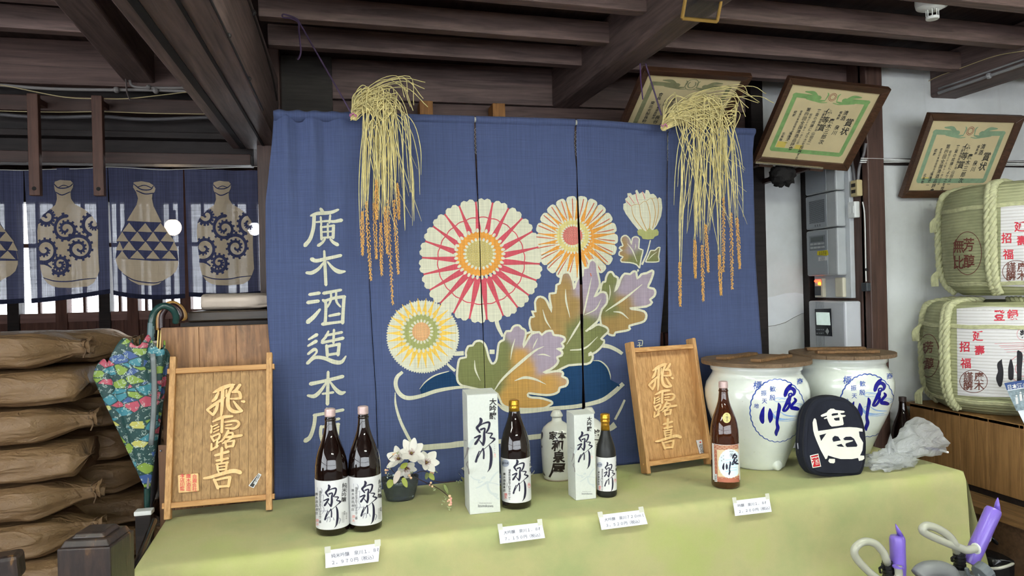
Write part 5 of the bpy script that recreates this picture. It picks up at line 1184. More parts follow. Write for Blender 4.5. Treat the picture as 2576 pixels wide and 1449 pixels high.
# ================================================================== WOODEN SIGN TRAYS WITH RAISED CHARACTERS
PIN = wood('light_cedar', (166, 120, 72), (206, 162, 110), 'z', 1.6, .55, .3, .12, 1.3, .1); PIX = wood('light_cedar_rail', (168, 118, 68), (208, 162, 108), 'x', 1.6, .5, .3, .1, 1.3, .1); LET = wood('pale_raised_wood', (216, 174, 114), (238, 204, 150), 'z', 1.2, .5, .3, .05, 1, .05)
def chars():
    h, r_, k = Print(), Print(), Print()
    for s_ in ([(188, 192, 24), (290, 140, 50), (400, 100, 40), (455, 92, 18)], [(252, 190, 30), (215, 262, 44), (176, 300, 30)], [(306, 150, 46), (300, 300, 44), (292, 420, 38), (286, 484, 20)], [(330, 252, 18), (210, 334, 40), (108, 408, 28)], [(246, 306, 34), (226, 400, 40), (182, 474, 30)], [(112, 410, 28), (178, 468, 32)], [(352, 160, 26), (346, 236, 26)], [(430, 110, 40), (388, 190, 38), (368, 290, 48), (384, 382, 52), (450, 430, 44), (545, 428, 22)], [(522, 92, 38), (472, 160, 38), (420, 186, 22)], [(425, 186, 24), (505, 182, 34), (532, 250, 44)], [(402, 268, 20), (470, 268, 26), (535, 258, 34)], [(438, 296, 18), (470, 340, 34), (505, 384, 42), (550, 420, 26)], [(540, 300, 18), (575, 305, 38)]): h.stroke(s_)
    for s_ in ([(180, 556, 22), (300, 502, 42), (430, 486, 28)], [(160, 606, 24), (168, 640, 20), (158, 692, 34)], [(168, 622, 18), (240, 590, 20)], [(330, 562, 20), (470, 545, 30), (508, 588, 36), (450, 640, 30), (340, 636, 22)], [(302, 510, 38), (296, 600, 36), (294, 690, 36)], [(192, 650, 16), (258, 618, 22)], [(190, 690, 16), (258, 656, 22)], [(342, 604, 16), (420, 590, 18)],
               [(158, 738, 26), (196, 806, 26)], [(170, 746, 22), (262, 708, 26), (256, 766, 28), (205, 790, 18)], [(236, 790, 28), (228, 880, 28)], [(166, 830, 22), (162, 900, 28)], [(156, 912, 28), (246, 858, 26)], [(240, 828, 16), (292, 792, 16)], [(376, 668, 32), (345, 730, 34), (290, 806, 22)], [(362, 700, 24), (430, 700, 26), (410, 760, 24), (300, 830, 18)], [(348, 752, 26), (440, 742, 36), (545, 726, 30)], [(336, 800, 30), (350, 884, 30)], [(350, 872, 26), (440, 858, 28)], [(452, 790, 30), (432, 862, 34)], [(352, 812, 18), (452, 790, 22)]): r_.stroke(s_)
    for s_ in ([(208, 980, 28), (290, 956, 34), (380, 930, 32)], [(296, 884, 36), (292, 960, 40), (290, 1050, 38)], [(226, 1046, 30), (300, 1030, 30), (374, 1014, 28)], [(226, 1090, 28), (300, 1076, 26), (370, 1066, 28)], [(236, 1088, 28), (244, 1164, 30)], [(354, 1074, 30), (350, 1164, 28)], [(250, 1124, 18), (344, 1112, 16)], [(254, 1160, 22), (350, 1150, 22)], [(246, 1172, 22), (268, 1214, 22)], [(344, 1166, 22), (330, 1206, 22)], [(68, 1266, 26), (150, 1252, 38), (300, 1206, 44), (440, 1172, 52), (528, 1192, 52)], [(196, 1278, 34), (220, 1330, 40), (246, 1392, 36)], [(206, 1292, 24), (300, 1268, 30), (402, 1250, 34)], [(396, 1250, 42), (378, 1368, 36)], [(250, 1372, 30), (380, 1360, 28)]): k.stroke(s_)
    return h, r_, k
CH = chars(); CB = ((100, 78, 598, 486), (140, 460, 552, 922), (64, 880, 548, 1402))
BBD = wood('cedar_back_board', (138, 104, 66), (180, 144, 98), 'z', 1.8, .55, .3, .15, 1.2, .1)
def sign(label, O, ex, ey, W_, H_, dp, deep, chbox, npl, fine):
    """tray: two stiles, two rails, upright back boards, three raised characters; ex/ey unit vectors of its face"""
    O, ex, ey = Vector(O), Vector(ex).normalized(), Vector(ey).normalized(); ey = (ey-ex*ey.dot(ex)).normalized(); n = ex.cross(ey).normalized(); n = n if n.dot(CAM-O) > 0 else -n
    t = thing('wooden_sign', label, 'sign', O+ex*(W_/2), group='cedar tray signs')
    def bx_(u0, u1, v0, v1, d0, d1): return hexa([O+ex*u+ey*v+n*d for u, v, d in ((u0, v0, d0), (u1, v0, d0), (u1, v0, d1), (u0, v0, d1), (u0, v1, d0), (u1, v1, d0), (u1, v1, d1), (u0, v1, d1))])
    s = fine
    for u in (0, W_-s): obj('stile', bx_(u, u+s, 0, H_, 0, dp), PIN, t, bevel=.002 if not deep else .004)
    vt, vb = H_-.062 if not deep else H_-.045, .036 if not deep else .028
    for v in (vt, vb): obj('rail', bx_(s if deep else -.008, W_-s if deep else W_+.008, v, v+.019, .002, dp-.004), PIX, t, bevel=.0015)
    u = s; wd = (W_-2*s)/npl
    for k in range(npl): obj('back_board', bx_(u+k*wd+.0004, u+(k+1)*wd-.0004, vb-.0, vt+.01, .002, .010+(.0006 if k % 2 else 0)), BBD if not deep else PIN, t)
    if deep:
        for u_ in (.008, W_-.008):
            for v in (vt+.006, vb+.006): obj('tenon', bx_(u_-.012 if u_ < .1 else u_-.0, u_ if u_ < .1 else u_+.012, v, v+.008, dp*.4, dp*.6), PIX, t)
    P0 = O+n*.0106; mp = facing_map(P0, n)
    for c, src, dst in zip(CH, CB, chbox):
        if dst[0] == 'crop': c2 = Print().fit(c, (0, 0, 1, 1), (500, 950, 500+1/5, 950+1/4.9966))
        else: c2 = Print().fit(c, src, dst)
        c2.build('raised_character', LET, mp, t, off=.0005, maxlen=1e6, depth=.007, step=1e-5)
    return t, mp, bx_
s1, m1, bx1 = sign('cedar tray sign with raised characters, red-stamped plaque at lower left, leaning beside the sacks', (-.640, 2.655, TZ), (1, .012, 0), (0, .150, .545), .352, .565, .032, False, (('crop',),)*3, 10, .0205)
pq = [m1(x, y)[0] for x, y in ((448, 1195), (500, 1190), (502, 1236), (450, 1241))]; nn = m1(475, 1215)[1]
obj('seal_plaque', hexa([p for p in (pq[3], pq[2], pq[1], pq[0])]+[p+nn*.010 for p in (pq[3], pq[2], pq[1], pq[0])]), LET, s1, bevel=.004)
p = Print()
for i, s_ in enumerate(('合資会社', '廣木酒造', '本店印璽')): p.text(s_, 491-i*15.5, 1199-i*1, 11.5, vertical=True, bold=.01, pitch=.93, sx=1.15)
p.build('plaque_stamp', RDI, m1, s1, off=.0112, maxlen=100)
Print().poly([(651, 1190), (658, 1194), (638, 1228), (625, 1222)]).build('slip', LBW, m1, s1, off=.001, maxlen=100); Print().poly([(649.5, 1193), (655, 1196), (637, 1226), (628, 1222)]).build('slip_ground', plain('slip_black', (52, 50, 48), .7, var=0), m1, s1, off=.0014, maxlen=100)
Print().text('自家醸', 651, 1199, 9, rot=R(28), vertical=True, pitch=1.0, bold=.01).build('slip_lettering', LBW, m1, s1, off=.0018, maxlen=100)
def c4(x, y): return (1560+x/4.142, 860+y/4.142)
s2, m2, bx2 = sign('cedar tray sign with raised characters and small white slip, leaning beside the porcelain jar', (1.138, 2.700, TZ), (.323, .058, 0), (-.045, .095, .519), .330, .535, .052, True, ((*c4(283, 222), *c4(552, 506)), (*c4(334, 488), *c4(582, 792)), (*c4(356, 800), *c4(632, 1122))), 3, .017)
q = [c4(*p) for p in ((787, 1026), (855, 1018), (898, 1185), (830, 1192))]
qs = [m2(*p)[0]+m2(*p)[1]*.002 for p in q]; nn = m2(*q[0])[1]; obj('slip', hexa([qs[3], qs[2], qs[1], qs[0]]+[p+nn*.002 for p in (qs[3], qs[2], qs[1], qs[0])]), LBW, s2)
Print().circle(*c4(828, 1046), 2.0).build('slip_dot', plain('red_dot', (200, 40, 36), .6, var=0), m2, s2, off=.0046, maxlen=50); Print().text('御福銭', *c4(838, 1088), 12, rot=R(-14), vertical=True, pitch=.9).build('slip_lettering', INK, m2, s2, off=.0046, maxlen=100)
# ================================================================== PORCELAIN JARS WITH WOODEN LIDS
def porcelain():
    t = NT('white_porcelain'); c = t.coords(); a = t.noise(c, 5, 5, .6); s = t.noise(c, 90, 3, .5)
    base = t.ramp(a, [(.35, s2l((214, 220, 210))), (.65, s2l((228, 233, 226)))])
    t.col(t.mix(t.ramp(s, [(.70, (0, 0, 0)), (.78, (.5, .5, .5))]), base, s2l((150, 132, 108)))); t.b.inputs['Roughness'].default_value = .12; t.b.inputs['Coat Weight'].default_value = .5
    MATS['white_porcelain'] = t.m; return t.m
POR = porcelain(); COB = plain('cobalt_blue', (26, 26, 128), .15, var=.15, vscale=60, coat=.4); COB2 = plain('fine_cobalt', (60, 84, 158), .2, var=.15, vscale=60); COB3 = plain('washed_cobalt', (140, 172, 214), .2, var=.15, vscale=60)
LIDW = wood('weathered_lid', (84, 66, 50), (138, 114, 90), 'y', 1.2, .7, .2, .25); LIDX = wood('weathered_batten', (88, 66, 46), (146, 112, 78), 'y', 1.2, .7, .2, .25)
JP = [(0, .104), (.006, .110), (.03, .118), (.10, .148), (.18, .184), (.24, .203), (.29, .211), (.32, .211), (.35, .203), (.375, .187), (.39, .178), (.40, .178), (.406, .186), (.425, .186), (.428, .182)]
def jar(label, c, shift, rz, plug):
    c = Vector(c); t = thing('porcelain_jar', label, 'jar', c, group='white porcelain sake jars'); m = Matrix.Translation(c)
    obj('body', xf(lathe([(0, 0)]+[(r, z) for z, r in JP]+[(.172, .424), (.168, .38), (.0, .37)], 64), m), POR, t, smooth=True)
    lid = thing('lid', None, None, c+Vector((0, 0, .43)), rz); del_ = lid; lid.parent = t; lid.location = (0, 0, .43); lid.rotation_euler = (0, 0, rz)
    RL = .222; edges = [-RL, -.12, -.02, .09, RL]
    for a, b in zip(edges, edges[1:]):
        pts = []
        for k in range(13): x = a+.0008+(b-a-.0016)*k/12; pts.append((x, math.sqrt(max(0, RL*RL-x*x))))
        pts += [(x, -y) for x, y in reversed(pts) if y > 1e-4]
        obj('lid_board', extrude_poly(pts, .016+random.uniform(-.001, .001), Matrix.Identity(4)), LIDW, lid, local=True, bevel=.0015)
    for y in (-.075, .085): obj('batten', xf(box(-.13, .13, -.022, .022, .0165, .029), Matrix.Translation((0.0, y, 0)) @ Matrix.Rotation(.0, 4, 'Z')), LIDX, lid, local=True, bevel=.002)
    mp = lathe_map(c, [(z, r+.0002) for z, r in JP]); k = 7.247; sx, sy = shift
    J = lambda x, y: (1870+x/k+sx, 930+y/k+sy)
    Print().fit(FZ, (0, 0, 1, 1), (*J(0, 0), *J(1, 1))).build('name_lettering', COB, mp, t, off=.0005, maxlen=5)
    b = Print(); pts = []
    for q in range(193):
        a = 2*math.pi*q/192; r = 1+.030*abs(math.sin(16*a)); pts.append((*J(620+488*r*math.cos(a), 745+560*r*math.sin(a)), 2.3-.9*math.sin(a+.8)))
    b.stroke(pts, n=1, cap=False)
    for s_, x, y, z in (('標', 255, 285, 150), ('商', 1030, 215, 120), ('歓', 535, 352, 105), ('殷', 530, 510, 105), ('振', 372, 428, 100), ('天', 385, 572, 95), ('地', 237, 662, 88)): b.text(s_, *J(x, y), z/k*1.05, bold=.012, shear=-.1 if x < 300 else 0)
    b.build('medallion_print', COB2, mp, t, off=.0004, maxlen=5)
    w_ = Print()
    for e in ([(560, 540, 8), (620, 515, 12), (740, 520, 10), (830, 545, 6)], [(640, 545, 6), (700, 530, 9), (770, 545, 6)], [(550, 560, 6), (620, 585, 10), (760, 580, 8)], [(900, 660, 8), (990, 615, 10), (1080, 640, 10), (1060, 690, 9), (1000, 700, 8)], [(985, 660, 6), (1030, 640, 9), (1050, 665, 6)],
              [(540, 800, 20), (560, 850, 44), (620, 890, 50), (760, 905, 24), (930, 890, 8)], [(700, 780, 8), (740, 820, 14), (860, 850, 12), (980, 855, 5)], [(560, 780, 10), (640, 755, 12), (720, 800, 10), (820, 835, 9), (980, 838, 5)], [(640, 930, 10), (800, 935, 10), (1010, 905, 4)]): w_.stroke([(*J(x, y), wd/k) for x, y, wd in e])
    w_.build('water_print', COB3, mp, t, off=.0003, maxlen=5)
    if plug:
        P, N = mp(1955, 1170); obj('spigot_plug', xf(lathe([(0, .012), (.016, .012), (.021, .006), (.022, -.006)], 24, cap=False), Matrix.Translation(P) @ N.to_track_quat('Z', 'Y').to_matrix().to_4x4()), POR, t, smooth=True)
jar('white porcelain jar with blue brush name, its wooden lid nearest the cedar sign', (1.662, 2.686, TZ), (0, 0), R(28), True)
jar('white porcelain jar with blue brush name, standing behind the black backpack', (2.150, 2.778, TZ), (226, -13), R(-20), False)
# ================================================================== BLACK BACKPACK
BKF = plain('black_canvas', (34, 36, 46), .9, spec=.2, var=.2, vscale=8, bump=.2); BKP = plain('black_piping', (16, 16, 20), .7, var=.1); WPR = plain('white_screen_print', (226, 224, 214), .8, var=.03); ZIP = plain('zip_metal', (150, 150, 156), .35, metal=.8, var=.05)
f0 = on_z(2105, 1200, TZ); bn = Vector((.05, -.99, .10)).normalized(); mb = facing_map(f0+Vector((0, 0, .0)), bn); K5 = 6.3
def b5(x, y): return (2010+x/K5, 980+y/K5)
t = thing('backpack', 'small black backpack with white brush-figure print standing before the jars', 'backpack', on_z(2105, 1190, TZ)+Vector((.03, .04, 0)))
ol = [b5(*p) for p in cr([(132, 1220), (88, 1080), (72, 900), (85, 650), (110, 430), (170, 270), (270, 160), (400, 112), (560, 103), (720, 132), (850, 215), (950, 330), (1030, 540), (1062, 760), (1066, 960), (1046, 1180), (1000, 1320), (930, 1376), (760, 1384), (560, 1382), (360, 1372), (230, 1335), (170, 1280)], 3)]
front = [mb(*p)[0] for p in ol]; n_ = len(front); cen = sum(front, Vector())/n_
V, Fc = [], []; prof5 = [(.001, .90), (.0, .955), (-.004, .985), (-.012, 1.0), (-.048, 1.0), (-.058, .97), (-.062, .88)]
rings = []
bk = -bn
for d, s in prof5:
    for p in front: V.append(cen+(p-cen)*s+bn*(d+.004))
for j in range(len(prof5)-1):
    for i in range(n_): i2 = (i+1) % n_; Fc.append((j*n_+i, j*n_+i2, (j+1)*n_+i2, (j+1)*n_+i))
Fc.append(tuple(range(n_))); Fc.append(tuple(reversed(range((len(prof5)-1)*n_, len(prof5)*n_))))
V = [Vector((p.x, p.y, max(p.z, TZ+.0015))) for p in V]
ob = obj('body', (V, Fc), BKF, t, smooth=True)
for p in ob.data.polygons:
    if len(p.vertices) > 4: p.use_smooth = False
obj('piping', tube([(lambda q: Vector((q.x, q.y, max(q.z, TZ+.005))))(cen+(p-cen)*.985-bn*.006) for p in front], .0028, 6, closed=True), BKP, t, smooth=True)
obj('zip', tube([cen+(p-cen)*1.004-bn*.032 for p in front[4:44]], .003, 6), BKP, t)
for px_, py_, dd in ((60, 860, .045), (1078, 900, .045)):
    P = mb(*b5(px_, py_))[0]-bn*.03; obj('zip_pull', tube([P, P+Vector((.0, -.004, -.022))], .003, 6, flat=.4), ZIP, t)
obj('side_strap', tube([mb(*b5(1040, 930))[0]-bn*.05, mb(*b5(1090, 1060))[0]-bn*.05, mb(*b5(1075, 1230))[0]-bn*.06, mb(*b5(1040, 1290))[0]-bn*.05], .007, 6, smooth_n=5, flat=.25), BKP, t)
mbp = lambda x, y: (lambda P, N: (P+N*.0062, N))(*mb(x, y))
def B5(*p): return [b5(*q) for q in p]
w1 = Print()
w1.poly(B5((440, 330), (480, 302), (530, 300), (560, 322), (690, 336), (708, 350), (690, 366), (640, 372), (655, 398), (715, 402), (722, 416), (700, 430), (670, 434), (690, 540), (680, 560), (600, 575), (500, 586), (470, 560), (440, 500), (425, 455), (385, 466), (372, 452), (425, 430), (425, 412), (345, 432), (322, 414), (340, 396), (420, 360)))
w1.poly(B5((215, 462), (236, 452), (254, 480), (285, 655), (420, 635), (640, 600), (780, 592), (900, 600), (986, 618), (990, 664), (930, 660), (940, 740), (998, 840), (985, 960), (948, 1040), (1012, 1045), (1016, 1090), (990, 1115), (930, 1128), (915, 1080), (820, 1098), (640, 1098), (540, 1072), (440, 1040), (425, 1090), (400, 1100), (380, 1060), (320, 950), (260, 810), (225, 720), (205, 640), (196, 520)))
w1.poly(B5((460, 1092), (552, 1096), (550, 1148), (530, 1166), (470, 1160), (445, 1130)))
w1.build('figure_print', WPR, mbp, t, off=.0006, maxlen=1e5)
d1 = Print().poly(B5((496, 388), (520, 376), (595, 370), (600, 398), (510, 415), (495, 404))).poly(B5((532, 452), (618, 438), (622, 486), (560, 490), (538, 474))).poly(B5((303, 722), (412, 692), (330, 812))).poly(B5((512, 760), (545, 730), (600, 742), (640, 802), (525, 824), (508, 790))).poly(B5((680, 775), (720, 745), (800, 742), (850, 775), (905, 880), (890, 902), (740, 908), (715, 880), (720, 850), (830, 815), (836, 798), (700, 800))).poly(B5((570, 880), (650, 856), (694, 906), (600, 898))).poly(B5((630, 374), (705, 382), (650, 398)))
d1.build('figure_openings', BKF, mbp, t, off=.0012, maxlen=1e5)
Print().poly(B5((152, 1042), (286, 1010), (332, 1216), (196, 1240))).build('woven_tag', WPR, mbp, t, off=.0006, maxlen=1e5); Print().poly(B5((166, 1054), (278, 1026), (318, 1206), (206, 1226))).build('tag_ground', plain('tag_red', (178, 30, 40), .8, var=.05), mbp, t, off=.001, maxlen=1e5)
Print().text('酒', *b5(240, 1125), 22, rot=R(-12), bold=.02).build('tag_lettering', WPR, mbp, t, off=.0014, maxlen=1e5)
# ================================================================== CRUMPLED PLASTIC BAG
pb = NT('thin_plastic_film'); pb.b.inputs['Base Color'].default_value = (*s2l((244, 247, 250)), 1); pb.b.inputs['Roughness'].default_value = .15; pb.b.inputs['Specular IOR Level'].default_value = .9; pb.bump(pb.noise(pb.coords(), 26, 4, .6, 1.5), 1.0, .03)
tp_ = pb.n('ShaderNodeBsdfTransparent'); tl_ = pb.n('ShaderNodeBsdfTranslucent'); tl_.inputs[0].default_value = (.95, .96, .98, 1); mx = pb.n('ShaderNodeMixShader'); mx.inputs[0].default_value = .4; pb.l(pb.b.outputs[0], mx.inputs[1]); pb.l(tl_.outputs[0], mx.inputs[2])
mx2 = pb.n('ShaderNodeMixShader'); mx2.inputs[0].default_value = .42; pb.l(mx.outputs[0], mx2.inputs[1]); pb.l(tp_.outputs[0], mx2.inputs[2]); pb.l(mx2.outputs[0], pb.out.inputs[0])
g = thing('plastic_bag', 'crumpled clear white plastic bag lying on the right end of the table', 'bag', on_z(2250, 1195, TZ))
def crumple(c, ax, seed, sc_=1.0, flat=None, ridges=.6):
    V, Fc = ball((0, 0, 0), 1, 26); out = []
    for p in V:
        d = p.normalized() if p.length else p
        k = 1+ridges*(abs(noise.noise(d*2.3+Vector((seed, 0, 0))))*1.1+.55*abs(noise.noise(d*5.5+Vector((0, seed, 0))))+.25*abs(noise.noise(d*11+Vector((0, 0, seed)))))-ridges*.5
        q = Vector((d.x*ax[0], d.y*ax[1], d.z*ax[2]))*k*sc_+Vector(c); q.z = max(q.z, TZ+.004); out.append(q)
    return out, Fc
pc = on_z(2250, 1190, TZ)+Vector((.03, .05, .035))
obj('body', crumple(pc, (.115, .055, .04), 2.2), pb.m, g, smooth=True)
def bag_loop(u, v):
    a = 2*math.pi*u; c0 = pc+Vector((.03, .03, .02)); c1 = pc+Vector((.24, .06, .075)); c = c0.lerp(c1, v)
    r = (.03+.045*v)*(1+.25*noise.noise((3*math.cos(a), 3*math.sin(a), v*4)))
    q = c+Vector((-.25*math.sin(a)*r*2, math.cos(a)*r*1.2, math.sin(a)*r*(1.0))); q.z = max(q.z, TZ+.006); return q
obj('open_mouth', grid(bag_loop, 40, 22), pb.m, g, smooth=True)
def ear_(u, v): 
    p = on_y(2240+25*(u-.5)*(1-v)*2, 1165-75*v, pc.y+.02*math.sin(u*9+v*3)); p.z = max(p.z, TZ+.006); return p
obj('tied_ear', grid(ear_, 10, 12), pb.m, g, smooth=True)
def ear2(u, v):
    p = on_y(2210+80*u, 1130+30*v+18*abs(math.sin(u*8)), pc.y+.03+.03*math.sin(u*14+v*4)+.02*v); p.z = max(p.z, TZ+.006); return p
obj('folds', grid(ear2, 24, 8), pb.m, g, smooth=True)
vp = thing('purple_toy', 'small purple stick with white ends inside the plastic bag', 'stick', pc+Vector((.16, .05, .04)))
obj('stick', tube([on_y(2328, 1128, pc.y+.05), on_y(2362, 1132, pc.y+.05)], .006, 8), plain('deep_purple', (62, 44, 112), .4, var=0), vp); obj('end', tube([on_y(2362, 1132, pc.y+.05), on_y(2385, 1138, pc.y+.05)], .0045, 8), WHP, vp)
# ================================================================== ELECTRIC PANEL ON THE ALCOVE'S SIDE WALL
XS = 2.597
GBX = plain('grey_panel_plastic', (176, 180, 182), .45, var=.02); GBF = plain('grey_front_plastic', (150, 156, 162), .4, var=.02); CRM = plain('cream_plastic', (206, 200, 180), .5, var=.03); DGR = plain('dark_slot', (70, 74, 80), .6, var=0); BPN = plain('pale_backboard', (196, 200, 204), .6, var=.03)
def sbox(x, y0, y1, z0, z1): return box(x, XS-.012, y0, y1, z0, z1)
t = thing('electric_panel', 'tall pale backboard with three grey control boxes on the alcove side wall', 'control panel', (XS-.03, 3.36, 1.37))
obj('backboard', box(XS-.028, XS-.001, 3.228, 3.53, 1.372, 2.10), BPN, t, bevel=.003)
XF = XS-.085
def unit(z0, z1, nm):
    u = obj(nm, box(XF, XS-.028, 3.255, 3.512, z0, z1), GBX, t, bevel=.008); obj('front_plate', box(XF-.004, XF, 3.33, 3.505, z0+.006, z1-.006), GBF, u, bevel=.002); return u
xm = lambda X: (lambda px, py: (on_x(px, py, X), Vector((-1, 0, 0))))
u = unit(1.945, 2.13, 'upper_box')
u = unit(1.752, 1.940, 'speaker_box')
for k in range(24): obj('grille_slot', box(XF-.0055, XF-.0035, 3.345, 3.475, 1.905-k*.0052, 1.9075-k*.0052), DGR, u)
for k in range(3): obj('indicator', box(XF-.0055, XF-.0035, 3.385+k*.02, 3.388+k*.02, 1.765, 1.776), DGR, u)
u = unit(1.494, 1.746, 'display_box')
obj('display_frame', box(XF-.006, XF-.003, 3.345, 3.48, 1.635, 1.715), plain('panel_mid_grey', (116, 122, 128), .5, var=0), u); obj('display', box(XF-.008, XF-.005, 3.36, 3.465, 1.682, 1.708), plain('lcd_dark', (84, 92, 92), .25, var=0), u)
for k in range(4):
    for j in range(2): obj('button', box(XF-.008, XF-.005, 3.352+k*.031, 3.377+k*.031, 1.645+j*.02, 1.655+j*.02), GBX, u)
ms_ = xm(XF-.0045)
Print().poly([(2056, 632), (2082, 629), (2085, 641), (2080, 643), (2056, 642)]).build('yellow_notice', plain('warning_yellow', (224, 206, 40), .6, var=0), ms_, u, off=.0008, maxlen=60); Print().text('火災受信', 2070, 634, 5, rot=-.05).text('取扱注意', 2070, 639, 5, rot=-.05).build('notice_lettering', INK, ms_, u, off=.0012, maxlen=60)
Print().poly([(2059, 647), (2081, 645), (2081, 655), (2059, 657)]).build('small_notice', LBW, ms_, u, off=.0008, maxlen=60); Print().text('点検済', 2070, 649, 4.2, rot=-.05).text('年月日', 2070, 653.5, 4.2, rot=-.05).build('notice_lettering', INKB, ms_, u, off=.0012, maxlen=60)
u = obj('switch_block', box(XS-.05, XS-.028, 3.43, 3.50, 1.375, 1.48), CRM, t, bevel=.004); obj('switch_block', box(XS-.05, XS-.028, 3.265, 3.33, 1.376, 1.482), CRM, t, bevel=.006)
obj('red_lamp', box(XS-.055, XS-.049, 3.445, 3.495, 1.462, 1.469), plain('red_glow', (255, 60, 30), .4, var=0, emit=6), u); obj('orange_lamp', box(XS-.055, XS-.049, 3.445, 3.462, 1.444, 1.458), plain('orange_glow', (255, 150, 30), .4, var=0, emit=5), u); obj('indicator_strip', box(XS-.053, XS-.049, 3.445, 3.495, 1.385, 1.437), DGR, u)
# monitor unit under it
XM = XS-.10; t = thing('wall_intercom', 'grey wall monitor box with small lit screen and diamond button', 'monitor', (XM, 3.33, 1.0))
b = obj('case', box(XM, XS-.001, 3.19, 3.49, 1.0, 1.357), plain('pearl_grey', (196, 198, 204), .35, var=.02), t, bevel=.01)
for k in range(7): obj('groove', box(XM-.0012, XM+.001, 3.355+k*.011, 3.358+k*.011, 1.02, 1.352), GBF, b)
msc = xm(XM-.0015)
K1 = 2.787; D1 = lambda x, y: (1880+x/K1, 400+y/K1)
Print().poly([D1(476, 1052), D1(590, 1048), D1(598, 1242), D1(484, 1238)]).build('screen_bezel', plain('bezel_black', (32, 36, 42), .25, var=0), msc, t, off=.003, maxlen=100)
Print().poly([D1(485, 1074), D1(580, 1076), D1(588, 1166), D1(490, 1163)]).build('screen', plain('lit_screen', (196, 214, 206), .3, var=.25, vscale=9, emit=.5), msc, t, off=.0038, maxlen=100)
Print().poly([D1(566, 1184), D1(580, 1208), D1(568, 1232), D1(552, 1208)]).build('diamond_button', GBX, msc, t, off=.005, maxlen=100)
q = Print()
for k in range(4):
    for j in range(2): q.poly([D1(490+k*14, 1192+j*26), D1(500+k*14, 1192+j*26), D1(500+k*14, 1199+j*26), D1(490+k*14, 1199+j*26)])
tag(q.build('key_legends', GBF, msc, t, off=.0045, maxlen=100), kind='stuff')
# sockets, switch and hanging cord on the post's side
def sock(name, label, px, py, w_, h, m, kind):
    p = on_x(px, py, XS-.002); t = thing(name, label, 'socket', p); x0 = XS-.034
    b = obj('case', box(x0, XS-.0005, p.y-w_/2, p.y+w_/2, p.z-h/2, p.z+h/2), m, t, bevel=.005)
    if kind: 
        for k in (-1, 1): obj('outlet', box(x0-.002, x0+.001, p.y-.012, p.y+.016, p.z+k*.016-.009, p.z+k*.016+.009), plain('outlet_black', (48, 42, 36), .5, var=0), b)
    else:
        for k in (-1, 1): obj('rocker', box(x0-.003, x0+.001, p.y+k*.012-.008, p.y+k*.012+.008, p.z-.018, p.z+.018), WHP, b)
sock('power_socket', 'yellowed double power socket on the brown post', 2161, 474, .052, .085, plain('yellowed_plastic', (196, 180, 134), .5, var=.05), 1)
sock('light_switch', 'white twin light switch below the yellowed socket', 2154, 528, .054, .085, WHP, 0)
cable('riser_conduit', 'grey conduit rising to the yellowed socket behind the certificate', [on_x(x, y, XS-.012) for x, y in ((2150, 456), (2148, 430), (2143, 405), (2150, 380), (2160, 350))], .007, plain('riser_grey', (120, 118, 120), .5))
cable('riser_conduit_bend', 'second grey conduit curving up beside the post', [on_x(x, y, XS-.012) for x, y in ((2158, 458), (2162, 420), (2172, 390), (2178, 360))], .007, MATS['riser_grey'])
t = thing('hanging_plug', 'white cord with a dark plug hanging on the brown post', 'cord', on_x(2178, 725, XS-.02))
obj('cord', tube([on_x(x, y, XS-.012) for x, y in ((2170, 508), (2175, 540), (2177, 620), (2178, 678), (2179, 708))], .003, 6, smooth_n=4), WHP, t); P = on_x(2179, 722, XS-.012); obj('plug', box(P.x-.014, P.x+.012, P.y-.02, P.y+.02, P.z-.022, P.z+.022), plain('plug_grey', (58, 62, 66), .5), t, bevel=.004); P = on_x(2179, 678, XS-.012); obj('bead', ball(P, .007, 8), plain('bead_black', (28, 28, 30), .4, var=0), t)
for k, (y_, z_) in enumerate(((2.071, .004), (2.077, .0045), (2.084, .003))):
    cable('wall_wire', ('topmost', 'middle', 'lowest')[2-k]+' of the white wires bundled along the dark rail on the right wall', [Vector((x, RW-.03-.004*k, y_+.004*math.sin(x*7+k))) for x in (2.56, 2.75, 3.0, 3.4, 3.9)], z_*.8, WHP)
# charred lump hanging under the certificate
t = thing('black_lump', 'black charred clump hanging under the green certificate', 'clump', on_y(1968, 445, 3.16)); V, Fc = ball((0, 0, 0), 1, 22); P0 = on_y(1968, 440, 3.17)
obj('clump', ([P0+Vector((d.x*.066, d.y*.05, d.z*.058))*(1+.35*noise.noise(d*4)+.2*noise.noise(d*9)) for d in V], Fc), plain('charred_black', (18, 15, 15), .8, var=.5, vscale=50, bump=.6), t, smooth=True); obj('string', tube([P0, pt2(34, HH2+1.0, -.012)], .002, 5), BKC, t)
# ================================================================== SAKE BARRELS ON A CRATE
def straw():
    t = NT('straw_matting'); c = t.coords((1, 1, 1)); z = t.noise(t.coords((3, 3, 190)), 1, 2); a = t.noise(t.coords(), 6, 5)
    w_ = t.n('ShaderNodeTexWave', wave_type='BANDS', bands_direction='Z'); w_.inputs['Scale'].default_value = 22; w_.inputs['Distortion'].default_value = .4; t.l(c, w_.inputs['Vector'])
    base = t.ramp(a, [(.3, s2l((140, 143, 108))), (.6, s2l((170, 171, 132)))]); t.col(t.mix(t.ramp(w_.outputs['Fac'], [(.0, (.35,)*3), (.25, (0, 0, 0))]), base, s2l((104, 104, 70)))); t.bump(w_.outputs['Fac'], .5, .004); t.b.inputs['Roughness'].default_value = .8; MATS['straw_matting'] = t.m; return t.m
STR = straw(); ROPE = plain('straw_rope', (192, 192, 152), .8, var=.15, vscale=60, bump=.3)
wp = NT('printed_white_matting'); w_ = wp.n('ShaderNodeTexWave', wave_type='BANDS', bands_direction='Z'); w_.inputs['Scale'].default_value = 22; w_.inputs['Distortion'].default_value = .4; wp.l(wp.coords(), w_.inputs['Vector'])
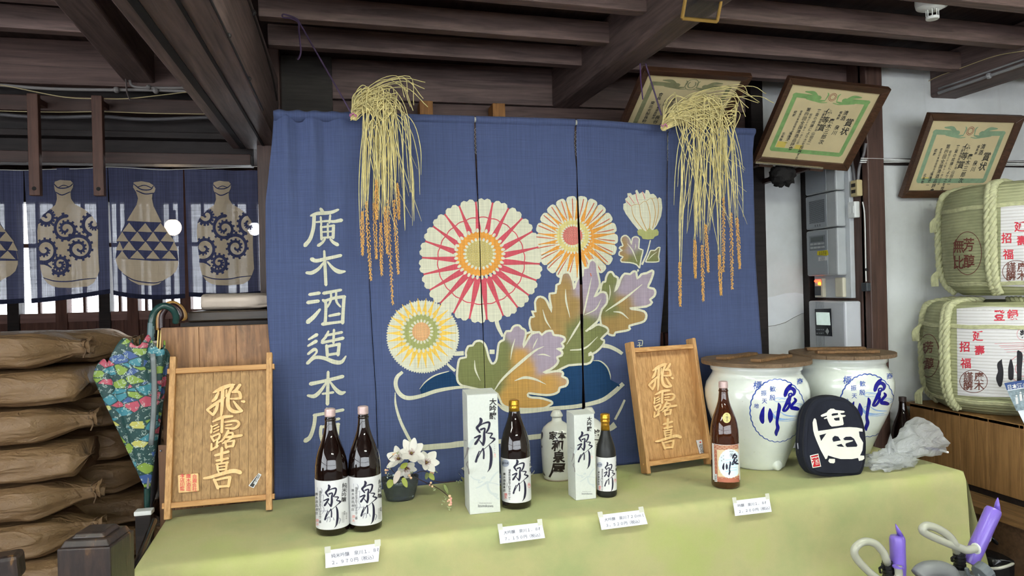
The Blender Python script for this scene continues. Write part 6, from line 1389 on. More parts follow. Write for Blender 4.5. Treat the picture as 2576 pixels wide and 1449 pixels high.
wp.col(wp.ramp(w_.outputs['Fac'], [(0, s2l((190, 186, 184))), (.3, s2l((214, 212, 212)))])); wp.bump(w_.outputs['Fac'], .3, .003); wp.b.inputs['Roughness'].default_value = .8; WMT = wp.m
MAR = plain('maroon_print', (104, 58, 48), .8, var=.05); CRI = plain('crimson_print', (196, 52, 70), .8, var=.05); BLP = plain('black_print', (34, 32, 38), .8, var=.05)
BP = [(0, .225), (.02, .258), (.05, .284), (.09, .305), (.2, .312), (.34, .312), (.43, .305), (.48, .292), (.505, .270), (.515, .24)]
def twist(pts, r, strands, turns, n=6):
    """laid rope: strands winding round the path"""
    P = cr([tuple(p) for p in pts], 10); P = [Vector(p) for p in P]; out = []
    for s in range(strands):
        path = []
        for i, p in enumerate(P):
            d = (P[min(i+1, len(P)-1)]-P[max(i-1, 0)]).normalized(); a = d.orthogonal().normalized(); b = d.cross(a)
            ref = Vector((.3, .2, .9)); a = (ref-d*ref.dot(d)).normalized(); b = d.cross(a); w_ = 2*math.pi*(turns*i/len(P)+s/strands); path.append(p+(a*math.cos(w_)+b*math.sin(w_))*r*.55)
        out.append(tube(path, r*.62, n))
    return join(*out)
def barrel(label, c, H_, marks, k_):
    c = Vector(c); t = thing('sake_barrel', label, 'barrel', c, group='straw-wrapped sake barrels'); m = Matrix.Translation(c)
    sc2 = H_/.515; prof = [(z*sc2, r) for z, r in BP]
    obj('body', xf(lathe([(0, 0)]+[(r, z) for z, r in prof]+[(.20, prof[-1][0]-.006), (0, prof[-1][0]-.008)], 72), m), STR, t, smooth=True)
    mp = lathe_map(c, [(z, r+.0006) for z, r in prof])
    def on(a, z, off=.0): r = interp(prof, z)+off; return c+Vector((r*math.cos(a), r*math.sin(a), z))
    for z in marks['cords']:
        for j in range(3): obj('cord', tube([on(2*math.pi*q/64, z+.006*(j-1)+.002*math.sin(q), .004) for q in range(64)], .0032, 5, closed=True), ROPE, t)
    for a in marks['ropes']:
        for j in (-1, 1):
            path = [on(a+j*.030, z, .012) for z in (.012, .05, .12, .22, .32, .42, .47)]+[on(a+j*.03, .50*sc2, .012), c+Vector((.2*math.cos(a+j*.05), .2*math.sin(a+j*.05), H_+.004)), c+Vector((.1*math.cos(a+j*.08), .1*math.sin(a+j*.08), H_+.005))]
            obj('rope', twist(path, .0155, 3, 9), ROPE, t, smooth=True)
    for a, z in marks['tassels']:
        for q in range(6):
            p0 = on(a, z, .012); p1 = p0+Vector((math.cos(a)*(.02+.004*q), math.sin(a)*.02+.004*(q-3), -.035)); p2 = p1+Vector((.003*(q-3), .003*(q-3), -.05)); obj('tassel_strand', tube([p0, p1, p2], .0045, 5, smooth_n=3), ROPE, t)
    return t, mp, prof, on
def aa(px, c): 
    return None
BC1 = Vector((3.035, 2.800, .836)); BC2 = Vector((3.105, 2.745, 1.379))
vd = lambda C_, deg: math.atan2(CAM.y-C_.y, CAM.x-C_.x)+R(deg)
K2, = (4.527,)
Bq = lambda x, y: (2280+x/K2, 740+y/K2)
t, mp, prof, on = barrel('lower straw-wrapped sake barrel with red lettering, standing on the wooden crate', BC1, .515, dict(cords=(.405, .06), ropes=(vd(BC1, -40), vd(BC1, -96), vd(BC1, 30)), tassels=((vd(BC1, -84), .40), (vd(BC1, -84), .085))), 0)
def white(mp, t, pts): Print().poly(pts).build('printed_face', WMT, mp, t, off=.0012, maxlen=9)
white(mp, t, [Bq(575, 165), Bq(900, 140), Bq(1340, 150), Bq(1700, 170), Bq(1700, 1130), Bq(1340, 1175), Bq(900, 1170), Bq(585, 1150)])
q = Print()
for s_, x, y, z in (('登', 1060, 245, 120), ('録', 1212, 240, 120), ('延', 815, 478, 112), ('招', 665, 600, 112), ('壽', 835, 642, 108), ('福', 678, 788, 112)): q.text(s_, *Bq(x, y), z/K2*1.1, bold=.022)
for y, x0 in ((560, 1005), (584, 1055), (604, 1075), (628, 1115), (656, 1140)): q.stroke([(*Bq(x0, y+3), .7), (*Bq(1340, y-8), .7)], n=6)
for r in (14, 26): q.ring(*Bq(1330, 850), r*1.4, r*1.35, .9, n=40)
q.ring(*Bq(1330, 455), 15, 14, .7, n=60, scal=22, amp=.1); q.build('red_lettering', CRI, mp, t, off=.0017, maxlen=7)
def seal(x, y, rx, ry, chars_, sz, col, mp, t, sxx=1.0):
    q = Print().ring(x, y, rx, ry, 1.6, n=60)
    for (s_, dx, dy) in chars_: q.text(s_, x+dx, y+dy, sz, bold=.015, sx=sxx)
    q.build('seal_print', col, mp, t, off=.0018, maxlen=6)
seal(*Bq(768, 992), 34.5, 28.5, (('廣', 13.5, -11), ('木', 13.5, 11), ('謹', -13.5, -11), ('醸', -13.5, 11)), 25, MAR, mp, t)
seal(*Bq(255, 700), 27, 54, (('芳', 2, -21), ('醇', 3, 20), ('無', -17, -18), ('比', -17, 22)), 31, MAR, mp, t, .72)
q = Print()
for s_ in ([(1085, 745, 10), (1065, 800, 60), (1075, 880, 62), (1062, 960, 80), (1068, 1040, 40)], [(1190, 750, 24), (1190, 850, 62), (1190, 960, 56), (1190, 975, 20)], [(1275, 655, 40), (1290, 700, 66), (1285, 850, 56), (1285, 1000, 50)]): q.stroke([(*Bq(x, y), w_/K2) for x, y, w_ in s_])
q.text('菊', *Bq(1335, 455), 20, bold=.04); q.build('black_lettering', BLP, mp, t, off=.0022, maxlen=6)
Cq = lambda x, y: (2280+x/4.527, 480+y/4.527)
t, mp, prof, on = barrel('upper straw-wrapped sake barrel with red lettering, stacked on the lower one', BC2, .515, dict(cords=(.405, .055), ropes=(vd(BC2, -18), vd(BC2, -88), vd(BC2, 55)), tassels=((vd(BC2, -86), .40), (vd(BC2, -86), .13))), 1)
white(mp, t, [Cq(1075, 150), Cq(1340, 115), Cq(1700, 110), Cq(1700, 1060), Cq(1340, 1095), Cq(1075, 1085)])
q = Print()
for s_, x, y, z in (('延', 1290, 410, 112), ('招', 1140, 540, 112), ('壽', 1315, 570, 108), ('福', 1160, 725, 112)): q.text(s_, *Cq(x, y), z/4.527*1.1, bold=.022)
q.build('red_lettering', CRI, mp, t, off=.0017, maxlen=7)
seal(*Cq(1255, 920), 35, 28, (('廣', 13.5, -11), ('木', 13.5, 11), ('謹', -13.5, -11), ('醸', -13.5, 11)), 25, MAR, mp, t)
seal(*Cq(700, 710), 35, 54, (('芳', 3, -21), ('醇', 4, 21), ('無', -22, -17), ('比', -22, 24)), 36, MAR, mp, t, .8)
CRW = wood('crate_cedar', (110, 78, 46), (164, 124, 78), 'z', .9, .6, .3, .12)
t = thing('wooden_crate', 'brown cedar crate carrying the two sake barrels', 'crate', (3.2, 2.78, PZ))
for k in range(4): y0 = 2.46+k*.152; obj('side_board', box(2.765, 2.787, y0, y0+.151, PZ+.03, .832), CRW, t, bevel=.002)
for k in range(5): x0 = 2.765+k*.16; obj('front_board', box(x0, x0+.159, 2.438, 2.46, PZ+.03, .832), CRW, t, bevel=.002)
obj('top_board', box(2.765, 3.56, 2.438, 3.10, .815, .834), CRW, t, bevel=.003); obj('plinth', box(2.775, 3.55, 2.45, 3.09, PZ+.001, PZ+.03), BLK, t)
# leaflet leaning on the crate
p0 = on_y(2525, 964, 2.40); lt = thing('leaflet', 'blue and white leaflet about sake leaning at the right edge', 'leaflet', Vector((p0.x+.1, 2.42, .836)))
ml = facing_map((2.9, 2.42, .95), (-.35, -.9, .25)); LQ = [(2525, 964), (2640, 945), (2700, 1062), (2582, 1078)]; q4 = [ml(*p)[0] for p in LQ]; nn = ml(*LQ[0])[1]
obj('sheet', hexa([q4[3], q4[2], q4[1], q4[0]]+[p+nn*.002 for p in (q4[3], q4[2], q4[1], q4[0])]), plain('leaflet_paper', (214, 220, 228), .4, var=.05), lt)
Print().poly([(2525, 964), (2640, 945), (2648, 962), (2532, 982)]).build('header', plain('leaflet_blue', (44, 72, 128), .5, var=0), ml, lt, off=.003, maxlen=200); Print().text('日本酒の', 2534, 975, 13, rot=-.15, anchor='l', bold=.02).build('header_lettering', LBW, ml, lt, off=.0036, maxlen=200)
Print().poly([(2533, 984), (2640, 966), (2668, 1020), (2556, 1034)]).build('photo_print', plain('leaflet_photo', (126, 142, 150), .5, var=.5, vscale=60), ml, lt, off=.003, maxlen=200)
q = Print()
for x, y in ((2556, 1000), (2566, 992), (2576, 994), (2586, 988)): q.poly([(x-3, y), (x+3, y-1), (x+5, y+16), (x-1, y+17)]).circle(x, y-4, 2.2)
q.build('photo_figures', LBW, ml, lt, off=.0036, maxlen=200)
# dark bottle standing behind the table end
t = thing('dark_bottle', 'dark brown bottle half hidden between the jar and the crate', 'bottle', (2.70, 3.04, PZ))
obj('body', xf(lathe([(0, 0)]+[(r, z) for z, r in P18]+[(0, .372)], 32), Matrix.Translation((2.70, 3.04, PZ))), BRB, t, smooth=True); obj('cap', xf(lathe([(0, .37), (.0175, .37), (.0175, .392), (0, .394)], 24), Matrix.Translation((2.70, 3.04, PZ))), plain('dark_cap', (60, 48, 44), .4), t)
# ================================================================== KEROSENE PUMPS, CANS AND BLACK BAG IN FRONT OF THE TABLE
PUP = plain('purple_plastic', (128, 104, 200), .3, var=.04, coat=.2); BLKP = plain('black_plastic', (24, 24, 26), .35, var=.05); GCN = plain('grey_can_plastic', (120, 122, 122), .5, var=.06); hs = NT('clear_hose'); hs.b.inputs['Base Color'].default_value = (*s2l((206, 206, 188)), 1); hs.b.inputs['Roughness'].default_value = .2; hs.b.inputs['Transmission Weight'].default_value = .35; HOS = hs.m
K4 = 5.412; D4 = lambda x, y: (2100+x/K4, 1230+y/K4); YQ = 2.02
def q4p(x, y, Y=YQ): return on_y(*D4(x, y), Y)
def pump(label, axis, w_, hose, hose_r, neck, trig, Y):
    a, b = q4p(*axis[0], Y), q4p(*axis[1], Y); d = (b-a).normalized(); t = thing('kerosene_pump', label, 'pump', b, group='purple kerosene pumps')
    s = Vector((d.z, 0, -d.x)).normalized(); n_ = s.cross(d)
    obj('handle', tube([a, a+d*.01, a.lerp(b, .3), a.lerp(b, .7), b], [w_*.86, w_, w_*.98, w_, w_*.9], 14), PUP, t, smooth=True, bevel=.001)
    obj('hook_tip', tube([a-d*.001-s*w_*.5, a-d*.022-s*w_*.1, a-d*.04+s*w_*.2], [w_*.55, w_*.35, .002], 8, flat=.5), PUP, t, smooth=True)
    hp = [q4p(x, y, Y-(.03 if i < len(hose)-1 else .0)) for i, (x, y) in enumerate(hose)]
    obj('hose', tube(hp, hose_r, 10, smooth_n=6), HOS, t, smooth=True)
    obj('collar', tube([hp[0], hp[0]+(hp[1]-hp[0])*.12], hose_r*1.35, 14), WHP if trig else PUP, t)
    nk = [q4p(x, y, Y) for x, y in neck]; obj('inlet_neck', tube(nk, [.016, .017, .017, .015], 12), BLKP, t)
    obj('inlet_clip', tube([nk[0]+Vector((-.012, 0, -.01)), nk[0]+Vector((-.03, 0, -.02)), nk[0].lerp(nk[-1], .55)+Vector((-.03, 0, 0))], .006, 6, flat=.5), BLKP, t)
    for k in range(4): P = nk[0].lerp(nk[-1], .15+.2*k); obj('neck_rib', tube([P, P+(nk[-1]-nk[0]).normalized()*.004], .0195, 12), BLKP, t)
    if trig: obj('trigger', tube([q4p(2125, 600, Y), q4p(2090, 690, Y), q4p(2055, 750, Y)], [.006, .008, .005], 8), WHP, t)
    return t
pump('purple kerosene pump standing upright with looped hose, left of the two', ((850, 640), (868, 1250)), .0245, [(860, 1050), (860, 1200), (700, 1290), (480, 1140), (300, 950), (270, 820), (390, 720), (540, 740), (650, 850), (700, 960), (712, 1010)], .0125, [(712, 985), (718, 1050), (730, 1120), (740, 1250)], False, 2.0)
pump('purple kerosene pump leaning to the right with pale hose loop', ((2170, 270), (1835, 1015)), .0265, [(1930, 810), (1800, 830), (1700, 800), (1400, 680), (1220, 590), (1200, 530), (1280, 500), (1440, 560), (1570, 660), (1640, 770), (1660, 850)], .0135, [(1690, 850), (1695, 920), (1700, 990), (1705, 1080)], True, 2.0)
t = thing('fuel_can', 'grey plastic fuel can with screw neck under the leaning pump', 'can', Vector((q4p(1600, 1400, 1.98).x, 1.98, 0)))
cc = q4p(1600, 1130, 1.98); zc = cc.z
obj('body', box(cc.x-.12, cc.x+.17, 1.86, 2.06, 0, zc-.03), GCN, t, bevel=.03)
obj('grip', tube([q4p(1150, 1190, 1.95), q4p(1230, 1110, 1.95), q4p(1420, 1095, 1.95), q4p(1560, 1150, 1.95), q4p(1600, 1300, 1.95)], .028, 10, smooth_n=5), GCN, t, smooth=True)
nk = [q4p(1700, 1075, 2.0), q4p(1706, 1250, 2.0)]; obj('neck', tube(nk, .027, 20, cap=False), GCN, t, solid=.002)
for k in range(4): P = nk[0].lerp(nk[1], .1+.16*k); obj('thread', tube([P, P+Vector((0, 0, -.003))], .0300, 20, cap=False), GCN, t)
ca, cb = q4p(1975, 1170, 1.90), q4p(2070, 1090, 1.90); obj('screw_cap', tube([ca, cb], .031, 14), plain('cap_grey', (98, 104, 108), .5), t, bevel=.003); obj('cap_strap', tube([q4p(1790, 1080, 1.95), q4p(1830, 1180, 1.95), q4p(1950, 1210, 1.95), ca], .006, 6, smooth_n=4), MATS['cap_grey'], t)
t = thing('black_bag', 'shiny black bag with a pale stripe behind the fuel can', 'bag', Vector((q4p(2300, 1300, 2.44).x, 2.44, .0)))
bc_ = q4p(2310, 1100, 2.44); V, Fc = ball((0, 0, 0), 1, 22)
bv = []
for d in V: 
    k = 1+.16*noise.noise(d*2.2)+.07*noise.noise(d*6); bv.append(Vector((bc_.x+d.x*.105*k, 2.44+d.y*.07*k, max(.001, .30+d.z*.30*k if d.z < 0 else .30+d.z*(bc_.z+.075-.30)*k))))
obj('body', (bv, Fc), plain('shiny_black_vinyl', (20, 20, 22), .25, var=.2, vscale=20, coat=.3), t, smooth=True)
obj('strap', tube([q4p(2130, 660, 2.45), q4p(2220, 760, 2.45), q4p(2290, 860, 2.44)], .012, 8, smooth_n=4, flat=.5), BLKP, t, smooth=True)
obj('stripe', tube([q4p(2120, 1085, 2.385), q4p(2250, 1075, 2.362), q4p(2400, 1030, 2.366), q4p(2490, 975, 2.395)], .006, 6, smooth_n=5), plain('stripe_cream', (206, 204, 190), .5), t)
# ================================================================== FLOWER VASE
PET = plain('white_petal', (232, 228, 218), .55, var=.03); PEP = plain('pinkish_petal', (220, 204, 194), .55, var=.05); STM = plain('red_stamen', (128, 62, 58), .6, var=.2); TWG = plain('brown_twig', (72, 48, 40), .7, var=.2); LIM = plain('lime_leaf', (164, 172, 74), .5, var=.12); OLL = plain('olive_leaf', (110, 122, 62), .5, var=.15); BER = plain('peach_berry', (238, 200, 160), .35, var=.08); BEP = plain('pink_berry', (236, 176, 160), .35, var=.08); GBR = plain('green_berry', (170, 178, 132), .5, var=.1)
K8 = 7.243
def E8_(x, y, dy=0): return E8(x, y, dy)
def E8(x, y, dy=0):
    p = on_y(950+x/K8, 1100+y/K8, VYc+dy); p.z = max(p.z, TZ+.006); return p
vb_ = px_base(1008, 1264, .035); VYc = vb_.y
t = thing('glass_vase', 'grey tinted boat-shaped glass vase holding magnolias', 'vase', vb_)
GVS = thin_glass('smoky_glass', (204, 212, 210), .02, .07)
oval = Matrix.Translation(vb_) @ Matrix.Diagonal((1, .55, 1, 1))
obj('vessel', xf(lathe([(0, 0), (.046, 0), (.051, .006), (.058, .03), (.0655, .06), (.069, .086), (.0665, .086), (.062, .058), (.055, .03), (.048, .014), (0, .012)], 48), oval), GVS, t, smooth=True)
obj('water', xf(lathe([(0, .0125), (.047, .0145), (.054, .03), (.0575, .042), (0, .042)], 48), oval), thin_glass('vase_water', (172, 188, 190), .02, .04), t, smooth=True)
def petal(base, d, up, L, W_, cup, mat, parent, nm='petal'):
    base, d = Vector(base), Vector(d).normalized(); up = Vector(up); up = (up-d*up.dot(d)).normalized(); s = d.cross(up)
    def f(u, v):
        w_ = W_*math.sin(math.pi*min(1, v*.86+.10))**.75*(1-.15*v); x = (u-.5)*2
        return base+d*(L*v)+s*(w_*x*.5)+up*(cup*(v*v*.55+x*x*.22*math.sin(math.pi*v)))
    return obj(nm, grid(f, 8, 10), mat, parent, smooth=True, solid=.0008)
def magnolia(label, c, face, petals, L, W_, seed):
    random.seed(seed); c = Vector(c); face = Vector(face).normalized(); a = face.orthogonal().normalized(); b = face.cross(a)
    m = thing('magnolia_flower', label, 'flower', c, group='white magnolia flowers in the vase')
    for k in range(petals):
        an = 2*math.pi*k/petals+random.uniform(-.2, .2); o = a*math.cos(an)+b*math.sin(an); petal(c+o*.004, o+face*random.uniform(.12, .55), face, L*random.uniform(.85, 1.1), W_*random.uniform(.85, 1.1), L*.38, PET, m)
    st = []
    for k in range(16):
        an = k*2.4; o = (a*math.cos(an)+b*math.sin(an)); h = .012+.006*random.random(); st.append(tube([c+o*.003, c+o*.007+face*h*.6, c+o*(.010+.004*random.random())+face*h], .0006, 4))
        obj('stamen', st[-1], STM, m)
    obj('pistil', tube([c, c+face*.008, c+face*.014], [.003, .0038, .001], 8), plain('pistil_green', (150, 132, 70), .6), m, smooth=True)
    return m
magnolia('open white magnolia at the top of the bunch', E8(620, 300, -.035), (-.1, -.75, .65), 7, .050, .038, 1)
magnolia('open white magnolia at the right of the bunch', E8(885, 460, -.02), (.25, -.9, .35), 6, .046, .036, 2)
magnolia('white magnolia seen from the side at the left of the bunch', E8(400, 400, -.01), (-.65, -.45, .6), 6, .048, .038, 3)
magnolia('white magnolia low in the middle of the bunch, petals spread behind the leaves', E8(520, 560, -.01), (.1, -.8, -.2), 6, .036, .03, 4)
def twig(label, pts, r, berries, leaves, dy=-.02, fwd=0):
    E8 = lambda x, y, d=0: E8_(x, y, d-fwd*sstep(700, 1320, x))
    g = thing('berry_twig', label, 'twig', E8(*pts[0], dy), group='berry twigs in the vase'); obj('stem', tube([E8(x, y, dy-.015*i/len(pts)) for i, (x, y) in enumerate(pts)], r, 6, smooth_n=4), TWG, g, smooth=True)
    for x, y, rr, m in berries: obj('berry', ball(E8(x, y, dy-.02), rr, 8), m, g, smooth=True)
    for x0, y0, x1, y1, w_, m in leaves:
        A_, B_ = E8(x0, y0, dy-.025), E8(x1, y1, dy-.03); petal(A_, B_-A_, (0, -1, .3), (B_-A_).length, w_, .004, m, g, 'leaf')
    return g
b_ = .0046; sm_ = .0024
gb = lambda pts: [(x, y, sm_, GBR) for x, y in pts]
twig('long berry twig arching right and drooping with a peach berry cluster', [(640, 700), (760, 770), (930, 850), (1080, 920), (1200, 1000), (1280, 1070)], .0014, [(1312, 1072, .0052, BER), (1335, 1115, b_, BEP), (1300, 1140, .004, BER), (1330, 1150, .004, BEP), (1335, 1190, b_, BEP), (1280, 1165, .003, BEP), (1305, 1232, .0045, BER), (1335, 1225, .004, BEP), (970, 830, .0044, BER), (950, 870, .0034, BEP), (995, 895, .0042, BER)]+gb([(1220, 1085), (1245, 1110), (1235, 1135), (1185, 1160), (1215, 1175), (1170, 1220), (1300, 1290), (1330, 1280), (1300, 1320), (1310, 1340), (1020, 930), (1045, 955), (1025, 965), (1275, 1265)]), [(1210, 850, 1285, 1040, .012, OLL)], fwd=.155)
twig('berry twig with green leaves rising at the right of the vase', [(620, 690), (800, 620), (900, 640), (1000, 780), (1200, 820), (1420, 800)], .0013, [(975, 590, b_, BER), (968, 645, b_, BER), (1010, 650, b_, BER), (1000, 600, .004, BEP)]+gb([(1060, 620), (1080, 640), (1040, 610), (1440, 800), (1470, 810), (1500, 790), (1520, 815), (1480, 830)]), [(910, 640, 880, 770, .016, OLL), (940, 660, 1030, 780, .02, LIM)], .0)
twig('berry twig leaning left with peach berries', [(470, 720), (300, 640), (190, 440), (280, 330)], .0012, [(285, 310, .0042, BER), (320, 290, .003, BER), (145, 600, .0048, BER), (150, 650, .0038, BER), (180, 600, .004, BEP)]+gb([(190, 530), (215, 560), (225, 580), (180, 690), (200, 660), (375, 270), (350, 285), (365, 300)]), [], .01)
twig('short berry twig in the middle of the vase', [(500, 760), (560, 700), (640, 640)], .0013, [(575, 695, .0052, BER), (605, 740, .0052, BER)]+gb([(600, 640), (625, 650), (640, 630)]), [], -.01)
g = thing('magnolia_leaf_spray', 'dark branch with lime leaves and a drooping pinkish petal at the vase front', 'branch', E8(430, 700))
obj('stem', tube([E8(470, 800), E8(440, 700), E8(430, 590), E8(540, 520), E8(590, 390)], .0028, 8, smooth_n=4), TWG, g, smooth=True)
for x0, y0, x1, y1, w_, m in ((420, 560, 540, 470, .020, LIM), (250, 770, 200, 920, .026, LIM), (460, 740, 530, 905, .020, LIM)): A_, B_ = E8(x0, y0, -.05), E8(x1, y1, -.055); petal(A_, B_-A_, (0, -1, .2), (B_-A_).length*1.05, w_, .005, m, g, 'leaf')
A_, B_ = E8(390, 610, -.05), E8(300, 850, -.055); petal(A_, B_-A_, (0, -1, .2), (B_-A_).length, .024, .008, PEP, g, 'drooping_petal')
# ================================================================== RICE SACKS (brown paper)
def paper():
    t = NT('brown_kraft_paper'); c = t.coords(); a = t.noise(c, 3, 5); f = t.noise(t.coords((1, 1, 2)), 16, 6, .65, .7)
    t.col(t.ramp(a, [(.3, s2l((104, 80, 56))), (.7, s2l((134, 106, 76)))])); t.b.inputs['Roughness'].default_value = .48; t.b.inputs['Specular IOR Level'].default_value = .45; rg = t.ramp(t.noise(t.coords((.8, 1.4, 1.4)), 7, 3, .5, .5), [(.40, (0, 0, 0)), (.5, (1, 1, 1)), (.60, (0, 0, 0))]); t.bump(t.mix(.3, f, rg), .7, .02); MATS['brown_kraft_paper'] = t.m; return t.m
KRF = paper(); TWN = plain('paper_twine', (96, 74, 52), .7, var=.1)
def sack(label, x0, x1, y, z0, dep, th, tied, seed, group='brown paper rice sacks in the stack', mat=None, rz=0):
    """paper sack lying along x; tied: gathered right-hand neck with twine, else a folded blunt end"""
    L = x1-x0; s = thing('rice_sack', label, 'sack', ((x0+x1)/2, y, z0), rz, group=group); nu, nv = 48, 36
    def f(u, v):
        a = 2*math.pi*v; x = -L/2+L*u; e = .42
        c_, s_ = math.cos(a), math.sin(a); cx_ = math.copysign(abs(c_)**e, c_); sz_ = math.copysign(abs(s_)**(e+.25), s_)
        if tied: k = sstep(0, .05, u)**.5*(1-.82*sstep(.80, .985, u)); kz = sstep(0, .04, u)**.5*(1-.62*sstep(.80, .99, u))
        else: k = sstep(0, .05, u)**.5*(1-.10*sstep(.80, .97, u))*(1-.97*sstep(.985, 1.0, u)); kz = sstep(0, .04, u)**.5*(1-.14*sstep(.80, .97, u))*(1-.97*sstep(.985, 1.0, u))
        wr = noise.noise((x*5+seed, c_*2.2, s_*2.2))*.012+(.5-abs(noise.noise((x*9+seed, c_*4, s_*4))))*.012-.004
        if u > .66: wr += (.014 if tied else .006)*math.sin(a*9+seed+u*4)*sstep(.66, .92, u)
        r = 1+wr*9*.5
        return Vector((x+ (.006*noise.noise((seed, v*9, 1)) if u > .95 else 0), dep/2*cx_*k*r, th/2+th/2*sz_*kz*r*.97))
    V, Fc = grid(f, nu, nv); V.append(f(1, 0)*1); cend = len(V)-1; cm = sum((V[j*(nu+1)+nu] for j in range(nv)), Vector())/nv; V[cend] = cm
    Fc = Fc+[(j*(nu+1)+nu, (j+1)*(nu+1)+nu, cend) for j in range(nv)]
    V = [Vector((p.x, p.y, max(p.z, .0))) for p in V]
    obj('bag', (V, Fc), mat or KRF, s, local=True, smooth=True)
    if tied:
        xe = L/2*1.0; ring = [Vector((xe-.012+.004*math.sin(a*2), .030*math.cos(a), th*.53+.026*math.sin(a))) for a in [2*math.pi*k/14 for k in range(14)]]
        obj('twine', tube(ring, .0035, 5, closed=True), TWN, s, local=True)
        def neck(u, v):
            a = 2*math.pi*v; r = .018+.014*u+.006*math.sin(a*5+seed)*u; return Vector((xe-.012+.028*u, r*1.1*math.cos(a), th*.53+r*math.sin(a)))
        obj('gathered_neck', grid(neck, 6, 24), mat or KRF, s, local=True, smooth=True, solid=.001)
        obj('twine_tail', tube([Vector((xe-.008, -.03, th*.53)), Vector((xe+.008, -.045, th*.42)), Vector((xe, -.05, th*.22))], .0025, 5, smooth_n=3), TWN, s, local=True)
    return s
ORD = ['topmost', 'second', 'third', 'fourth', 'fifth', 'sixth', 'seventh', 'eighth', 'ninth', 'tenth']
rnd = random.Random(11); TH = .135
for k in range(10):
    tied = k in (0, 2, 4, 5, 8); z0 = 1.358-(k+1)*TH; xr = -.965+rnd.uniform(-.02, .02)+(.0 if k < 4 else .02); 
    sack('%s brown rice sack from the top in the front stack, %s end' % (ORD[k], 'tied' if tied else 'folded'), -1.80, xr, 2.955, z0, .34, TH*.98, tied, 3.1*k+.7)
for k in range(10):
    z0 = 1.345-(k+1)*TH; tied = k in (0, 1, 3, 4, 6, 7); xr = -.86+rnd.uniform(-.035, .035)+.012*k
    sack('%s brown rice sack from the top in the stack behind the front one, %s end' % (ORD[k], 'tied' if tied else 'folded'), -1.62, xr, 3.31, z0, .335, TH*.98, tied, 2.3*k+9.1)
for k in range(9):
    z0 = 1.345-(k+1.6)*TH; tied = k % 2 == 0; xr = -.78+rnd.uniform(-.03, .03)+.012*k
    sack('%s brown rice sack from the top in the rearmost stack behind the umbrella, %s end' % (ORD[k], 'tied' if tied else 'folded'), -1.5, xr, 3.67, z0, .335, TH*.98, tied, 1.7*k+21.3)
# ================================================================== OLD WOODEN CABINET WITH LEDGE, WHITE SACK AND UMBRELLAS
def oldboard():
    t = NT('stained_old_board'); g = t.noise(t.coords((26, 26, 1.6)), 2.2, 8, .65, .6); b = t.noise(t.coords((6, 6, 1.5)), 1.6, 6, .65, 1.2)
    c = t.ramp(g, [(.3, s2l((112, 76, 48))), (.5, s2l((156, 112, 74))), (.7, s2l((190, 146, 104)))]); c = t.mix(t.ramp(b, [(.5, (0, 0, 0)), (.66, (.75,)*3)]), c, s2l((90, 66, 48))); p = t.noise(t.coords((9, 9, 2.2)), 2.4, 5, .6, 1.6)
    c = t.mix(t.ramp(p, [(.66, (0, 0, 0)), (.74, (.7,)*3)]), c, s2l((206, 176, 142))); t.col(c); t.b.inputs['Roughness'].default_value = .5; t.bump(g, .25, .004); MATS['stained_old_board'] = t.m; return t.m
OLD = oldboard()
t = thing('wooden_cabinet', 'old stained wooden cabinet side behind the left cedar sign', 'cabinet', (-.5, 3.0, 0))
for k in range(3): x0 = -.706+k*.135; obj('front_board', box(x0, x0+.1345, 2.925, 2.945, .02, 1.352), OLD, t, bevel=.002)
obj('side_board', box(-.640, -.620, 2.946, 3.42, .02, 1.335), OLD, t, bevel=.002); obj('side_board', box(-.322, -.302, 2.946, 3.42, .02, 1.352), OLD, t); obj('back_board', box(-.62, -.322, 3.40, 3.42, .02, 1.352), OLD, t)
obj('ledge', box(-.632, -.30, 3.035, 3.44, 1.366, 1.408), wood('lacquer_dark', (34, 26, 20), (70, 56, 40), 'x', 1, .35), t, bevel=.006); obj('top_board', box(-.64, -.302, 2.946, 3.42, 1.335, 1.366), BLK, t)
WSK = plain('white_paper_sack', (206, 190, 176), .6, var=.06, vscale=10, bump=.3)
s = sack('white paper sack lying on the dark cabinet ledge', -.60, -.32, 3.20, 1.408, .28, .07, False, 44, group=None, mat=WSK); s.name = 'white_sack'
t = thing('hardboard_panel', 'thin brown hardboard panel standing at the left end of the table', 'board', (-.69, 2.76, 0)); obj('panel', box(-.694, -.645, 2.800, 2.806, 0, .93), wood('hardboard', (96, 66, 44), (128, 92, 64), 'z', 1), t); pn = on_y(402, 1150, 2.79)
obj('nail', ball((-.685, 2.799, .91), .004, 6), ZIP, t)
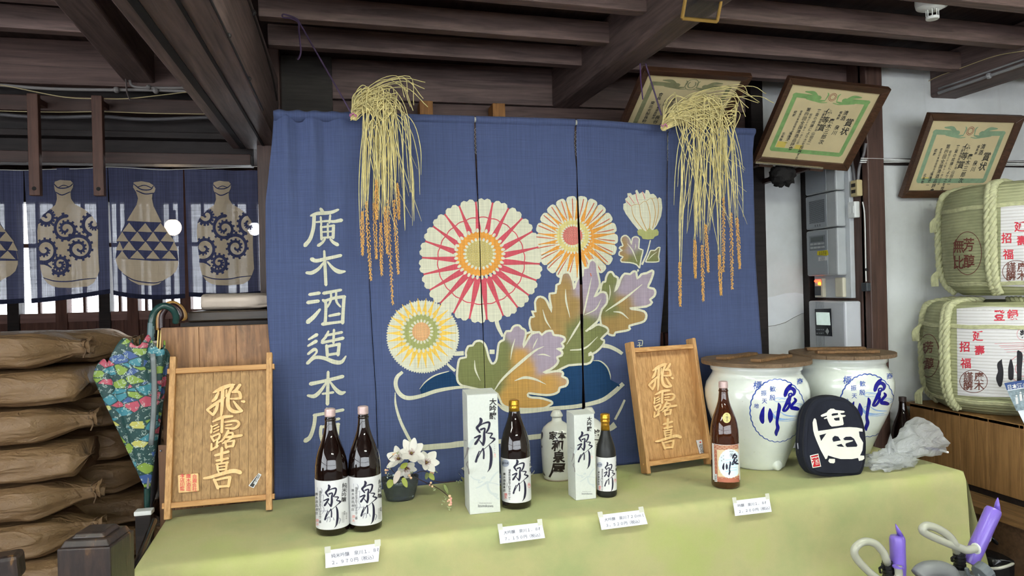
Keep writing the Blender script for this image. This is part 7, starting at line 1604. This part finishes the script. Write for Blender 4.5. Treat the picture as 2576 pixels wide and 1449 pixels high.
def umb_mat():
    t = NT('sneaker_print_nylon'); v = t.n('ShaderNodeTexVoronoi', feature='F1'); v.inputs['Scale'].default_value = 17; v.inputs['Randomness'].default_value = .9; mp = t.coords((1.2, 1.2, 2.0), (0, .5, 0)); t.l(mp, v.inputs['Vector'])
    e = t.n('ShaderNodeTexVoronoi', feature='DISTANCE_TO_EDGE'); e.inputs['Scale'].default_value = 17; e.inputs['Randomness'].default_value = .9; t.l(mp, e.inputs['Vector'])
    sp = t.n('ShaderNodeSeparateColor'); t.l(v.outputs['Color'], sp.inputs[0])
    r = t.n('ShaderNodeValToRGB'); r.color_ramp.interpolation = 'CONSTANT'; el = r.color_ramp.elements; cols = [(0, (30, 66, 64)), (.3, (126, 152, 58)), (.5, (58, 126, 138)), (.66, (176, 74, 92)), (.82, (54, 82, 136)), (.93, (182, 178, 92))]
    while len(el) < len(cols): el.new(.5)
    for k, (p, c) in enumerate(cols): el[k].position = p; el[k].color = (*s2l(c), 1)
    t.l(sp.outputs[0], r.inputs[0]); f = t.noise(t.coords((1, 1, 1)), 70, 3); d = t.ramp(e.outputs['Distance'], [(.03, (1, 1, 1)), (.07, (0, 0, 0))]); c = t.mix(d, r.outputs[0], s2l((30, 62, 60)))
    ln = t.ramp(f, [(.57, (0, 0, 0)), (.60, (.75,)*3), (.64, (0, 0, 0))]); c = t.mix(ln, c, s2l((206, 220, 210))); t.col(c); t.b.inputs['Roughness'].default_value = .45; return t.m
UMB = umb_mat(); GRH = plain('dark_green_handle', (34, 66, 62), .25, var=.08, coat=.3); WDH = plain('varnished_wood_handle', (176, 132, 72), .3, var=.1, coat=.3); BRH = plain('dark_red_brown_handle', (52, 30, 30), .3, var=.08, coat=.3)
ub = on_y(372, 1190, 2.84); UY = 2.84
t = thing('sneaker_umbrella', 'loosely folded umbrella printed with colourful sneakers, green crook handle', 'umbrella', ub)
U = lambda x, y, dy=0: on_y(x, y, UY+dy)
obj('handle', tube([U(x, y, -.01+.05*max(0, i-2)/6) for i, (x, y) in enumerate(((380, 848), (381, 825), (383, 800), (392, 780), (408, 770), (424, 772), (437, 782), (443, 797), (442, 812)))], .0125, 12, smooth_n=5), GRH, t, smooth=True)
obj('handle_sleeve', tube([U(379, 858, -.01), U(381, 812, -.01)], .0132, 12), plain('grey_green_sleeve', (84, 108, 112), .3, var=.03), t); obj('shaft', tube([U(379, 858, -.01), U(377, 930, 0), U(374, 1180, 0), U(372, 1240, 0)], .005, 8), ZIP, t)
up_c = [(248, 928), (262, 915), (280, 900), (300, 885), (318, 870), (338, 866), (352, 872), (366, 880), (376, 890), (386, 900), (396, 912), (400, 930), (402, 960), (404, 1000)]
def canopy(u, v):
    # folded canopy: a pleated cone whose rim slants down to the left, pointed end below
    a = 2*math.pi*u; rim_x = 322+78*math.cos(a); rim_y = 905+40*math.sin(a)*.5-30*math.cos(a)*-.0+(32 if math.cos(a) < -.6 else 0)*(-math.cos(a)-.6)
    tip = (371, 1232); w_ = v**.9; pl_ = 1+.10*math.sin(a*8)*(1-v)
    cx_, cy_ = 338+(tip[0]-338)*v, 905+(tip[1]-905)*v
    wx = (78*(1-v)**.92+5)*pl_; x = cx_+wx*math.cos(a)-(14 if math.cos(a) < 0 else 0)*(1-v)*(-math.cos(a)); y = cy_+(24*math.sin(a)+16*math.sin(a*8+1)+ 62*max(0, -math.cos(a))**1.5)*(1-v)**1.5-(26*(1-v)**3)
    return on_y(x, y, UY+.05*math.sin(a)*(1-v)*pl_)
obj('canopy', grid(canopy, 96, 28), UMB, t, smooth=True, solid=.0008)
for k, (x, y) in enumerate(((246, 934), (318, 868), (333, 858), (352, 856), (366, 860))): obj('rib_tip', tube([U(x, y+14, -.01), U(x, y-3, -.01)], .003, 6), GRH, t)
obj('strap', tube([U(384, 890, -.05), U(388, 960, -.04), U(386, 1040, -.03), U(380, 1120, -.03)], .010, 6, smooth_n=4, flat=.25), plain('clear_grey_sleeve', (120, 126, 126), .2, var=.2), t, smooth=True); obj('ferrule', tube([U(371, 1228), U(370, 1280)], [.012, .010], 10), GRH, t)
for nm, lb, pts, m, Yu in (('wood_handled_umbrella', 'umbrella with varnished wooden crook handle behind the green-handled one', ((400, 830), (400, 800), (406, 780), (422, 766), (438, 764), (454, 774), (463, 790), (463, 800), (457, 800)), WDH, 3.005), ('brown_handled_umbrella', 'umbrella with dark red-brown crook handle between the green and wooden ones', ((407, 830), (407, 800), (413, 784), (425, 772), (438, 770), (450, 780), (455, 794), (450, 804)), BRH, 2.97)):
    t = thing(nm, lb, 'umbrella', on_y(375, 1345, Yu)); obj('handle', tube([on_y(x, y, Yu) for x, y in pts], .011, 12, smooth_n=5), m, t, smooth=True)
    e = 0 if m is WDH else 8
    obj('shaft', tube([on_y(pts[0][0], 828, Yu), on_y(368+e, 1345, Yu)], .0045, 8), plain('brass_shaft', (196, 168, 104), .3, metal=.7, var=.05), t)
    obj('folded_canopy', tube([on_y(396+e, 890, Yu), on_y(392+e, 960, Yu), on_y(378+e, 1180, Yu), on_y(370+e, 1310, Yu)], [.010, .020, .020, .006], 10, smooth_n=3), plain('wine_nylon', (70, 24, 36), .45, var=.1) if m is WDH else plain('black_nylon', (28, 26, 30), .45, var=.1), t, smooth=True)
t = thing('umbrella_stand', 'dark umbrella stand post with white cap beside the table end', 'umbrella stand', on_y(366, 1440, 2.72)); P = on_y(368, 1288, 2.78)
obj('post', box(P.x-.03, P.x+.022, 2.75, 2.79, 0, P.z-.004), BLK, t, bevel=.004); obj('cap', box(P.x-.033, P.x+.025, 2.748, 2.793, P.z-.004, P.z+.012), WHP, t, bevel=.003)
t = thing('dark_pole', 'dark round pole slanting along the left end of the table', 'pole', on_z(335, 1445, .6)); obj('pole', tube([on_y(388, 1310, 2.55), on_y(352, 1400, 2.32), on_y(318, 1480, 2.2)], .010, 10), plain('black_lacquer', (26, 22, 22), .25, var=.05), t, smooth=True)
# ================================================================== WORN NEWEL POST, LOWER LEFT
NW = NT('worn_lacquered_wood'); g = NW.noise(NW.coords((14, 14, 2.4)), 3, 6, .65, .5); c = NW.ramp(g, [(.45, s2l((44, 36, 34))), (.6, s2l((62, 48, 42))), (.68, s2l((116, 84, 48)))]); NW.col(c); NW.b.inputs['Roughness'].default_value = .35; NW.bump(g, .3, .003); NW = NW.m
nz = .875; Pn = on_z(243, 1344, nz); Pw = .126
t = thing('newel_post', 'short square worn wooden post with chamfered cap at lower left', 'post', (Pn.x, Pn.y, 0), R(-9))
def lbx(w0, z0, w1, z1): return hexa([(-w0/2, -w0/2, z0), (w0/2, -w0/2, z0), (w0/2, w0/2, z0), (-w0/2, w0/2, z0), (-w1/2, -w1/2, z1), (w1/2, -w1/2, z1), (w1/2, w1/2, z1), (-w1/2, w1/2, z1)])
obj('shaft', lbx(Pw, 0, Pw, nz-.012), NW, t, local=True, bevel=.004); obj('cap_slab', lbx(Pw*.92, nz-.012, Pw*.80, nz+.004), NW, t, local=True, bevel=.003); obj('cap_top', lbx(Pw*.66, nz+.004, Pw*.52, nz+.016), NW, t, local=True, bevel=.004)
t = thing('rail_end', 'dark wooden rail end at the extreme lower left corner', 'rail', on_z(20, 1420, .8)); P = on_z(10, 1400, .79)
obj('rail', xf(bar((P.x-.30, P.y-.02, P.z-.05), (P.x+.035, P.y+.02, P.z-.03), .07, .07), Matrix.Identity(4)), NW, t, bevel=.012); obj('upright', box(P.x-.26, P.x-.20, P.y-.05, P.y+.02, 0, P.z-.05), NW, t)
# ================================================================== THINGS GLIMPSED THROUGH THE CURTAIN SLITS
a_, b_ = on_y(1452, 716, 2.98), on_y(1474, 790, 2.98); t = thing('salmon_card', 'salmon pink card glimpsed through the slit right of the big flower', 'card', (a_.x, 2.98, b_.z))
obj('card', box(a_.x, b_.x, 2.978, 2.981, b_.z, a_.z), plain('salmon_card_paper', (226, 168, 148), .7, var=.03), t); obj('batten', box(a_.x+.012, a_.x+.024, 2.982, 3.0, 0, a_.z), DKZ, t)
a_, b_ = on_y(1657, 838, 3.1), on_y(1684, 880, 3.1); t = thing('brown_post', 'mottled red-brown post glimpsed through the rightmost curtain slit', 'post', ((a_.x+b_.x)/2, 3.12, 0))
obj('post', box(a_.x, b_.x, 3.1, 3.15, 0, a_.z), wood('mottled_red_wood', (70, 40, 36), (138, 96, 84), 'z', 2), t, bevel=.003); obj('groove', box((a_.x+b_.x)/2-.004, (a_.x+b_.x)/2+.004, 3.098, 3.101, 0, a_.z), MATS['soot_black'], t)
bpy.data.scenes.remove(TSC)
